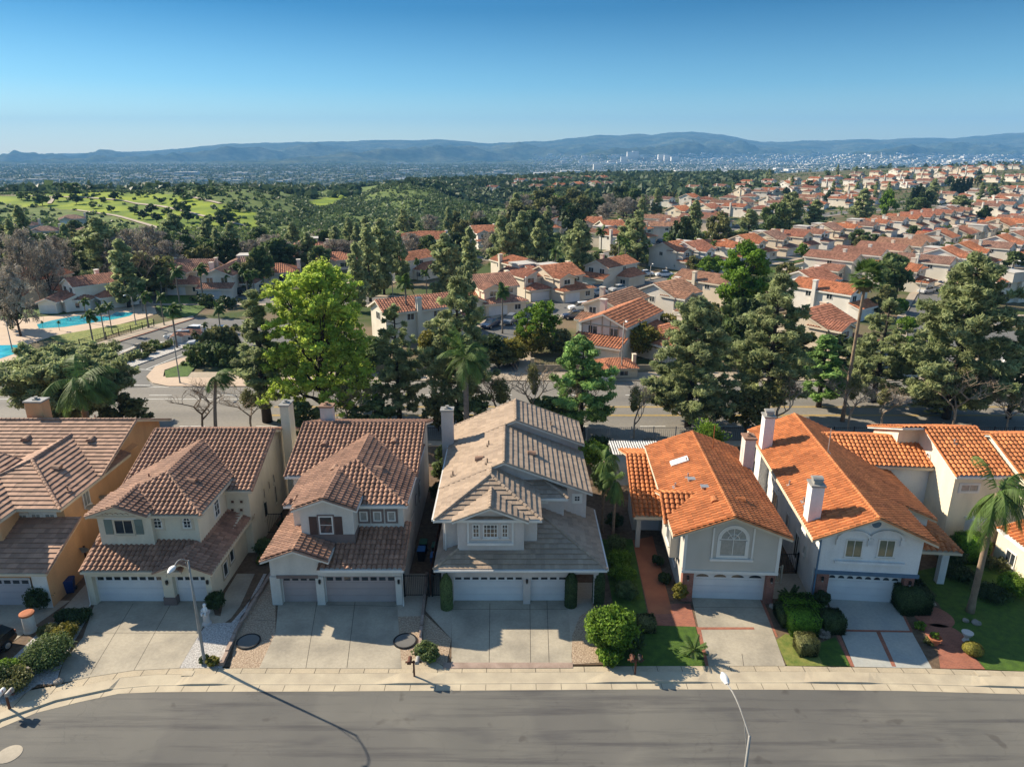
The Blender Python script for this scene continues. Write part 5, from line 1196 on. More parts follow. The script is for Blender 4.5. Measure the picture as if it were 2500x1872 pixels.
def tree(kind,x,y,h,w=None,label='',cat='tree',name=None,rz=None,group=None,z=None):
    t=TREES[kind]; nm=name or ('palm_tree' if 'palm' in kind or kind in('queen','queen2','fan') else 'pine_tree' if 'pine' in kind or kind in('thin','stone','lush') else 'cypress_tree' if kind=='cypress' else 'tree')
    z=float(T(x,y)) if z is None else z
    if -60<x<62 and 20<y<72.7: z=0
    o=thing(nm,label,cat,(x,y,z-.05),random.uniform(0,6.28) if rz is None else rz,group)
    s=h/t['H']; sw=(w/2/t['R']) if w else s; o.scale=(sw,sw,s)
    link('trunk',t['trunk'],o)
    if 'crown' in t: link('crown',t['crown'],o)
    if 'dry' in t: link('dry_fronds',t['dry'],o)
    return o
def tree_px(kind,k,u,v,Y,wpx,label,**kw):   # top of the crown at this pixel, standing at depth Y
    wpx=wpx*.9; p=HZ(k,u,v,Y); s=KEYS[k][2]; w=(HZ(k,u+wpx/2,v,Y)-HZ(k,u-wpx/2,v,Y)).x if wpx else None
    z=float(T(p.x,Y)) if Y>72.7 else 0
    return tree(kind,p.x,Y,p.z-z,w,label,**kw)
V_='V'
tree_px('stone','V',135,738,76,275,'broad dark round-crowned pine behind the peach house at the left edge')
tree_px('thin','V',543,622,79,120,'tall thin pine just left of the big lime-green tree')
tree_px('lime','V',672,556,80,262,'big lime-green leafy tree, the brightest tree beyond the front row',rz=.4)
tree_px('pine1','V',850,652,80,140,'dark pine right of the lime-green tree, behind the house with brown shutters')
tree_px('pine2','V',985,590,78,165,'tall pine behind the palm and the grey-roofed house')
tree_px('lush_palm','V',1005,772,71.5,0,'thick-trunked green palm in front of a tall pine behind the grey-roofed house',rz=1.0)
tree_px('bare','V',1150,775,77,120,'bare twiggy tree behind the ridge of the grey-roofed house')
tree_px('lush','V',1262,722,76,168,'fresh green layered pine left of the small bare street tree')
tree_px('bare2','V',1376,820,73.8,82,'small bare street tree with a green clump in its fork, behind the iron fence')
tree_px('pine4','V',1510,636,77,212,'big dark broad pine behind the orange-roofed house with the arched window')
tree_px('pine2','V',1690,585,80,185,'tall pine left of the fan palm',rz=2.0)
tree_px('fan','V',1868,596,79,0,'very tall fan palm with dry skirt rising between two dark pines',rz=.0)
tree_px('pine1','V',1925,640,86,150,'dark pine directly behind the tall fan palm',rz=3)
tree_px('pine4','V',2118,540,80,260,'largest pine, towering near the right edge behind the bright cream house',rz=1.2)
tree_px('pine2','V',2225,700,80,130,'dark pine cut by the right edge of the picture',rz=4)
tree_px('bare','V',2195,830,75,100,'bare tree under the largest pine at the right')
tree_px('bare2','V',1920,830,78,90,'bare tree between the fan palm and the largest pine',rz=2.2)
tree_px('bare3','V',425,815,75,140,'spreading bare tree behind the cream house with grey-green shutters')
tree_px('queen','V',170,822,66,0,'windblown feather palm behind the peach house chimney',rz=0)
tree_px('queen2','V',448,812,71,0,'small windblown palm in front of the spreading bare tree',rz=0)
tree_px('pine3','V',1790,720,84,120,'slim pine half hidden between the big pine and the fan palm')
tree_px('pine1','V',2040,800,82,110,'lower dark pine left of the largest pine at the right')
tree_px('tall','V',1615,515,124,112,'tall bright green tree rising behind the big dark pine')
tree_px('yellow','V',1168,650,110,120,'feathery yellow-green tree left of the pink half-timbered house')
tree_px('m_round','V',1935,545,150,92,'grey-green round tree at the corner beyond the fan palm')
tree_px('m_round','V',1600,640,108,90,'round green tree below the tall bright green tree')
for i,(u,v,Y,w,k) in enumerate([(205,465,165,95,'m_pine2'),(790,480,150,70,'m_pine'),(820,468,158,70,'m_pine2'),(765,520,140,60,'m_pine'),(960,500,152,72,'m_pine2'),(1013,487,165,55,'m_pine'),(1083,462,190,60,'m_pine'),(1128,452,200,58,'m_pine2'),(1165,470,185,56,'m_pine'),(1100,480,180,50,'m_pine2'),(1250,470,172,66,'m_pine2'),(1380,452,200,66,'m_pine'),(1360,470,205,50,'m_pine2'),(1480,465,215,60,'m_dark'),(1505,430,230,50,'m_pine'),(1555,455,240,70,'m_olive'),(1622,450,250,60,'m_pine'),(1680,435,265,70,'m_round'),(1715,412,300,60,'m_pine2'),(1765,430,300,50,'m_pine'),(1870,405,330,50,'m_pine'),(1985,425,340,55,'m_round'),(1925,405,350,40,'m_bright'),(2080,420,360,50,'m_pine2'),(370,458,225,60,'m_pine2'),(445,470,235,45,'m_pine'),(870,450,240,42,'m_pine'),(1010,560,130,40,'m_pine'),(860,500,170,44,'m_pine')]):
    tree_px(k,'V',u,v,Y,w,f"{TDESC[k]} of the middle distance, {ordn(i)} in the belt")
LB=[]
for u,v,Y,w,k in [(30,489,150,100,'m_grey'),(85,514,146,90,'m_grey'),(10,568,120,90,'m_grey'),(120,504,165,70,'m_grey'),(270,489,165,90,'m_grey'),(320,484,172,95,'m_grey'),(355,514,168,80,'m_grey'),(250,508,160,60,'m_grey'),(300,528,150,70,'bare3'),(60,528,140,80,'bare3'),(0,608,125,60,'m_dark'),(400,504,190,50,'m_round'),(560,528,165,60,'m_round'),(530,553,160,50,'m_olive'),(135,480,190,40,'m_pine'),(35,440,200,50,'m_pine'),(15,470,185,40,'m_pine'),(490,508,185,60,'m_dark'),(610,529,190,60,'m_dark'),(660,508,200,60,'m_round'),(690,528,185,55,'m_round'),(720,514,205,60,'m_grey'),(580,514,215,60,'m_grey')]: LB.append((u,tree_px(k,'V',u,v,Y,w,'',group='trees around the left street'),k))
for i,(u,o,k) in enumerate(sorted(LB,key=lambda t:t[0])): o['label']=f"{TDESC[k]}, {ordn(i)} from the left around the left street and pool"
# low planting that hides the arterial road
LB=[]
for x,Y,h_,w,k in [(-44,75,5,5,'m_olive'),(-30,76,5.5,6,'bare'),(-24,75,4,4.5,'m_round'),(-19,78,6,6,'bare'),(-15.5,75.5,4,5,'m_round'),(-8.5,76,4.5,4,'m_olive'),(-4,75,4,5,'m_round'),(-1.5,79,7,6,'bare2'),(4,75.5,4.5,5,'m_round'),(8,78,7,5,'bare'),(27,76,5,5,'m_olive'),(30.5,79,7,6,'bare2'),(39,77,7,6,'bare'),(51,77,8,7,'bare'),(-2,101,4,5,'m_olive'),(-20,100.5,5,6,'m_round'),(-27,101,6,7,'m_dark'),(34,101,5,7,'m_dark'),(42,102,6,7,'m_olive'),(50,101,5,7,'m_dark')]:
    if 73.2<Y<94.6: Y=min(Y,76.5) if Y<84 else Y
    LB.append((x/Y,tree(k,x,Y,h_,w,'',group='low planting along the arterial road'),k))
for i,(u,o,k) in enumerate(sorted(LB,key=lambda t:t[0])): o['label']=f"low {'twiggy bare' if 'bare' in k else 'leafy'} tree, {ordn(i)} from the left along the arterial road"
# palms near the pool and the entry drive
PAL=[(90,695,125,1),(125,695,124,0),(215,665,118,1),(190,680,112,0),(180,650,130,0),(232,660,122,1),(310,640,126,0),(345,640,128,1),(370,668,112,0),(378,585,140,1),(430,580,150,0),(440,700,118,0),(470,665,115,1),(490,590,155,1),(505,575,160,0),(520,580,158,1),(545,590,156,0),(345,600,150,1),(300,620,140,0),(530,592,150,0)]
pp=[]
for u,v,Y,k in PAL: pp.append((u,tree_px(['far_palm','far_palm2'][k],'V',u,v,Y,0,'',rz=0 if k==0 else random.uniform(-.5,.5),group='palms around the pool and the entry drive')))
for i,(u,o) in enumerate(sorted(pp,key=lambda t:t[0])): o['label']=f"windblown palm, {ordn(i)} from the left around the pool and entry drive"
pp=[]
for u,v,Y in [(875,612,118),(920,590,150),(1085,628,122),(975,455+120,160),(900,565,175),(1300,500,200),(1338,520,190),(1352,525,186),(1200,545,170),(1780,500,300),(1800,515,290),(1540,525,205),(1265,515,185)]: pp.append((u,tree_px('far_palm2','V',u,v,Y,0,'',group='palms among the middle-distance houses')))
for i,(u,o) in enumerate(sorted(pp,key=lambda t:t[0])): o['label']=f"slender palm, {ordn(i)} from the left among the middle-distance houses"
pp=[]
for u,v,Y in [(1607,640,105),(1632,640,104),(1990,395,420),(1982,400,420),(1974,404,420),(2068,385,520),(2076,383,520),(2084,380,520),(2092,384,520),(2100,382,520),(2060,388,520),(1995,402,400),(240,540,180),(175,530,175),(148,525,170)]: pp.append((u,tree_px('cypress','V',u,v,Y,0,'',group='dark cypresses')))
for i,(u,o) in enumerate(sorted(pp,key=lambda t:t[0])): o['label']=f"narrow dark cypress, {ordn(i)} from the left of the scattered cypresses"
# ---------------- place the houses ----------------
def near_house(k,u,v,z,rot,kind,rc,wc,label,s=1):
    p=G(k,u,v,z); return place_house(p.x,p.y,rot,kind,rc,wc,label,s)
near_house('B2',1330,640,4,R(120),'B',0,0,'brown-roofed house with a flat grey roof patch, half hidden behind the dark pine',1.1)
TH=near_house('B3',1000,690,5,R(-33),'B',1,3,'pink-red-roofed house with half-timbered wall just across the arterial road',1.12)
for ch in list(KIDS[TH]):
    if ch.name.startswith('garage_door'): KIDS[TH].remove(ch); bpy.data.objects.remove(ch,do_unlink=True)
_t=MB()
for x in (-3.7,-2.2,-.2,1.2,2.6,3.7): _t.box(x-.08,x+.08,-6.68,-6.6,2.9,5.2+.42*(4.2-abs(x)))
_t.box(-3.8,3.8,-6.67,-6.6,2.95,3.1).box(-3.8,3.8,-6.69,-6.61,5.15,5.3)
_t.build('timber_trim',m_['tanwall'],TH)
near_house('B3',960,540,5,R(-35),'B',3,0,'tan-roofed house behind the pink-red-roofed one')
near_house('B3',1400,480,5,R(42),'A',3,4,'tan-roofed house with a pale chimney, right of the parked cars')
near_house('B3',1680,380,5,R(42),'B',3,5,'tan-roofed house partly hidden by the tall bright green tree')
near_house('B3',920,260,5,R(-42),'B',1,0,'orange-roofed house facing right at the bend of the street with a balcony wall')
near_house('B3',520,340,5,R(215)-R(180),'A',1,5,'orange-roofed house with front garage left of the street bend')
near_house('B3',300,330,5,R(30),'C',0,0,'grey-walled house with orange-brown roof behind the green front lawn')
near_house('B2',1900,420,5,R(25),'A',2,5,'brown-roofed house with tall chimney between two pines')
near_house('B2',1800,520,2.5,R(25),'D',1,3,'low orange-roofed garage house right of the tall pine')
near_house('B3',1420,150,5,R(42),'A',1,4,'house with solar roof at the left end of the long row')
near_house('B4',720,450,5,R(38),'B',4,1,'bright orange-roofed house with flat grey roof, left of the fan palm')
near_house('B4',600,380,5,R(38),'A',0,1,'striped red-roofed house just above the bright orange one')
near_house('B4',640,750,4,R(38),'A',0,5,'red-roofed house mostly hidden behind the pines left of the fan palm')
near_house('B3',1330,800,3,R(40),'D',1,0,'low red-roofed house behind the yellow-green shrubs')
near_house('B3',950,960,3,R(5),'D',1,5,'low red-roofed outbuilding right behind the arterial pavement',.55)
near_house('B1',280,400,4,R(-8),'B',1,0,'orange-roofed house behind bare trees at the far left')
near_house('B1',760,430,4,R(-40),'B',0,1,'white-walled house behind the tall oval pine at left')
near_house('B1',1180,300,5,R(0),'A',2,2,'wide brown-roofed house behind grey bare trees')
near_house('B1',1500,300,5,R(2),'A',2,5,'tan-roofed cream house with white garage door facing the left street')
near_house('B1',1740,320,5,R(2),'B',2,3,'tan-roofed cream house beside the one with the white garage door')
near_house('B1',1900,260,5,R(10),'C',5,2,'dark brown-roofed house behind the pair of cream houses')
near_house('A2',500,1030,4,R(15),'C',0,5,'red-roofed house behind the lime-green tree top')
near_house('A2',690,1070,4,R(20),'D',1,4,'small orange-roofed house behind the trees above the lime-green tree')
near_house('A2',230,1160,4,R(15),'D',1,3,'low orange-roofed house left of the lime-green tree')
near_house('A2',1220,950,5,R(-30),'B',1,5,'cream and orange gabled house with stone front in the centre distance')
near_house('A2',1430,950,5,R(-10),'A',1,1,'orange-roofed white house right of the gabled centre house')
near_house('A2',1260,1130,4,R(-35),'B',1,1,'orange-roofed white house among pines in the centre')
near_house('A2',1840,900,5,R(20),'A',1,1,'orange-roofed white house between the centre pines')
near_house('A2',2080,1160,4,R(30),'B',1,0,'grey-gabled house behind the belt of centre pines')
for i,(u,v,rc) in enumerate([(550,830,1),(760,850,1),(930,880,1),(1000,950,1),(1300,810,3),(1350,870,3)]): near_house('A3',u,v,4,R(-20+20*i),None,rc,3,f"orange-roofed house, {ordn(i)} from the left in the cluster beyond the centre pines")
# dark low houses at far left
for i,(u,v) in enumerate([(60,930),(200,860),(350,900),(560,820),(700,900)]): near_house('A1',u,v,2,R(10*i),'D',5,4,f"grey-roofed low house, {ordn(i)} from the left below the bright green hill",.9)
place_house(-90,144,R(5),'D',2,1,'low pool house with brown tile roof beside the blue pool',.85)
place_house(-55.5,118,R(12),'D',2,1,'small gatehouse with brown tile roof beside the entry drive',.42)
def quads(name,lst,mat,z):
    b=MB()
    for q in lst: b.add([(p[0],p[1],float(T(p[0],p[1]))+z) for p in q],[(0,1,2,3)])
    o=b.build(name,m_[mat]); tag(o,None,None,None,'structure')
def al(a,b,t): return (a[0]+(b[0]-a[0])*t,a[1]+(b[1]-a[1])*t)
row((47,195),(215,345),17,1,'in the long row fronting the estate street','front-facing long row')
row((77,178),(240,325),15,-1,'in the second long row backing onto gardens','second long row')
row((86,162),(255,308),15,1,'in the third long row above the right street','third long row')
row((120,145),(290,300),13,-1,'in the fourth long row at the right','fourth long row')
row((28,236),(92,318),6,1,'in the short row beyond the centre street','short centre row')
row((95,150),(150,172),3,-1,'at the right street corner','corner houses')
fr=0
def scatter_rows(rows_):
    for j,(p0,p1,n,f,t_) in enumerate(rows_): row(p0,p1,n,f,t_,'far estate houses',jit=4,kinds='ABCD')
scatter_rows([((70,330),(230,455),10,1,'in the first far row of the estate'),((85,365),(250,500),10,-1,'in the second far row of the estate'),((230,360),(400,470),10,1,'in the first far row at the right side'),((240,400),(420,520),10,-1,'in the second far row at the right side'),
 ((80,410),(230,560),9,1,'in the third far row of the estate'),((250,450),(470,600),12,1,'in the third far row at the right side'),((150,500),(380,640),11,-1,'in the fourth far row of the estate'),((130,560),(480,760),15,1,'in the fifth far row of the estate'),((200,660),(560,860),14,-1,'in the sixth far row near the skyline'),((300,760),(660,960),12,1,'in the highest far row at the skyline'),
 ((300,600),(520,720),10,1,'in the crest row at the right'),((330,340),(470,450),8,1,'in the near far row at the right edge')])
row((-20,660),(110,800),9,1,'on the far wooded ridge','ridge houses',jit=12,kinds='ABD'); row((0,560),(90,640),7,1,'in the dip behind the scrub hills','dip houses',jit=10,kinds='ABD')
quads('far_driveways',DW,'pave_far',.06); quads('far_lawns',LW,'lawn',.055)
# ---------------- belts of trees ----------------
def blocked(x,y,r=6):
    for h in HOUSES:
        if (h[1]-x)**2+(h[2]-y)**2<(r+5)**2: return True
    return False
def belt(n,reg,kinds,hr,text,group,rr=5):
    out=[]; tries=0
    while len(out)<n and tries<n*40:
        tries+=1; y=random.uniform(reg[2],reg[3]); x=random.uniform(reg[0],reg[1])*y
        if blocked(x,y,rr): continue
        k=random.choice(kinds); h=random.uniform(*hr)*(1.35 if 'pine' in k else 1); o=tree(k,x,y,h,h*random.uniform(.7,1.1)*(.5 if 'pine' in k else 1),'',group=group); out.append((x/y,o,k))
    out.sort(key=lambda t:t[0])
    for i,(_,o,k) in enumerate(out): o['label']=f"{TDESC[k]}, {ordn(i)} from the left {text}"
belt(24,(-.78,-.45,140,215),['m_grey','m_grey','m_grey','m_olive','m_round','m_pine'],(8,11),'in the wood at the far left','far-left wood',3)
belt(26,(-.46,-.16,178,235),['m_grey','m_grey','m_round','m_round','m_pine','m_olive'],(6.5,9),'in the wood left of the lime-green tree','left wood',3)
belt(14,(-.75,-.36,225,280),['m_dark','m_round','m_round','m_olive'],(4,6),'along the foot of the bright green hill','hill-foot trees',3)
belt(22,(-.17,.06,200,300),['m_dark','m_round','m_pine','m_olive','m_grey'],(6,9),'in the wood before the scrub hills','wood before the scrub hills',4)
belt(26,(.0,.26,250,400),['m_dark','m_round','m_pine','m_grey','m_bright','m_olive'],(9,14),'in the wood right of centre','centre-right wood',5)
belt(18,(.1,.35,150,260),['m_bright','m_round','m_olive'],(4,6),'along the estate street verges','verge trees',4)
belt(26,(.28,.72,125,330),['m_bright','m_round','m_olive','m_round'],(4,6.5),'between the long rows of houses','garden trees between the rows',3.5)
belt(30,(.05,.75,330,560),['f_round','f_dark','f_olive','f_pine','f_pine'],(6,11),'among the first far rows','far garden trees',4)
belt(30,(.15,.72,560,900),['f_round','f_dark','f_olive','f_pine'],(6,10),'among the farthest rows','farthest garden trees',4)
# scattered oaks on the grass hill
pp=[]
for u,v,w in [(170,650,70),(215,655,50),(520,570,90),(580,620,110),(590,680,80),(450,660,70),(310,650,80),(330,690,100),(885,650,70),(1085,625,60),(800,665,45),(1240,675,45),(1390,640,90),(1430,660,70),(1360,710,60),(1410,760,110),(1170,760,90),(1040,760,70),(1450,820,90),(1110,800,80),(1210,820,80),(860,740,55),(720,715,60),(1560,600,70),(1640,610,70),(1740,830,130),(1700,850,90),(1780,730,60),(2120,560,60),(1290,770,70),(690,870,60),(1600,850,90),(1850,740,60)]:
    # find where the sight line meets the hill
    d=ray('A1',u,v+12); best=None
    for Y in np.arange(285,YL+4,1.5):
        t=Y/d.y; zz=CH+d.z*t
        if zz<=float(T(d.x*t,Y)): best=(d.x*t,Y); break
    if not best: best=(d.x*(YL-3)/d.y,YL-3)
    k='f_dark' if random.random()<.5 else 'f_round'; wm=w/3.16/F*best[1]*1.3
    pp.append((u,tree(k,best[0],best[1],wm*.72,wm,'',group='oaks on the bright green hill'),k))
for i,(u,o,k) in enumerate(sorted(pp,key=lambda t:t[0])): o['label']=f"dark oak, {ordn(i)} from the left on the bright green hill"
def on_hill(u,v):
    d=ray('A1',u,v)
    for Y in np.arange(285,YL+6,1.0):
        t=Y/d.y
        if CH+d.z*t<=float(T(d.x*t,Y)): return Vector((d.x*t,Y,float(T(d.x*t,Y))))
    t=(YL-2)/d.y; return Vector((d.x*t,YL-2,float(T(d.x*t,YL-2))))
for pts in ([(560,735),(740,762),(880,780),(1060,830),(1180,865),(1262,890)],[(0,628),(380,636),(650,642),(960,668),(1250,712),(1420,750),(1560,785),(1700,820),(1900,860)],[(380,690),(400,665),(415,640)],[(1480,640),(1600,665),(1700,690)]):
    P_=[on_hill(*q) for q in pts]; b=MB()
    for p,q in zip(P_,P_[1:]):
        K=8
        for i in range(K):
            s_=p.lerp(q,i/K); e_=p.lerp(q,(i+1)/K); d=(e_-s_); n_=Vector((-d.y,d.x,0)).normalized()*1.1
            c4=[s_+n_,s_-n_,e_-n_,e_+n_]; b.add([(c.x,c.y,float(T(c.x,c.y))+.35) for c in c4],[(0,1,2,3)])
    o=b.build('hill_path',m_['pave_far']); tag(o,None,None,None,'structure')
# scrub on the hills: one mass
def blobs(name,pts,rads,per,size,mats_,label,cat,hs=.6,seed=9):
    rng=np.random.default_rng(seed); pts=np.asarray(pts); rads=np.asarray(rads)
    cl=np.column_stack([pts[:,0],pts[:,1],pts[:,2]+rads*hs*.5,rads])
    me=clumps_to_mesh(name,cl,per,size,1.0,mats_,hs,rng,dens=.35); o=link(name,me); tag(o,label,cat,None,'stuff'); return o
P=[];r_=[]
rng=np.random.default_rng(5)
def hillpts(n,a0,a1,y0,y1,cond,rlo,rhi):
    a=rng.uniform(a0,a1,n); Y=rng.uniform(y0,y1,n); X=a*Y; Z=T(X,Y); ok=cond(X,Y,Z); 
    for x,y,z in zip(X[ok],Y[ok],Z[ok]): P.append((x,y,z)); r_.append(rng.uniform(rlo,rhi))
def notgrass(X,Y,Z):
    yc=Y*math.sin(PITCH)+(Z-CH)*math.cos(PITCH); zc=Y*math.cos(PITCH)-(Z-CH)*math.sin(PITCH); u=(PW/2+F*X/zc)*3.16; v=(PH/2-F*yc/zc-280)*3.16
    g=inpoly(u,v,[(-900,605),(0,612),(400,598),(900,592),(1050,610),(1370,620),(1450,640),(1720,690),(1800,730),(2000,760),(1990,830),(1930,960),(1700,1010),(1450,950),(1250,890),(900,800),(600,740),(0,690),(-900,680)])|inpoly(u,v,[(2370,670),(2500,640),(2700,590),(2780,600),(2650,650),(2500,740),(2420,720)])
    return ~g
def patchy(X,Y,Z): return notgrass(X,Y,Z)&(wob(X,Y,22,4)+.7*wob(X,Y,8,6)+rng.uniform(-.7,.7,len(X))>-.05)
hillpts(6500,-.30,.08,295,YC+15,patchy,.5,1.9); hillpts(500,-.30,.08,295,YC+15,notgrass,2,3.6); hillpts(1800,-.72,-.25,295,YL+8,patchy,.6,2.2); hillpts(500,-.72,-.2,YL-6,YL+8,lambda X,Y,Z:X<1e9,.8,1.6)
hillpts(420,-.75,-.2,300,YL,lambda X,Y,Z:(wob(X,Y,30,9)+rng.uniform(-.6,.6,len(X))>.1),.4,1.5)
blobs('hillside_scrub',P,r_,14,.75,m_['scrub_leaf'],'dense dark green scrub covering the rounded hills','scrub')
P=[];r_=[]
hillpts(3000,-.75,.1,200,300,lambda X,Y,Z:X<1e9,.9,2.2); hillpts(3600,.0,.75,300,1000,lambda X,Y,Z:np.array([not blocked(x,y,1.5) for x,y in zip(X,Y)]),.8,1.9)
blobs('ground_cover',P,r_,10,.6,m_['mid_leaf'],'low green shrubs filling the gardens and gaps','ground cover',seed=10)
P=[];r_=[]
def farwood(n,a0,a1,y0,y1,rlo,rhi,pw=1.0):
    a=rng.uniform(a0,a1,n); Y=y0+(y1-y0)*rng.random(n)**pw; X=a*Y; Z=T(X,Y)
    for x,y,z in zip(X,Y,Z): P.append((x,y,z)); r_.append(rng.uniform(rlo,rhi)*(1+y/9000))
def slopewood(n):
    Y=rng.uniform(5100,9300,n); X=rng.uniform(-.8,.8,n)*Y; Z=MH(X,Y); ok=fb(X,Y,300,2.2)+rng.uniform(-.8,.8,n)>0
    for x,y,z in zip(X[ok],Y[ok],Z[ok]): P.append((x,y,z)); r_.append(rng.uniform(6,13))
farwood(1300,.07,.35,520,1250,2.5,4.5); farwood(1100,-.25,.07,760,1300,2.0,4.0); farwood(1500,-.14,.10,570,800,1.2,3.4); farwood(900,-.8,-.2,520,1300,2.5,4.5); farwood(9000,-.8,.8,1250,3400,3.5,6.5); farwood(11000,-.8,.8,3400,5200,4,8)
slopewood(9000)
blobs('valley_woodland',P,r_,7,3.2,m_['wood_leaf'],'mass of dark trees covering the valley floor far below','woodland',hs=.9,seed=11)
# ---------------- the town in the valley ----------------
rng=np.random.default_rng(77)
big=[]
def bldg(x,y,w,d,h): return MB().box(-w/2,w/2,-d/2,d/2,-2,h).box(-w*.2,w*.1,-d*.2,d*.2,h,h+1.6)
m_['town']=M('town',(.80,.77,.72),(.36,.34,.31),sc=.01,fine=.05,fsc=.1); m_['town_red']=M('town_red',(.36,.20,.14),(.3,.2,.15),sc=.01)
pp=[]
for i in range(46):
    u=rng.uniform(1150,2212) if i>8 else rng.uniform(150,1100); v=rng.uniform(338,378) if u>1250 else rng.uniform(352,385)
    p=far_ground(u,v)
    if p is None or p.y<2900: continue
    w=rng.uniform(40,120); h=rng.uniform(8,16); b=bldg(0,0,w,rng.uniform(40,70),h); o=b.build('warehouse',m_['town']); o.location=(p.x,p.y,p.z-2); tag(o,'', 'warehouse','long white warehouses in the valley town'); pp.append((u,o))
for i,(u,o) in enumerate(sorted(pp,key=lambda t:t[0])): o['label']=f"long white warehouse, {ordn(i)} from the left in the valley town"
for i,(u,v,w,h) in enumerate([(1362,331,60,34),(1372,331,50,36),(1347,338,45,18),(1428,334,55,22),(1440,335,45,18),(1457,336,60,12),(1290,356,40,34)]):
    p=far_ground(u,v+14); o=MB().box(-w/2,w/2,-w/3,w/3,-2,h+ (25 if v<350 else 0)).build('office_tower',m_['town']); o.location=(p.x,p.y,p.z-2); tag(o,f"pale office tower, {ordn(i)} from the left in the valley town",'tower')
# the thousands of smaller buildings read as one mass
b=MB()
for i in range(5600):
    u=1150+1062*rng.random()**.7 if i%5 else 2212*rng.random(); right=u>1150
    v=rng.choice([340,347,354,359,364,368,372])+rng.normal()*2.0; 
    if not right: v=rng.choice([358,364,366,378,390])+rng.normal()*3
    v=max(v,326); p=far_ground(u,v)
    if p is None: continue
    w=rng.uniform(10,42); d=rng.uniform(10,25); h=rng.uniform(1,4)
    if p.y>9000 or p.y<1500: continue
    b.box(p.x-w/2,p.x+w/2,p.y-d/2,p.y+d/2,p.z-6,p.z+h+3)
o=b.build('valley_town',m_['town']); tag(o,'thousands of small pale buildings scattered over the valley floor','town',None,'stuff')
# ---------------- street furniture and garden things of the front row ----------------
def lamp_post(x,y,hgt,dy,label,arm=2.3,dx=0,z0=0,group='street lamps'):
    t=thing('street_lamp',label,'street lamp',(x,y,z0),0,group)
    MB().lathe([(.15,0),(.15,.2),(.10,.3),(.08,hgt*.5),(.055,hgt)],(0,0,0),10).build('pole',m_['grey_metal'],t,True)
    pts=[(0,0,hgt-.05)]
    for i in range(1,9):
        f=i/8; pts.append((dx*f,dy*arm*f,hgt-.05+.75*math.sin(f*math.pi*.62)))
    a=MB().tube(pts,.035,6).tube([(0,0,hgt-1.0),(dx*.2,dy*arm*.22,hgt+.12)],.02,5).build('arm',m_['grey_metal'],t)
    e=pts[-1]; s=1 if dy>0 else -1
    hd=MB(); L_=.75; N_=10
    for i in range(N_+1):
        f=i/N_; w=.06+.14*math.sin(math.pi*min(1,f*.9+.08)); hh=.05+.07*math.sin(math.pi*f)
        hd.v+=[(e[0]-w,e[1]+s*f*L_,e[2]-.02),(e[0]-w*.6,e[1]+s*f*L_,e[2]+hh),(e[0]+w*.6,e[1]+s*f*L_,e[2]+hh),(e[0]+w,e[1]+s*f*L_,e[2]-.02)]
    for i in range(N_):
        for k in range(3): hd.f.append((i*4+k,i*4+k+1,(i+1)*4+k+1,(i+1)*4+k))
        hd.f.append((i*4+3,i*4,(i+1)*4,(i+1)*4+3))
    hd.f+=[(0,1,2,3),tuple(N_*4+k for k in (3,2,1,0))]
    h_=hd.build('lamp_head',m_['white_paint'],t,True); MB().box(e[0]-.11,e[0]+.11,e[1]+s*.25-.02,e[1]+s*.25+.3*1,e[2]-.07,e[2]-.025).build('lens',m_['glass_blind'],h_)
    return t
lamp_post(-19.35,36.95,7.4,-1,'tall grey street lamp on the white gravel in front of the cream house',arm=1.6)
p=HZ('P',1831,1791,0.1+ (CH-7.3)/1.0) if False else G('P',1831,1791,7.35)
lamp_post(p.x,p.y,7.35,1,'pale street lamp leaning over the road at the bottom edge of the picture',arm=2.3,dx=-.35,z0=-.1)
def mailbox(x,y,label,n=2,cols=('darkwood','grey_metal')):
    t=thing('mailbox',label,'mailbox',(x,y,0),0,'mailboxes on posts')
    MB().box(-.05,.05,-.05,.05,0,1.12).build('post',m_['darkwood'],t); MB().box(-.5,.5,-.06,.06,1.0,1.06).build('crossbar',m_['darkwood'],t)
    for i in range(n):
        xx=(-.24+.48*i); b=MB(); N_=8
        fr=[(xx-.12,-.28,1.065),(xx+.12,-.28,1.065)]+[(xx+.12*math.cos(math.pi*k/N_),-.28,1.2+.1*math.sin(math.pi*k/N_)) for k in range(N_+1)]; bk=[(q[0],.25,q[2]) for q in fr]; n_=len(fr)
        b.add(fr+bk,[tuple(range(n_)),tuple(range(2*n_-1,n_-1,-1))]+[(k,n_+k,n_+(k+1)%n_,(k+1)%n_) for k in range(n_)]); bx=b.build('box',m_[cols[i%2]],t)
        MB().box(xx+.125,xx+.14,-.05,-.02,1.2,1.38).build('flag',m_['brickpave'],bx)
for k,u,v,l,c in (('G2',585,690,'twin mailboxes on a brown post by the pavement left of the three-car driveway',('darkwood','grey_metal')),('G2',2075,675,'mailbox post at the pavement beside the big round shrub',('darkwood','black_metal')),('G1',65,910,'mailbox post at the far left kerb with twin boxes',('white_paint','grey_metal'))):
    q=G(k,u,v); mailbox(q.x,q.y,l,2,c)
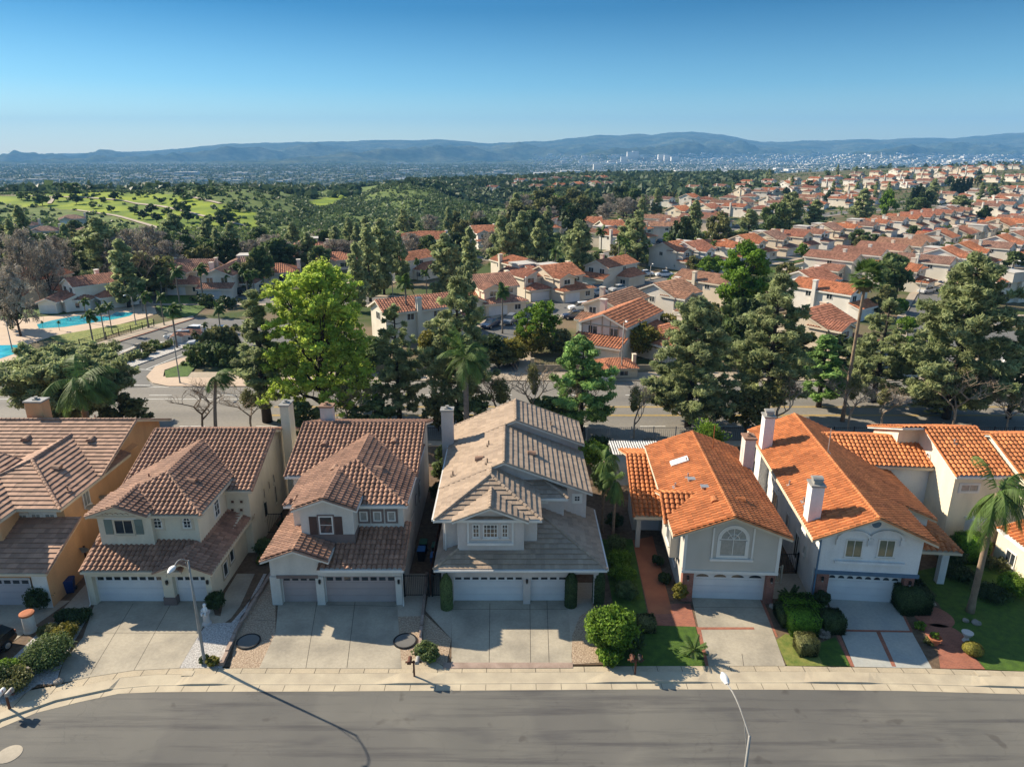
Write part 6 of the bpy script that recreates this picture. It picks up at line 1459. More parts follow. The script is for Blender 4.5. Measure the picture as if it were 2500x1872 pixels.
def bin_(x,y,body,lid,label,rz=0,name='trash_bin'):
    t=thing(name,label,'trash bin',(x,y,0),rz,'wheeled bins'); b=MB()
    b.add([(-.24,-.28,.05),(.24,-.28,.05),(.24,.24,.05),(-.24,.24,.05),(-.3,-.36,1.0),(.3,-.36,1.0),(.3,.32,1.0),(-.3,.32,1.0)],[(0,3,2,1),(0,1,5,4),(1,2,6,5),(2,3,7,6),(3,0,4,7),(4,5,6,7)]); b.box(-.3,.3,.33,.4,.92,.98).build('body',m_[body],t)
    MB().add([(-.33,-.4,1.005),(.33,-.4,1.005),(.33,.36,1.005),(-.33,.36,1.005),(-.3,-.36,1.06),(.3,-.36,1.06),(.28,.3,1.13),(-.28,.3,1.13)],[(0,3,2,1),(0,1,5,4),(1,2,6,5),(2,3,7,6),(3,0,4,7),(4,5,6,7)]).build('lid',m_[lid],t)
    for s in (-1,1):
        w=MB().lathe([(.11,-.03),(.12,0),(.11,.03)],(0,0,0),12); w.v=[(s*.29+q[2],.27+q[0],.12+q[1]) for q in w.v]; w.build('wheel',m_['bin_black'],t)
for k,u,v,bo,li,l,r in (('1',525,1485,'bin_blue','bin_blue','dark blue wheeled bin beside the peach house wall',.3),('2',1295,1255,'bin_black','bin_lid','black bin with blue lid behind the iron gate, left of the wooden fence',0),('2',1390,1300,'bin_blue','bin_lid','blue bin right of the wooden fence',0),('2',1310,1200,'bin_black','bin_green','black bin with green lid behind the blue-lidded one',0),('2',1400,1225,'bin_black','bin_green','green-lidded bin right of the wooden fence, behind the blue bin',0)):
    q=G(k,u,v); bin_(q.x,q.y,bo,li,l,r)
def fence(name,p,q,h,mat,label,step=.13,kind='iron',cat='fence',z=0,posts=2.2,group=None):
    p=Vector(p); q=Vector(q); L_=(q-p).length; d=(q-p)/L_; a=math.atan2(d.y,d.x)
    t=thing(name,label,cat,(p.x,p.y,z),a,group); b=MB()
    if kind=='iron':
        n=int(L_/step); 
        for i in range(n+1): x=L_*i/n; b.box(x-.012,x+.012,-.012,.012,.08,h)
        b.box(0,L_,-.02,.02,h-.08,h-.04).box(0,L_,-.02,.02,.12,.16)
    else:
        n=int(L_/.15); 
        for i in range(n): b.box(i*.15,i*.15+.14,-.02,.02,.03,h+random.uniform(-.03,.03))
    b.build('panel' ,m_[mat],t)
    n=max(1,int(L_/posts))
    for i in range(n+1): x=L_*i/n; MB().box(x-.05,x+.05,-.05,.05,0,h+.08).build('post',m_[mat],t)
    return t
def gp_(k,u,v): q=G(k,u,v); return (q.x,q.y)
fence('iron_gate',gp_('2',135,1060),gp_('2',280,1060),1.9,'black_metal','black iron gate between the cream house and the house with brown shutters',cat='gate')
fence('iron_gate',(-7.75,44.0),(-6.0,44.0),1.8,'black_metal','black iron gate right of the house with brown shutters, in front of the bins',cat='gate')
fence('iron_gate',(-5.75,44.0),(-5.15,44.0),1.8,'black_metal','short black gate left of the three-car garage',cat='gate')
fence('wooden_fence',(-5.9,44.2),(-5.95,61.5),1.9,'darkwood','dark red wooden fence between the house with brown shutters and the grey-roofed house',kind='wood')
fence('iron_gate',(18.9,45.6),(20.0,45.6),1.5,'creamtrim','beige iron gate right of the garage with brick piers',cat='gate')
fence('iron_gate',(20.1,47.0),(21.7,47.0),1.7,'black_metal','black arched iron gate left of the blue-white house',cat='gate')
fence('iron_gate',gp_('1',580,1290),gp_('1',645,1290),1.6,'darkwood','brown side gate beside the peach house bin',cat='gate')
for i,(x0,x1,l) in enumerate([(-60,-20,'behind the peach and cream houses'),(-19.6,-7,'behind the house with brown shutters'),(-6.6,8,'behind the grey-roofed house'),(8.3,20.6,'behind the white pergola and orange roof'),(21,33,'behind the blue-white house'),(33.4,60,'behind the bright cream house')]):
    fence('iron_fence',(x0,72.9),(x1,72.9),1.7,'grey_metal' if i==3 else 'black_metal','long iron fence along the arterial pavement '+l,step=.22)
fence('chain_fence',gp_('B1',620,915),gp_('B1',1190,755),1.4,'black_metal','dark wire fence between the pool lawn and the entry drive',step=.5,z=.05)
# satellite dishes
def dish(x,y,z,label,rz):
    t=thing('satellite_dish',label,'satellite dish',(x,y,z),rz,'satellite dishes on the peach house'); b=MB(); N_=16
    b.v.append((0,.06,0)); 
    for r,yy in ((.25,.04),(.45,-.02)):
        for k in range(N_): b.v.append((r*math.cos(6.283*k/N_),yy,r*.8*math.sin(6.283*k/N_)))
    for k in range(N_): b.f.append((0,1+k,1+(k+1)%N_)); b.f.append((1+k,1+N_+k,1+N_+(k+1)%N_,1+(k+1)%N_))
    b.v=[(q[0],q[1]*.9-q[2]*.45,q[2]*.9+q[1]*.45+.35) for q in b.v]; b.build('dish',m_['galv'],t); MB().tube([(0,.1,.35),(0,.25,0)],.03,5).build('mast',m_['grey_metal'],t); MB().tube([(0,.0,.05),(0,-.45,.25)],.015,4).build('feed_arm',m_['grey_metal'],t)
for u,v,l,X in ((605,1185,'grey satellite dish low on the peach wall above the side gate',-32.3),(680,870,'grey satellite dish in the middle beside the cream roof edge',-32.0),(770,800,'uppermost grey satellite dish on the peach wall',-32.8)):
    d=ray('1',u,v); t=X/d.x; dish(X,d.y*t,CH+d.z*t-.3,l,R(20))
# pedestals, statue, pots, boulders, covers
q=G('G1',208,385); t=thing('pillar','round white pillar with clay-coloured top beside the left driveway','pillar',(q.x,q.y,0)); MB().lathe([(.42,0),(.40,.1),(.36,.15),(.36,1.25)],(0,0,0),18).build('shaft',m_['white_stucco'],t); MB().lathe([(.40,1.25),(.45,1.3),(.45,1.42),(.3,1.46)],(0,0,0),18).build('cap',m_['terracotta'],t)
q=G('G1',1398,338); t=thing('statue','small white seated cherub statue on a pinkish pedestal beside the garage shrub','statue',(q.x,q.y,0))
MB().lathe([(.32,0),(.30,.12),(.22,.2),(.20,.75),(.30,.85),(.33,.95)],(0,0,0),12).build('pedestal',m_['pinkwhite'],t)
MB().lathe([(.02,.95),(.17,.97),(.19,1.08),(.15,1.22),(.10,1.34),(.06,1.38),(.09,1.42),(.11,1.5),(.09,1.58),(.02,1.62)],(0,0,0),12).tube([(.12,-.05,1.28),(.2,-.15,1.15),(.1,-.2,1.08)],.035,6).tube([(-.12,-.05,1.28),(-.2,-.14,1.17),(-.08,-.2,1.1)],.035,6).tube([(.08,-.1,1.02),(.12,-.32,1.0),(.12,-.34,.86)],.05,6).tube([(-.08,-.1,1.02),(-.12,-.32,1.0),(-.12,-.34,.86)],.05,6).build('figure',m_['white_paint'],t,True)
for k,u,v,l in (('G1',1678,460,'black-rimmed round cover in the tan gravel left of the taupe garage driveway'),('G2',523,457,'black-rimmed round cover in the gravel right of the taupe garage driveway')):
    q=G(k,u,v); t=thing('round_cover',l,'round cover',(q.x,q.y,0)); b=MB(); N_=28; r0,r1=.68,.78
    for r,z in ((r0,.02),(r0,.09),(r1,.09),(r1,.0)):
        for j in range(N_): b.v.append((r*math.cos(6.283*j/N_),r*math.sin(6.283*j/N_),z))
    for i in range(3):
        for j in range(N_): b.f.append((i*N_+j,(i+1)*N_+j,(i+1)*N_+(j+1)%N_,i*N_+(j+1)%N_))
    b.build('rim',m_['black_metal'],t); MB().lathe([(r0-.003,.02),(r0-.003,.07)],(0,0,0),28).build('gravel_fill',m_['street_far'],t)
q=G('G1',62,1218,z_r); o=MB().lathe([(.62,.004),(.62,.02),(.5,.026)],(0,0,0),30).build('manhole_cover',m_['concrete']); o.location=(q.x,q.y,z_r); tag(o,'large pale round manhole cover in the road at the lower left','manhole cover')
for u,v,l in ((1268,672,'pale utility lid in the pavement near the left lamp post'),):
    q=G('G1',u,v); o=MB().box(-.35,.35,-.22,.22,0,.012).build('utility_lid',m_['kerb']); o.location=(q.x,q.y,.002); tag(o,l,'utility lid')
q=G('G3',1962,597); o=MB().box(-.4,.4,-.22,.22,0,.012).build('utility_lid',m_['kerb']); o.location=(q.x,q.y,.002); tag(o,'pale utility lid in the pavement by the brick walk at the right','utility lid')
q=G('G3',1672,425); t=thing('clay_pot','wide terracotta pot beside the brick patio discs','pot',(q.x,q.y,0)); MB().lathe([(.2,0),(.33,.4),(.42,.5),(.42,.58),(.36,.58),(.3,.45)],(0,0,0),18).build('pot',m_['terracotta'],t); link('plant',shrub_mesh('plant',.3,'bright_leaf',12,30,.06,seed=9,h=.5),t).location=(0,0,.5)
q=G('G3',1862,405); t=thing('clay_urn','pinkish stone urn right of the brick patio discs','urn',(q.x,q.y,0)); MB().lathe([(.25,0),(.2,.1),(.12,.3),(.3,.55),(.36,.7),(.3,.72)],(0,0,0),16).build('urn',m_['pinkwhite'],t)
for i,(k,u,v,r,l) in enumerate([('G1',165,700,.5,'orange-brown boulder among the bushes at the lower left corner'),('G1',395,735,.28,'small grey boulder at the edge of the white gravel'),('G3',1860,285,.22,'small stone left of the palm trunk foot'),('G3',1925,300,.3,'stone right of the palm trunk foot'),('G3',700,200,.25,'grey stepping stone in the bed by the brick pier'),('G3',735,235,.25,'second stepping stone in the bed by the brick pier, nearer the kerb')]):
    q=G(k,u,v); rng=np.random.default_rng(i); bm=bmesh.new(); bmesh.ops.create_icosphere(bm,subdivisions=2,radius=r)
    for vv in bm.verts: vv.co*=1+rng.normal()*.08; vv.co.z*=.6
    me=bpy.data.meshes.new('boulder'); bm.to_mesh(me); bm.free(); me.materials.append(m_['stone']); o=link('boulder',me); o.location=(q.x,q.y,r*.3); tag(o,l,'boulder')
# pergola
t=thing('pergola','white slatted patio pergola behind the left wing of the orange-roofed house','pergola',(12.1,64.6,0)); b=MB()
for i in range(20): x=-2.3+i*.245; b.box(x,x+.11,-1.7,1.7,2.72,2.86)
b.build('slats',m_['white_paint'],t); MB().box(-2.4,2.5,-1.4,-1.25,2.55,2.715).box(-2.4,2.5,1.25,1.4,2.55,2.715).build('beam',m_['white_paint'],t)
for x,y in ((-2.2,-1.3),(2.3,-1.3),(-2.2,1.3),(2.3,1.3)): MB().box(x-.07,x+.07,y-.07,y+.07,0,2.55).build('post',m_['white_paint'],t)
# shrubs of the front gardens
def shrub(k,u,v,rad,h,leaf,label,shape='dome',n=45,per=70,size=.055,name='shrub',cat='shrub',sol=False,seed=None,off=(0,0)):
    q=G(k,u,v); sd=seed or int(u*7+v)
    me=solid_shrub(name,rad,h,leaf,int(2600*(rad*h/.5)**.9)+900,size,sd,shape) if sol else shrub_mesh(name,rad,leaf,n,per,size,1.3,sd,h,shape)
    o=link(name,me); o.location=(q.x+off[0],q.y+off[1],0); tag(o,label,cat)
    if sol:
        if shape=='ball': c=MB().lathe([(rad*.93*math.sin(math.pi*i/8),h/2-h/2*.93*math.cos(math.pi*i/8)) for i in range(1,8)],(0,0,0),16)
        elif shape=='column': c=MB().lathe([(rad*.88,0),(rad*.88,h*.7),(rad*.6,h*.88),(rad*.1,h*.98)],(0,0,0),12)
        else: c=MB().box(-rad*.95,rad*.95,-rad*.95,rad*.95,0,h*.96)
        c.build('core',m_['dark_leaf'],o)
    return o
shrub('1',300,1620,.9,1.9,'dark_leaf','dark round shrub at the corner of the peach house garage',n=60)
shrub('1',1590,1620,.75,1.5,'dark_leaf','dark rounded shrub right of the narrow white garage door',n=50)
shrub('G1',300,640,1.5,1.5,'mid_leaf','large feathery grey-green shrub beside the left driveway',n=120,per=90,off=(0,.6))
shrub('G1',440,430,.9,.9,'rust_leaf','yellow-green shrub behind the feathery grey-green one',n=50)
shrub('G1',330,410,.7,.7,'olive_leaf','small olive shrub left of the yellow-green one'); shrub('G1',530,320,.9,.7,'dark_leaf','dark low plant at the top of the left white gravel strip')
shrub('G1',450,310,.7,.7,'dark_leaf','dark leafy plant next to the left driveway edge'); shrub('G1',110,770,1.1,1.2,'olive_leaf','olive bush at the kerb in the lower left corner',n=80); shrub('G1',20,760,1.0,1.3,'dark_leaf','dark bush cut by the left edge of the picture',n=80)
shrub('G1',60,690,1.0,1.1,'bright_leaf','bright green bush near the left edge of the picture',n=70); shrub('G1',1440,610,.45,.5,'rust_leaf','small yellow-green plant at the foot of the lamp post',n=20); shrub('G1',1385,590,.35,.4,'dark_leaf','tiny dark plant left of the lamp post foot',n=16)
shrub('G2',670,570,.85,.9,'mid_leaf','blue-green bush left of the three-car driveway',n=60); shrub('G2',690,580,.5,.55,'bright_leaf','yellow-green plant in front of the blue-green bush',n=30)
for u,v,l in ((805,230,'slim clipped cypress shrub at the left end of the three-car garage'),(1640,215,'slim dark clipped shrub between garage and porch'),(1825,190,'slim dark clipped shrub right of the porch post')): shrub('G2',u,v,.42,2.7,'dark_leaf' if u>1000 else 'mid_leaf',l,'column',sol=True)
shrub('G2',1890,560,1.7,3.1,'bright_leaf','big bright green leafy shrub by the pavement right of the gravel bed',n=190,per=90,size=.08,off=(.3,.9))
shrub('G2',2030,560,1.0,1.7,'dark_leaf','dark shrub at the right side of the big bright shrub',n=70,off=(.2,.6)); shrub('G2',1900,590,.8,.9,'bright_leaf','grassy clump at the foot of the big bright shrub',n=40,size=.1)
shrub('G2',2150,370,.55,.85,'olive_leaf','small clipped olive ball left of the lawn',sol=True)
for i,(u,v,r,h_,lf,l) in enumerate([(185,1290,1.0,1.3,'bright_leaf','bright bush halfway along the brick walk'),(210,1400,1.0,1.2,'bright_leaf','bright bush in the middle of the hedge by the brick walk'),(240,1520,1.0,1.0,'mid_leaf','green bush nearest the kerb beside the brick walk'),(160,1180,.9,1.2,'mid_leaf','mid-green bush near the entry porch of the orange-roofed house'),(150,1020,.8,1.6,'dark_leaf','dark bush under the palms beside the porch'),(470,1290,.5,.9,'dark_leaf','dark plant along the wall right of the brick walk'),(520,1420,.5,.8,'dark_leaf','second dark plant along the wall nearer the garage')]): shrub('4',u,v,r,h_,lf,l,n=60)
shrub('4',625,1570,.55,1.9,'rust_leaf','reddish-tipped two-tier shrub beside the left brick pier',n=60,seed=7)
tree('queen',7.6,53.2,6.6,3.0,'slender feather palm between the grey-roofed house and the orange-roofed entry wing',rz=1,name='palm_tree'); tree('queen',8.3,51.5,5.6,3.0,'second slender palm nearer the street beside the orange-roofed entry wing',rz=3,name='palm_tree')
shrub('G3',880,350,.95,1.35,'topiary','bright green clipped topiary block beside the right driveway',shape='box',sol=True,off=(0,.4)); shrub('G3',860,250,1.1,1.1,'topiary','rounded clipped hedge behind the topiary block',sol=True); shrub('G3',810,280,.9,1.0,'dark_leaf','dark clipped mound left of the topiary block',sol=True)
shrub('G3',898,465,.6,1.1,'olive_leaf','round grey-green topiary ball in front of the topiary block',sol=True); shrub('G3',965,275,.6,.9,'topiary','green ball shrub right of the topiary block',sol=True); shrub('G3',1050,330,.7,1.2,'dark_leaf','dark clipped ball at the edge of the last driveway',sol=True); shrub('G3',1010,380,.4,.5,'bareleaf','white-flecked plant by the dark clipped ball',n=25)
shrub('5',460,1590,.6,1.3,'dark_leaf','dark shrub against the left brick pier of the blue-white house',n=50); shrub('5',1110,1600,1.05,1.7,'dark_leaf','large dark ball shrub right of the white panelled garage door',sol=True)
shrub('5',1400,1280,1.3,1.6,'dark_leaf','dark shrub beside the porch post of the blue-white house',n=80); shrub('5',1550,1240,.95,1.9,'topiary','bright green cone-like clipped shrub left of the palm',sol=True); shrub('5',1450,1190,1.0,1.4,'mid_leaf','green shrub between porch post and clipped shrub',n=60)
shrub('5',1480,1380,1.2,.9,'dark_leaf','low dark bush on the lawn left of the palm',n=60); shrub('5',1870,1500,1.2,1.6,'bright_leaf','loose bright bush near the right edge of the lawn',n=80); shrub('5',1750,1330,1.0,1.1,'olive_leaf','sparse olive bush right of the palm trunk',n=30,per=40); shrub('5',1700,1520,1.3,.8,'dark_leaf','dark ground shrub at the foot of the loose bright bush',n=50)
shrub('5',1170,720,1.2,2.3,'mid_leaf','leafy shrub against the bright cream side wall',n=60,off=(0,0)); shrub('G3',1900,480,.6,.75,'rust_leaf','yellow-green clipped box shrub at the end of the brick walk',sol=True,shape='ball'); shrub('G3',1590,330,.4,.5,'bright_leaf','light green plant beside the nearer brick disc',n=20); shrub('G3',1640,420,.4,.4,'olive_leaf','low olive plant behind the clay pot',n=16)
q=G('5',1560,1635); tree('queen',q.x,q.y,9.2,4.9,'windblown feather palm with thick ringed trunk on the lawn at the right',rz=0,name='palm_tree')
q=G('G3',228,495); t=thing('sago_palm','sago palm with spiky fronds on the lawn left of the driveway','palm',(q.x,q.y,0)); sg=palm_tpl(.45,77,30,1.0,tr_r=.16,lw=.03,ll=.13,wind=0,dr=.2); link('trunk',sg['trunk'],t); link('crown',sg['crown'],t)
q=G('G3',810,155); t=thing('spiky_plant','dark spiky agave-like plant by the side path','plant',(q.x,q.y,0)); sg=palm_tpl(.2,78,18,.9,tr_r=.1,lw=.05,ll=.1,leaf='dark_leaf',dr=.2); link('trunk',sg['trunk'],t); link('crown',sg['crown'],t)
# back garden shrubs
for i,(x,y,r,h_,lf,l) in enumerate([(-6.9,66.5,1.1,2.6,'dark_leaf','dark round bush behind the passage left of the grey-roofed house'),(-6.9,62.5,.9,2.8,'mid_leaf','tall bush at the back of the passage left of the grey-roofed house'),(-6.7,58.5,.8,2.4,'dark_leaf','dark hedge plant along the passage left of the grey-roofed house'),(8.2,66,1.6,3.4,'bright_leaf','leafy bush at the back right corner of the grey-roofed house'),(8.4,61,1.2,3.0,'dark_leaf','dark tall bush left of the pergola'),(9.2,69.5,1.2,2.2,'dark_leaf','dark bush left of the iron fence by the pergola'),(20.4,68.5,2.1,4.6,'bright_leaf','bright yellow-green bush behind the orange-roofed house chimney'),(20.2,62.5,1.1,4.0,'bright_leaf','green bush between the two orange-roofed houses'),(14.8,70.9,.9,1.2,'bareleaf','small brown bush in front of the iron fence'),(-26.5,68.5,1.3,2.6,'bright_leaf','bright bush behind the ridge of the cream house'),(-31.5,68,1.0,2.0,'bright_leaf','small bright bush behind the cream house, further left'),(-19.3,57.5,.8,1.2,'mid_leaf','low bush in the passage right of the cream house'),(-19.2,53.5,.7,1.1,'dark_leaf','low dark bush in the passage right of the cream house'),(-19.9,50.3,.9,.9,'mid_leaf','ground shrub by the entry of the cream house'),(-19.5,48.5,.5,.5,'rust_leaf','small red-tinged plant by the entry path'),(31.5,69,1.6,3,'mid_leaf','bush behind the rear wing of the blue-white house'),(-18.9,69.5,1.3,2.0,'mid_leaf','hedge behind the patio between the cream house and its neighbour')]):
    o=link('shrub',shrub_mesh('shrub',r,lf,60,60,.09,1.3,100+i,h_)); o.location=(x,y,0); tag(o,l,'shrub')
# hedges and walls beyond the arterial road
def hedge(k,pts,h,w,leaf,label,seed=1,size=.2):
    P=[G(k,*p) for p in pts]; rng=np.random.default_rng(seed); cl=[]
    for a,b_ in zip(P,P[1:]):
        n=max(2,int((b_-a).length/.5))
        for i in range(n):
            for z in np.arange(.4,h,.6): q=a.lerp(b_,(i+rng.random())/n); cl.append((q.x+rng.normal()*w*.3,q.y+rng.normal()*w*.3,z,.55))
    o=link('hedge',clumps_to_mesh('hedge',cl,26,size,1.1,m_[leaf],.9,rng)); tag(o,label,'hedge'); return o
hedge('B2',[(790,1100),(985,1095)],2.2,.8,'bright_leaf','bright clipped hedge behind the arterial pavement, right of the lime-green tree')
hedge('B3',[(1280,670),(1540,640)],2.2,1.2,'rust_leaf','yellow-green hedge behind the pink-red-roofed house, nearer row',2); hedge('B3',[(1270,760),(1500,760)],2.6,1.4,'rust_leaf','yellow-green hedge nearer the arterial road than its twin',3)
hedge('B3',[(1170,250),(1300,290),(1430,310)],1.8,.9,'mid_leaf','green hedge on the corner below the solar-roofed house',4); hedge('B1',[(1450,1050),(1620,1040),(1850,1060)],3.2,2.5,'mid_leaf','dense green hedge right of the entry drive',5,.26)
hedge('B1',[(1520,570),(1800,610)],1.6,3.0,'dark_leaf','mass of dark clipped shrubs beyond the gatehouse',6,.25); hedge('B1',[(1560,960),(1850,900)],3.5,2.5,'olive_leaf','olive-green hedge behind the dense green one by the entry drive',7,.26)
for i,(k,u,v,r,h_,lf,l) in enumerate([('B3',130,1040,3.0,4.2,'rust_leaf','yellow-green shrub left of the bare trees beyond the arterial road'),('B3',330,960,3.2,5.2,'rust_leaf','large yellow-green shrub below the feathery tree'),('B3',500,960,2.4,4.4,'olive_leaf','olive shrub right of the large yellow-green one'),('B3',1160,980,3.2,6.0,'rust_leaf','rusty-green rounded shrub beside the low red roof'),('B3',1380,1000,2.4,4.0,'olive_leaf','olive bush right of the rusty-green shrub'),('B2',1420,960,2.0,4.0,'rust_leaf','yellow-green bush behind the tall pine'),('B2',1870,1060,2.6,5.5,'dark_leaf','dark bush right of the feather palm beyond the road'),('B2',1010,1040,1.5,2,'olive_leaf','small bush beside the bright clipped hedge'),('B4',1310,740+40,1.6,2.6,'bright_leaf','bright round street tree right of the fan palm'),('B4',1240,640,1.8,3.0,'bright_leaf','bright round bush behind the right street corner'),('B4',1350,880,1.3,1.0,'bright_leaf','low bright bush by the right side street'),('B1',1700,930,2.6,4.0,'olive_leaf','olive tree-like bush right of the parked white cars'),('B1',1640,1000,2.2,3.0,'dark_leaf','dark bush behind the green corner lawn')]):
    q=G(k,u,v); o=link('shrub',shrub_mesh('shrub',r,lf,90,50,.2,1.3,300+i,h_)); o.location=(q.x,q.y,0); tag(o,l,'shrub')
for i,(p,q,l) in enumerate([((-22,99.4),(-6,99.4),'left of the side street'),((3,99.4),(52,99.4),'from the side street past the half-timbered house'),((56,99.4),(120,99.4),'at the right behind the big pines')]):
    t=thing('boundary_wall','low tan block wall with iron top along the arterial pavement '+l,'wall',(p[0],p[1],0)); L_=q[0]-p[0]
    MB().box(0,L_,-.1,.1,0,1.0).build('block_wall',m_['tanwall'],t); b=MB(); n=int(L_/.4)
    for k in range(n): b.box(k*.4,k*.4+.03,-.015,.015,1.0,1.9)
    b.box(0,L_,-.02,.02,1.86,1.9).build('railing',m_['black_metal'],t)
    for k in range(int(L_/6)+1): MB().box(k*6-.25,k*6+.25,-.25,.25,0,2.0).build('pillar',m_['tanwall'],t)
q0=G('B1',900,1040); q1=G('B1',1070,960); t=thing('entry_wall','low stone entry wall on the planted island of the entry drive','wall',(q0.x,q0.y,.16),math.atan2(q1.y-q0.y,q1.x-q0.x)); L_=(q1-q0).length
MB().box(0,L_,-.15,.15,0,1.1).build('wall_panel',m_['tanwall'],t); MB().box(-.3,.3,-.3,.3,0,1.5).build('pillar',m_['stone'],t); MB().box(L_-.3,L_+.3,-.3,.3,0,1.5).build('pillar',m_['stone'],t)
for i,(u,v) in enumerate([(1100,1000),(1150,960),(1210,930),(1270,920),(1180,900),(1120,920),(900,1065),(960,1020),(1310,900)]):
    q=G('B1',u,v); o=link('shrub',shrub_mesh('shrub',1.1,'olive_leaf' if i%2 else 'mid_leaf',20,30,.16,1.2,400+i,.8)); o.location=(q.x,q.y,.16); tag(o,f'low mound plant on the entry island, {ORD[i]} along the bed','shrub','island plants')
# mid-distance lamp posts
for u,v,vt,k,l in ((1000,1140,720,'B3','tall street lamp beside the arterial pavement in front of the half-timbered house'),(1385,600,400,'B4','street lamp at the right street corner'),(262,560,400,'B3','street lamp beside the green front lawn'),(1220,440,300,'B3','street lamp at the bend near the parked white cars'),(1545,300,180,'B3','street lamp below the solar-roofed house'),(2085,440,255,'B4','street lamp by the far right street'),(1390,1190,830,'B1','street lamp on the corner lawn by the entry drive'),(1050,740,520,'B1','lamp post beside the far pool corner'),(100,950,790,'B1','curved lamp post beside the near pool'),(1135,520,350,'B2','street lamp with yellow sign behind the brown-roofed house'),(1460,860,750,'B4','street lamp by the right side street lot')):
    q=G(k,u,v); top_=HZ(k,u,vt,q.y); lamp_post(q.x,q.y,max(5,min(11,top_.z)),-1,l,arm=1.8)
# ---------------- cars ----------------
m_['car_paint']=M('car_paint',(1,1,1),(1,1,1),rough=.25,spec=.6,fine=0,objcol=True); m_['tyre']=M('tyre',(.02,.02,.02),rough=.9,fine=0)
def loft_car(suv):
    root=thing('parked_car','','car',(0,0,-500)); L_=4.6; W_=.92
    prof=[(-2.3,.35,.62),(-2.25,.3,.85),(-1.4,.25,.98),(-.9,.25,1.0),(.9,.25,1.02),(1.7,.25,1.0 if not suv else 1.1),(2.2,.3,.95 if not suv else 1.1),(2.3,.38,.7)]
    b=MB()
    for x,z0,z1 in prof:
        tp=.9 if abs(x)>2.1 else 1
        b.v+=[(x,-W_*tp*.94,z0),(x,-W_*tp,(z0+z1)/2),(x,-W_*tp*.92,z1),(x,W_*tp*.92,z1),(x,W_*tp,(z0+z1)/2),(x,W_*tp*.94,z0)]
    for i in range(len(prof)-1):
        for k in range(6): b.f.append((i*6+k,i*6+(k+1)%6,(i+1)*6+(k+1)%6,(i+1)*6+k))
    b.f+=[tuple(range(5,-1,-1)),tuple(range(len(prof)*6-6,len(prof)*6))]; b.build('body',m_['car_paint'],root)
    xs=[(-1.05,.98),(-.35,1.5 if not suv else 1.66),(.9,1.52 if not suv else 1.7),(1.6 if not suv else 2.0,1.0 if not suv else 1.1)]
    if suv: xs=[(-1.05,.98),(-.35,1.62),(1.7,1.68),(2.15,1.08)]
    b=MB()
    for x,z in xs: w=W_*(.86 if z<1.2 else .68); b.v+=[(x,-w,z),(x,w,z)]
    n=len(xs); b.f=[(0,2,3,1),(2,4,5,3),(4,6,7,5),(0,6,4,2),(1,3,5,7)]; b.build('windows',m_['glass'],root)
    x1,z1=xs[1]; x2,z2=xs[2]; w=W_*.69
    MB().add([(x1-.03,-w,z1),(x2+.03,-w,z2),(x2+.03,w,z2),(x1-.03,w,z1),(x1+.1,-w*.9,z1+.06),(x2-.1,-w*.9,z2+.06),(x2-.1,w*.9,z2+.06),(x1+.1,w*.9,z1+.06)],[(0,1,5,4),(1,2,6,5),(2,3,7,6),(3,0,4,7),(4,5,6,7)]).build('roof_panel',m_['car_paint'],root)
    for x in (-1.45,1.42):
        for s in (-1,1):
            wl=MB().lathe([(.2,-.1),(.33,-.09),(.34,0),(.33,.09),(.2,.1)],(0,0,0),14); wl.v=[(x+q[0],s*.86+q[2],.34+q[1]) for q in wl.v]; wo=wl.build('wheel',m_['tyre'],root)
            rm=MB().lathe([(.2,0),(.19,.02)],(0,0,0),10); rm.v=[(x+q[0],s*(.965+q[2]),.34+q[1]) for q in rm.v]; rm.build('rim',m_['galv'],wo)
    for s in (-1,1): MB().box(-2.31,-2.2,s*.62-.17,s*.62+.17,.66,.8).build('headlight',m_['white_paint'],root); MB().box(2.22,2.32,s*.66-.12,s*.66+.12,.72,.92).build('tail_light',m_['brickpave'],root)
    return root
CT=[loft_car(False),loft_car(True)]
CC={'white':(.75,.75,.75),'black':(.012,.012,.014),'grey':(.16,.17,.18),'silver':(.45,.46,.47),'blue':(.02,.05,.18),'dark blue':(.015,.03,.07),'red':(.3,.03,.02)}
def car(x,y,rz,col,suv,label,z=.04):
    c=copy_tree(CT[suv]); c.location=(x,y,float(T(x,y))+z if y>72.7 else z); c.rotation_euler=(0,0,rz); c['label']=label; c['group']='cars parked in the streets and drives'
    for ch in KIDS[c]:
        if ch.name.split('.')[0] in('body','roof_panel'): ch.color=(*CC[col],1)
    return c
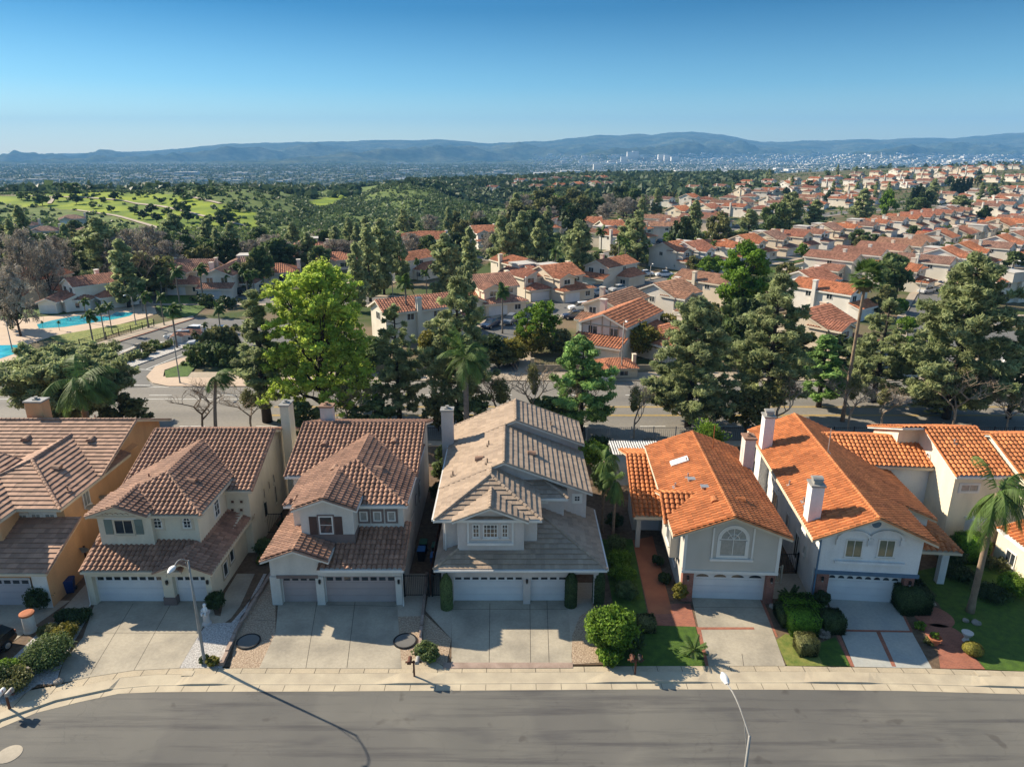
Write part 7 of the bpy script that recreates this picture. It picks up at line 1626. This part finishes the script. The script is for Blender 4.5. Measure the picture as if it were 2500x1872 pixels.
for k,u,v,rz,col,s,l in [('B3',1180,345,10,'white',0,'white sedan at the street bend, left of the other white sedan'),('B3',1330,350,10,'white',0,'white sedan at the street bend, right one of the pair'),('B3',790,465,25,'black',1,'black car on the drive of the orange-roofed corner house'),('B3',820,490,25,'silver',0,'silver car beside the black one on the corner drive'),('B3',975,462,35,'silver',0,'silver car parked at the kerb above the flat grey roof'),('B3',680,605,12,'white',1,'white SUV in the street left of the tan-roofed house'),('B3',640,670,5,'dark blue',0,'dark sedan in front of the white SUV'),('B3',145,705,70,'grey',1,'dark grey pickup-like car parked on the side street at the lawn'),('B3',1600,300,35,'white',1,'white car on the drive of the solar-roofed house'),('B3',1640,285,35,'blue',0,'blue car beside the white one on the solar-roofed house drive'),('B1',1390,830,5,'silver',1,'silver SUV at the entry gate, left of three'),('B1',1490,790,-15,'white',1,'white SUV at the entry gate, furthest back of three'),('B1',1560,880,10,'silver',1,'silver-blue SUV at the entry gate, nearest of three'),('B1',1700,790,10,'dark blue',0,'dark car parked by the gatehouse'),('B1',1610,490,0,'blue',0,'blue car in front of the cream house with white garage door'),('B1',1830,490,0,'black',1,'black car in front of the pair of cream houses'),('B1',1990,460,0,'silver',0,'silver car right of the black one on the left street'),('B1',1050,520,0,'silver',0,'silver car passing on the left street'),('B4',1460,475,30,'silver',0,'silver car at the right street corner'),('B4',1600,400,35,'dark blue',1,'dark blue car on a drive of the third long row'),('B4',1780,330,40,'blue',0,'blue car further up the right street'),('B4',2110,490,5,'silver',1,'silver van at the far right street'),('B4',2140,1010,20,'white',0,'white car partly hidden at the right edge'),('B2',1890,735,60,'dark blue',0,'dark car on the garage drive behind the tall pine'),('A4',350,1040,40,'white',0,'white car in front of the long row'),('A4',520,1030,40,'dark blue',1,'dark blue car in front of the long row, right of the white one'),('A4',290,1050,40,'black',0,'black car in front of the long row, left of the white one'),('A4',720,990,42,'silver',0,'silver car further along the long row'),('A4',1100,930,42,'grey',0,'grey car near the far end of the long row'),('A3',1710,695,30,'dark blue',0,'dark car in the street of the crest houses')]:
    q=G(k,u,v,.5); car(q.x,q.y,R(rz),col,s,l)
for i,(x_,y_,r_) in enumerate(sorted(ROWCARS,key=lambda t:t[0]/t[1])):
    cn=random.choice(list(CC)); car(x_,y_,r_,cn,i%2,f"{cn} car on a house drive, {ordn(i)} from the left among the row-house drives",.07)
_q=G('G1',-15,560); car(_q.x-.9,_q.y-.6,R(78),'black',1,'glossy black car in the left driveway, cut by the left edge')
def blue_wedge(): pass
# remove the hidden originals the copies were made from
def kill(o):
    for ch in list(KIDS.get(o,[])): kill(ch)
    bpy.data.objects.remove(o,do_unlink=True)
for o in list(TPL.values())+CT: kill(o)
# ---------------- haze ----------------
hm=bpy.data.materials.new('haze'); hm.use_nodes=True; n=hm.node_tree; n.nodes.clear(); oo=n.nodes.new('ShaderNodeOutputMaterial'); pv=n.nodes.new('ShaderNodeVolumePrincipled')
pv.inputs['Color'].default_value=(.20,.50,.92,1); pv.inputs['Density'].default_value=HAZE; pv.inputs['Anisotropy'].default_value=.0
n.links.new(pv.outputs[0],oo.inputs['Volume'])
hb=MB().box(-13500,13500,-400,12600,-64,560).build('haze',hm); tag(hb,'thin bluish haze lying over the whole valley','haze',None,'stuff')
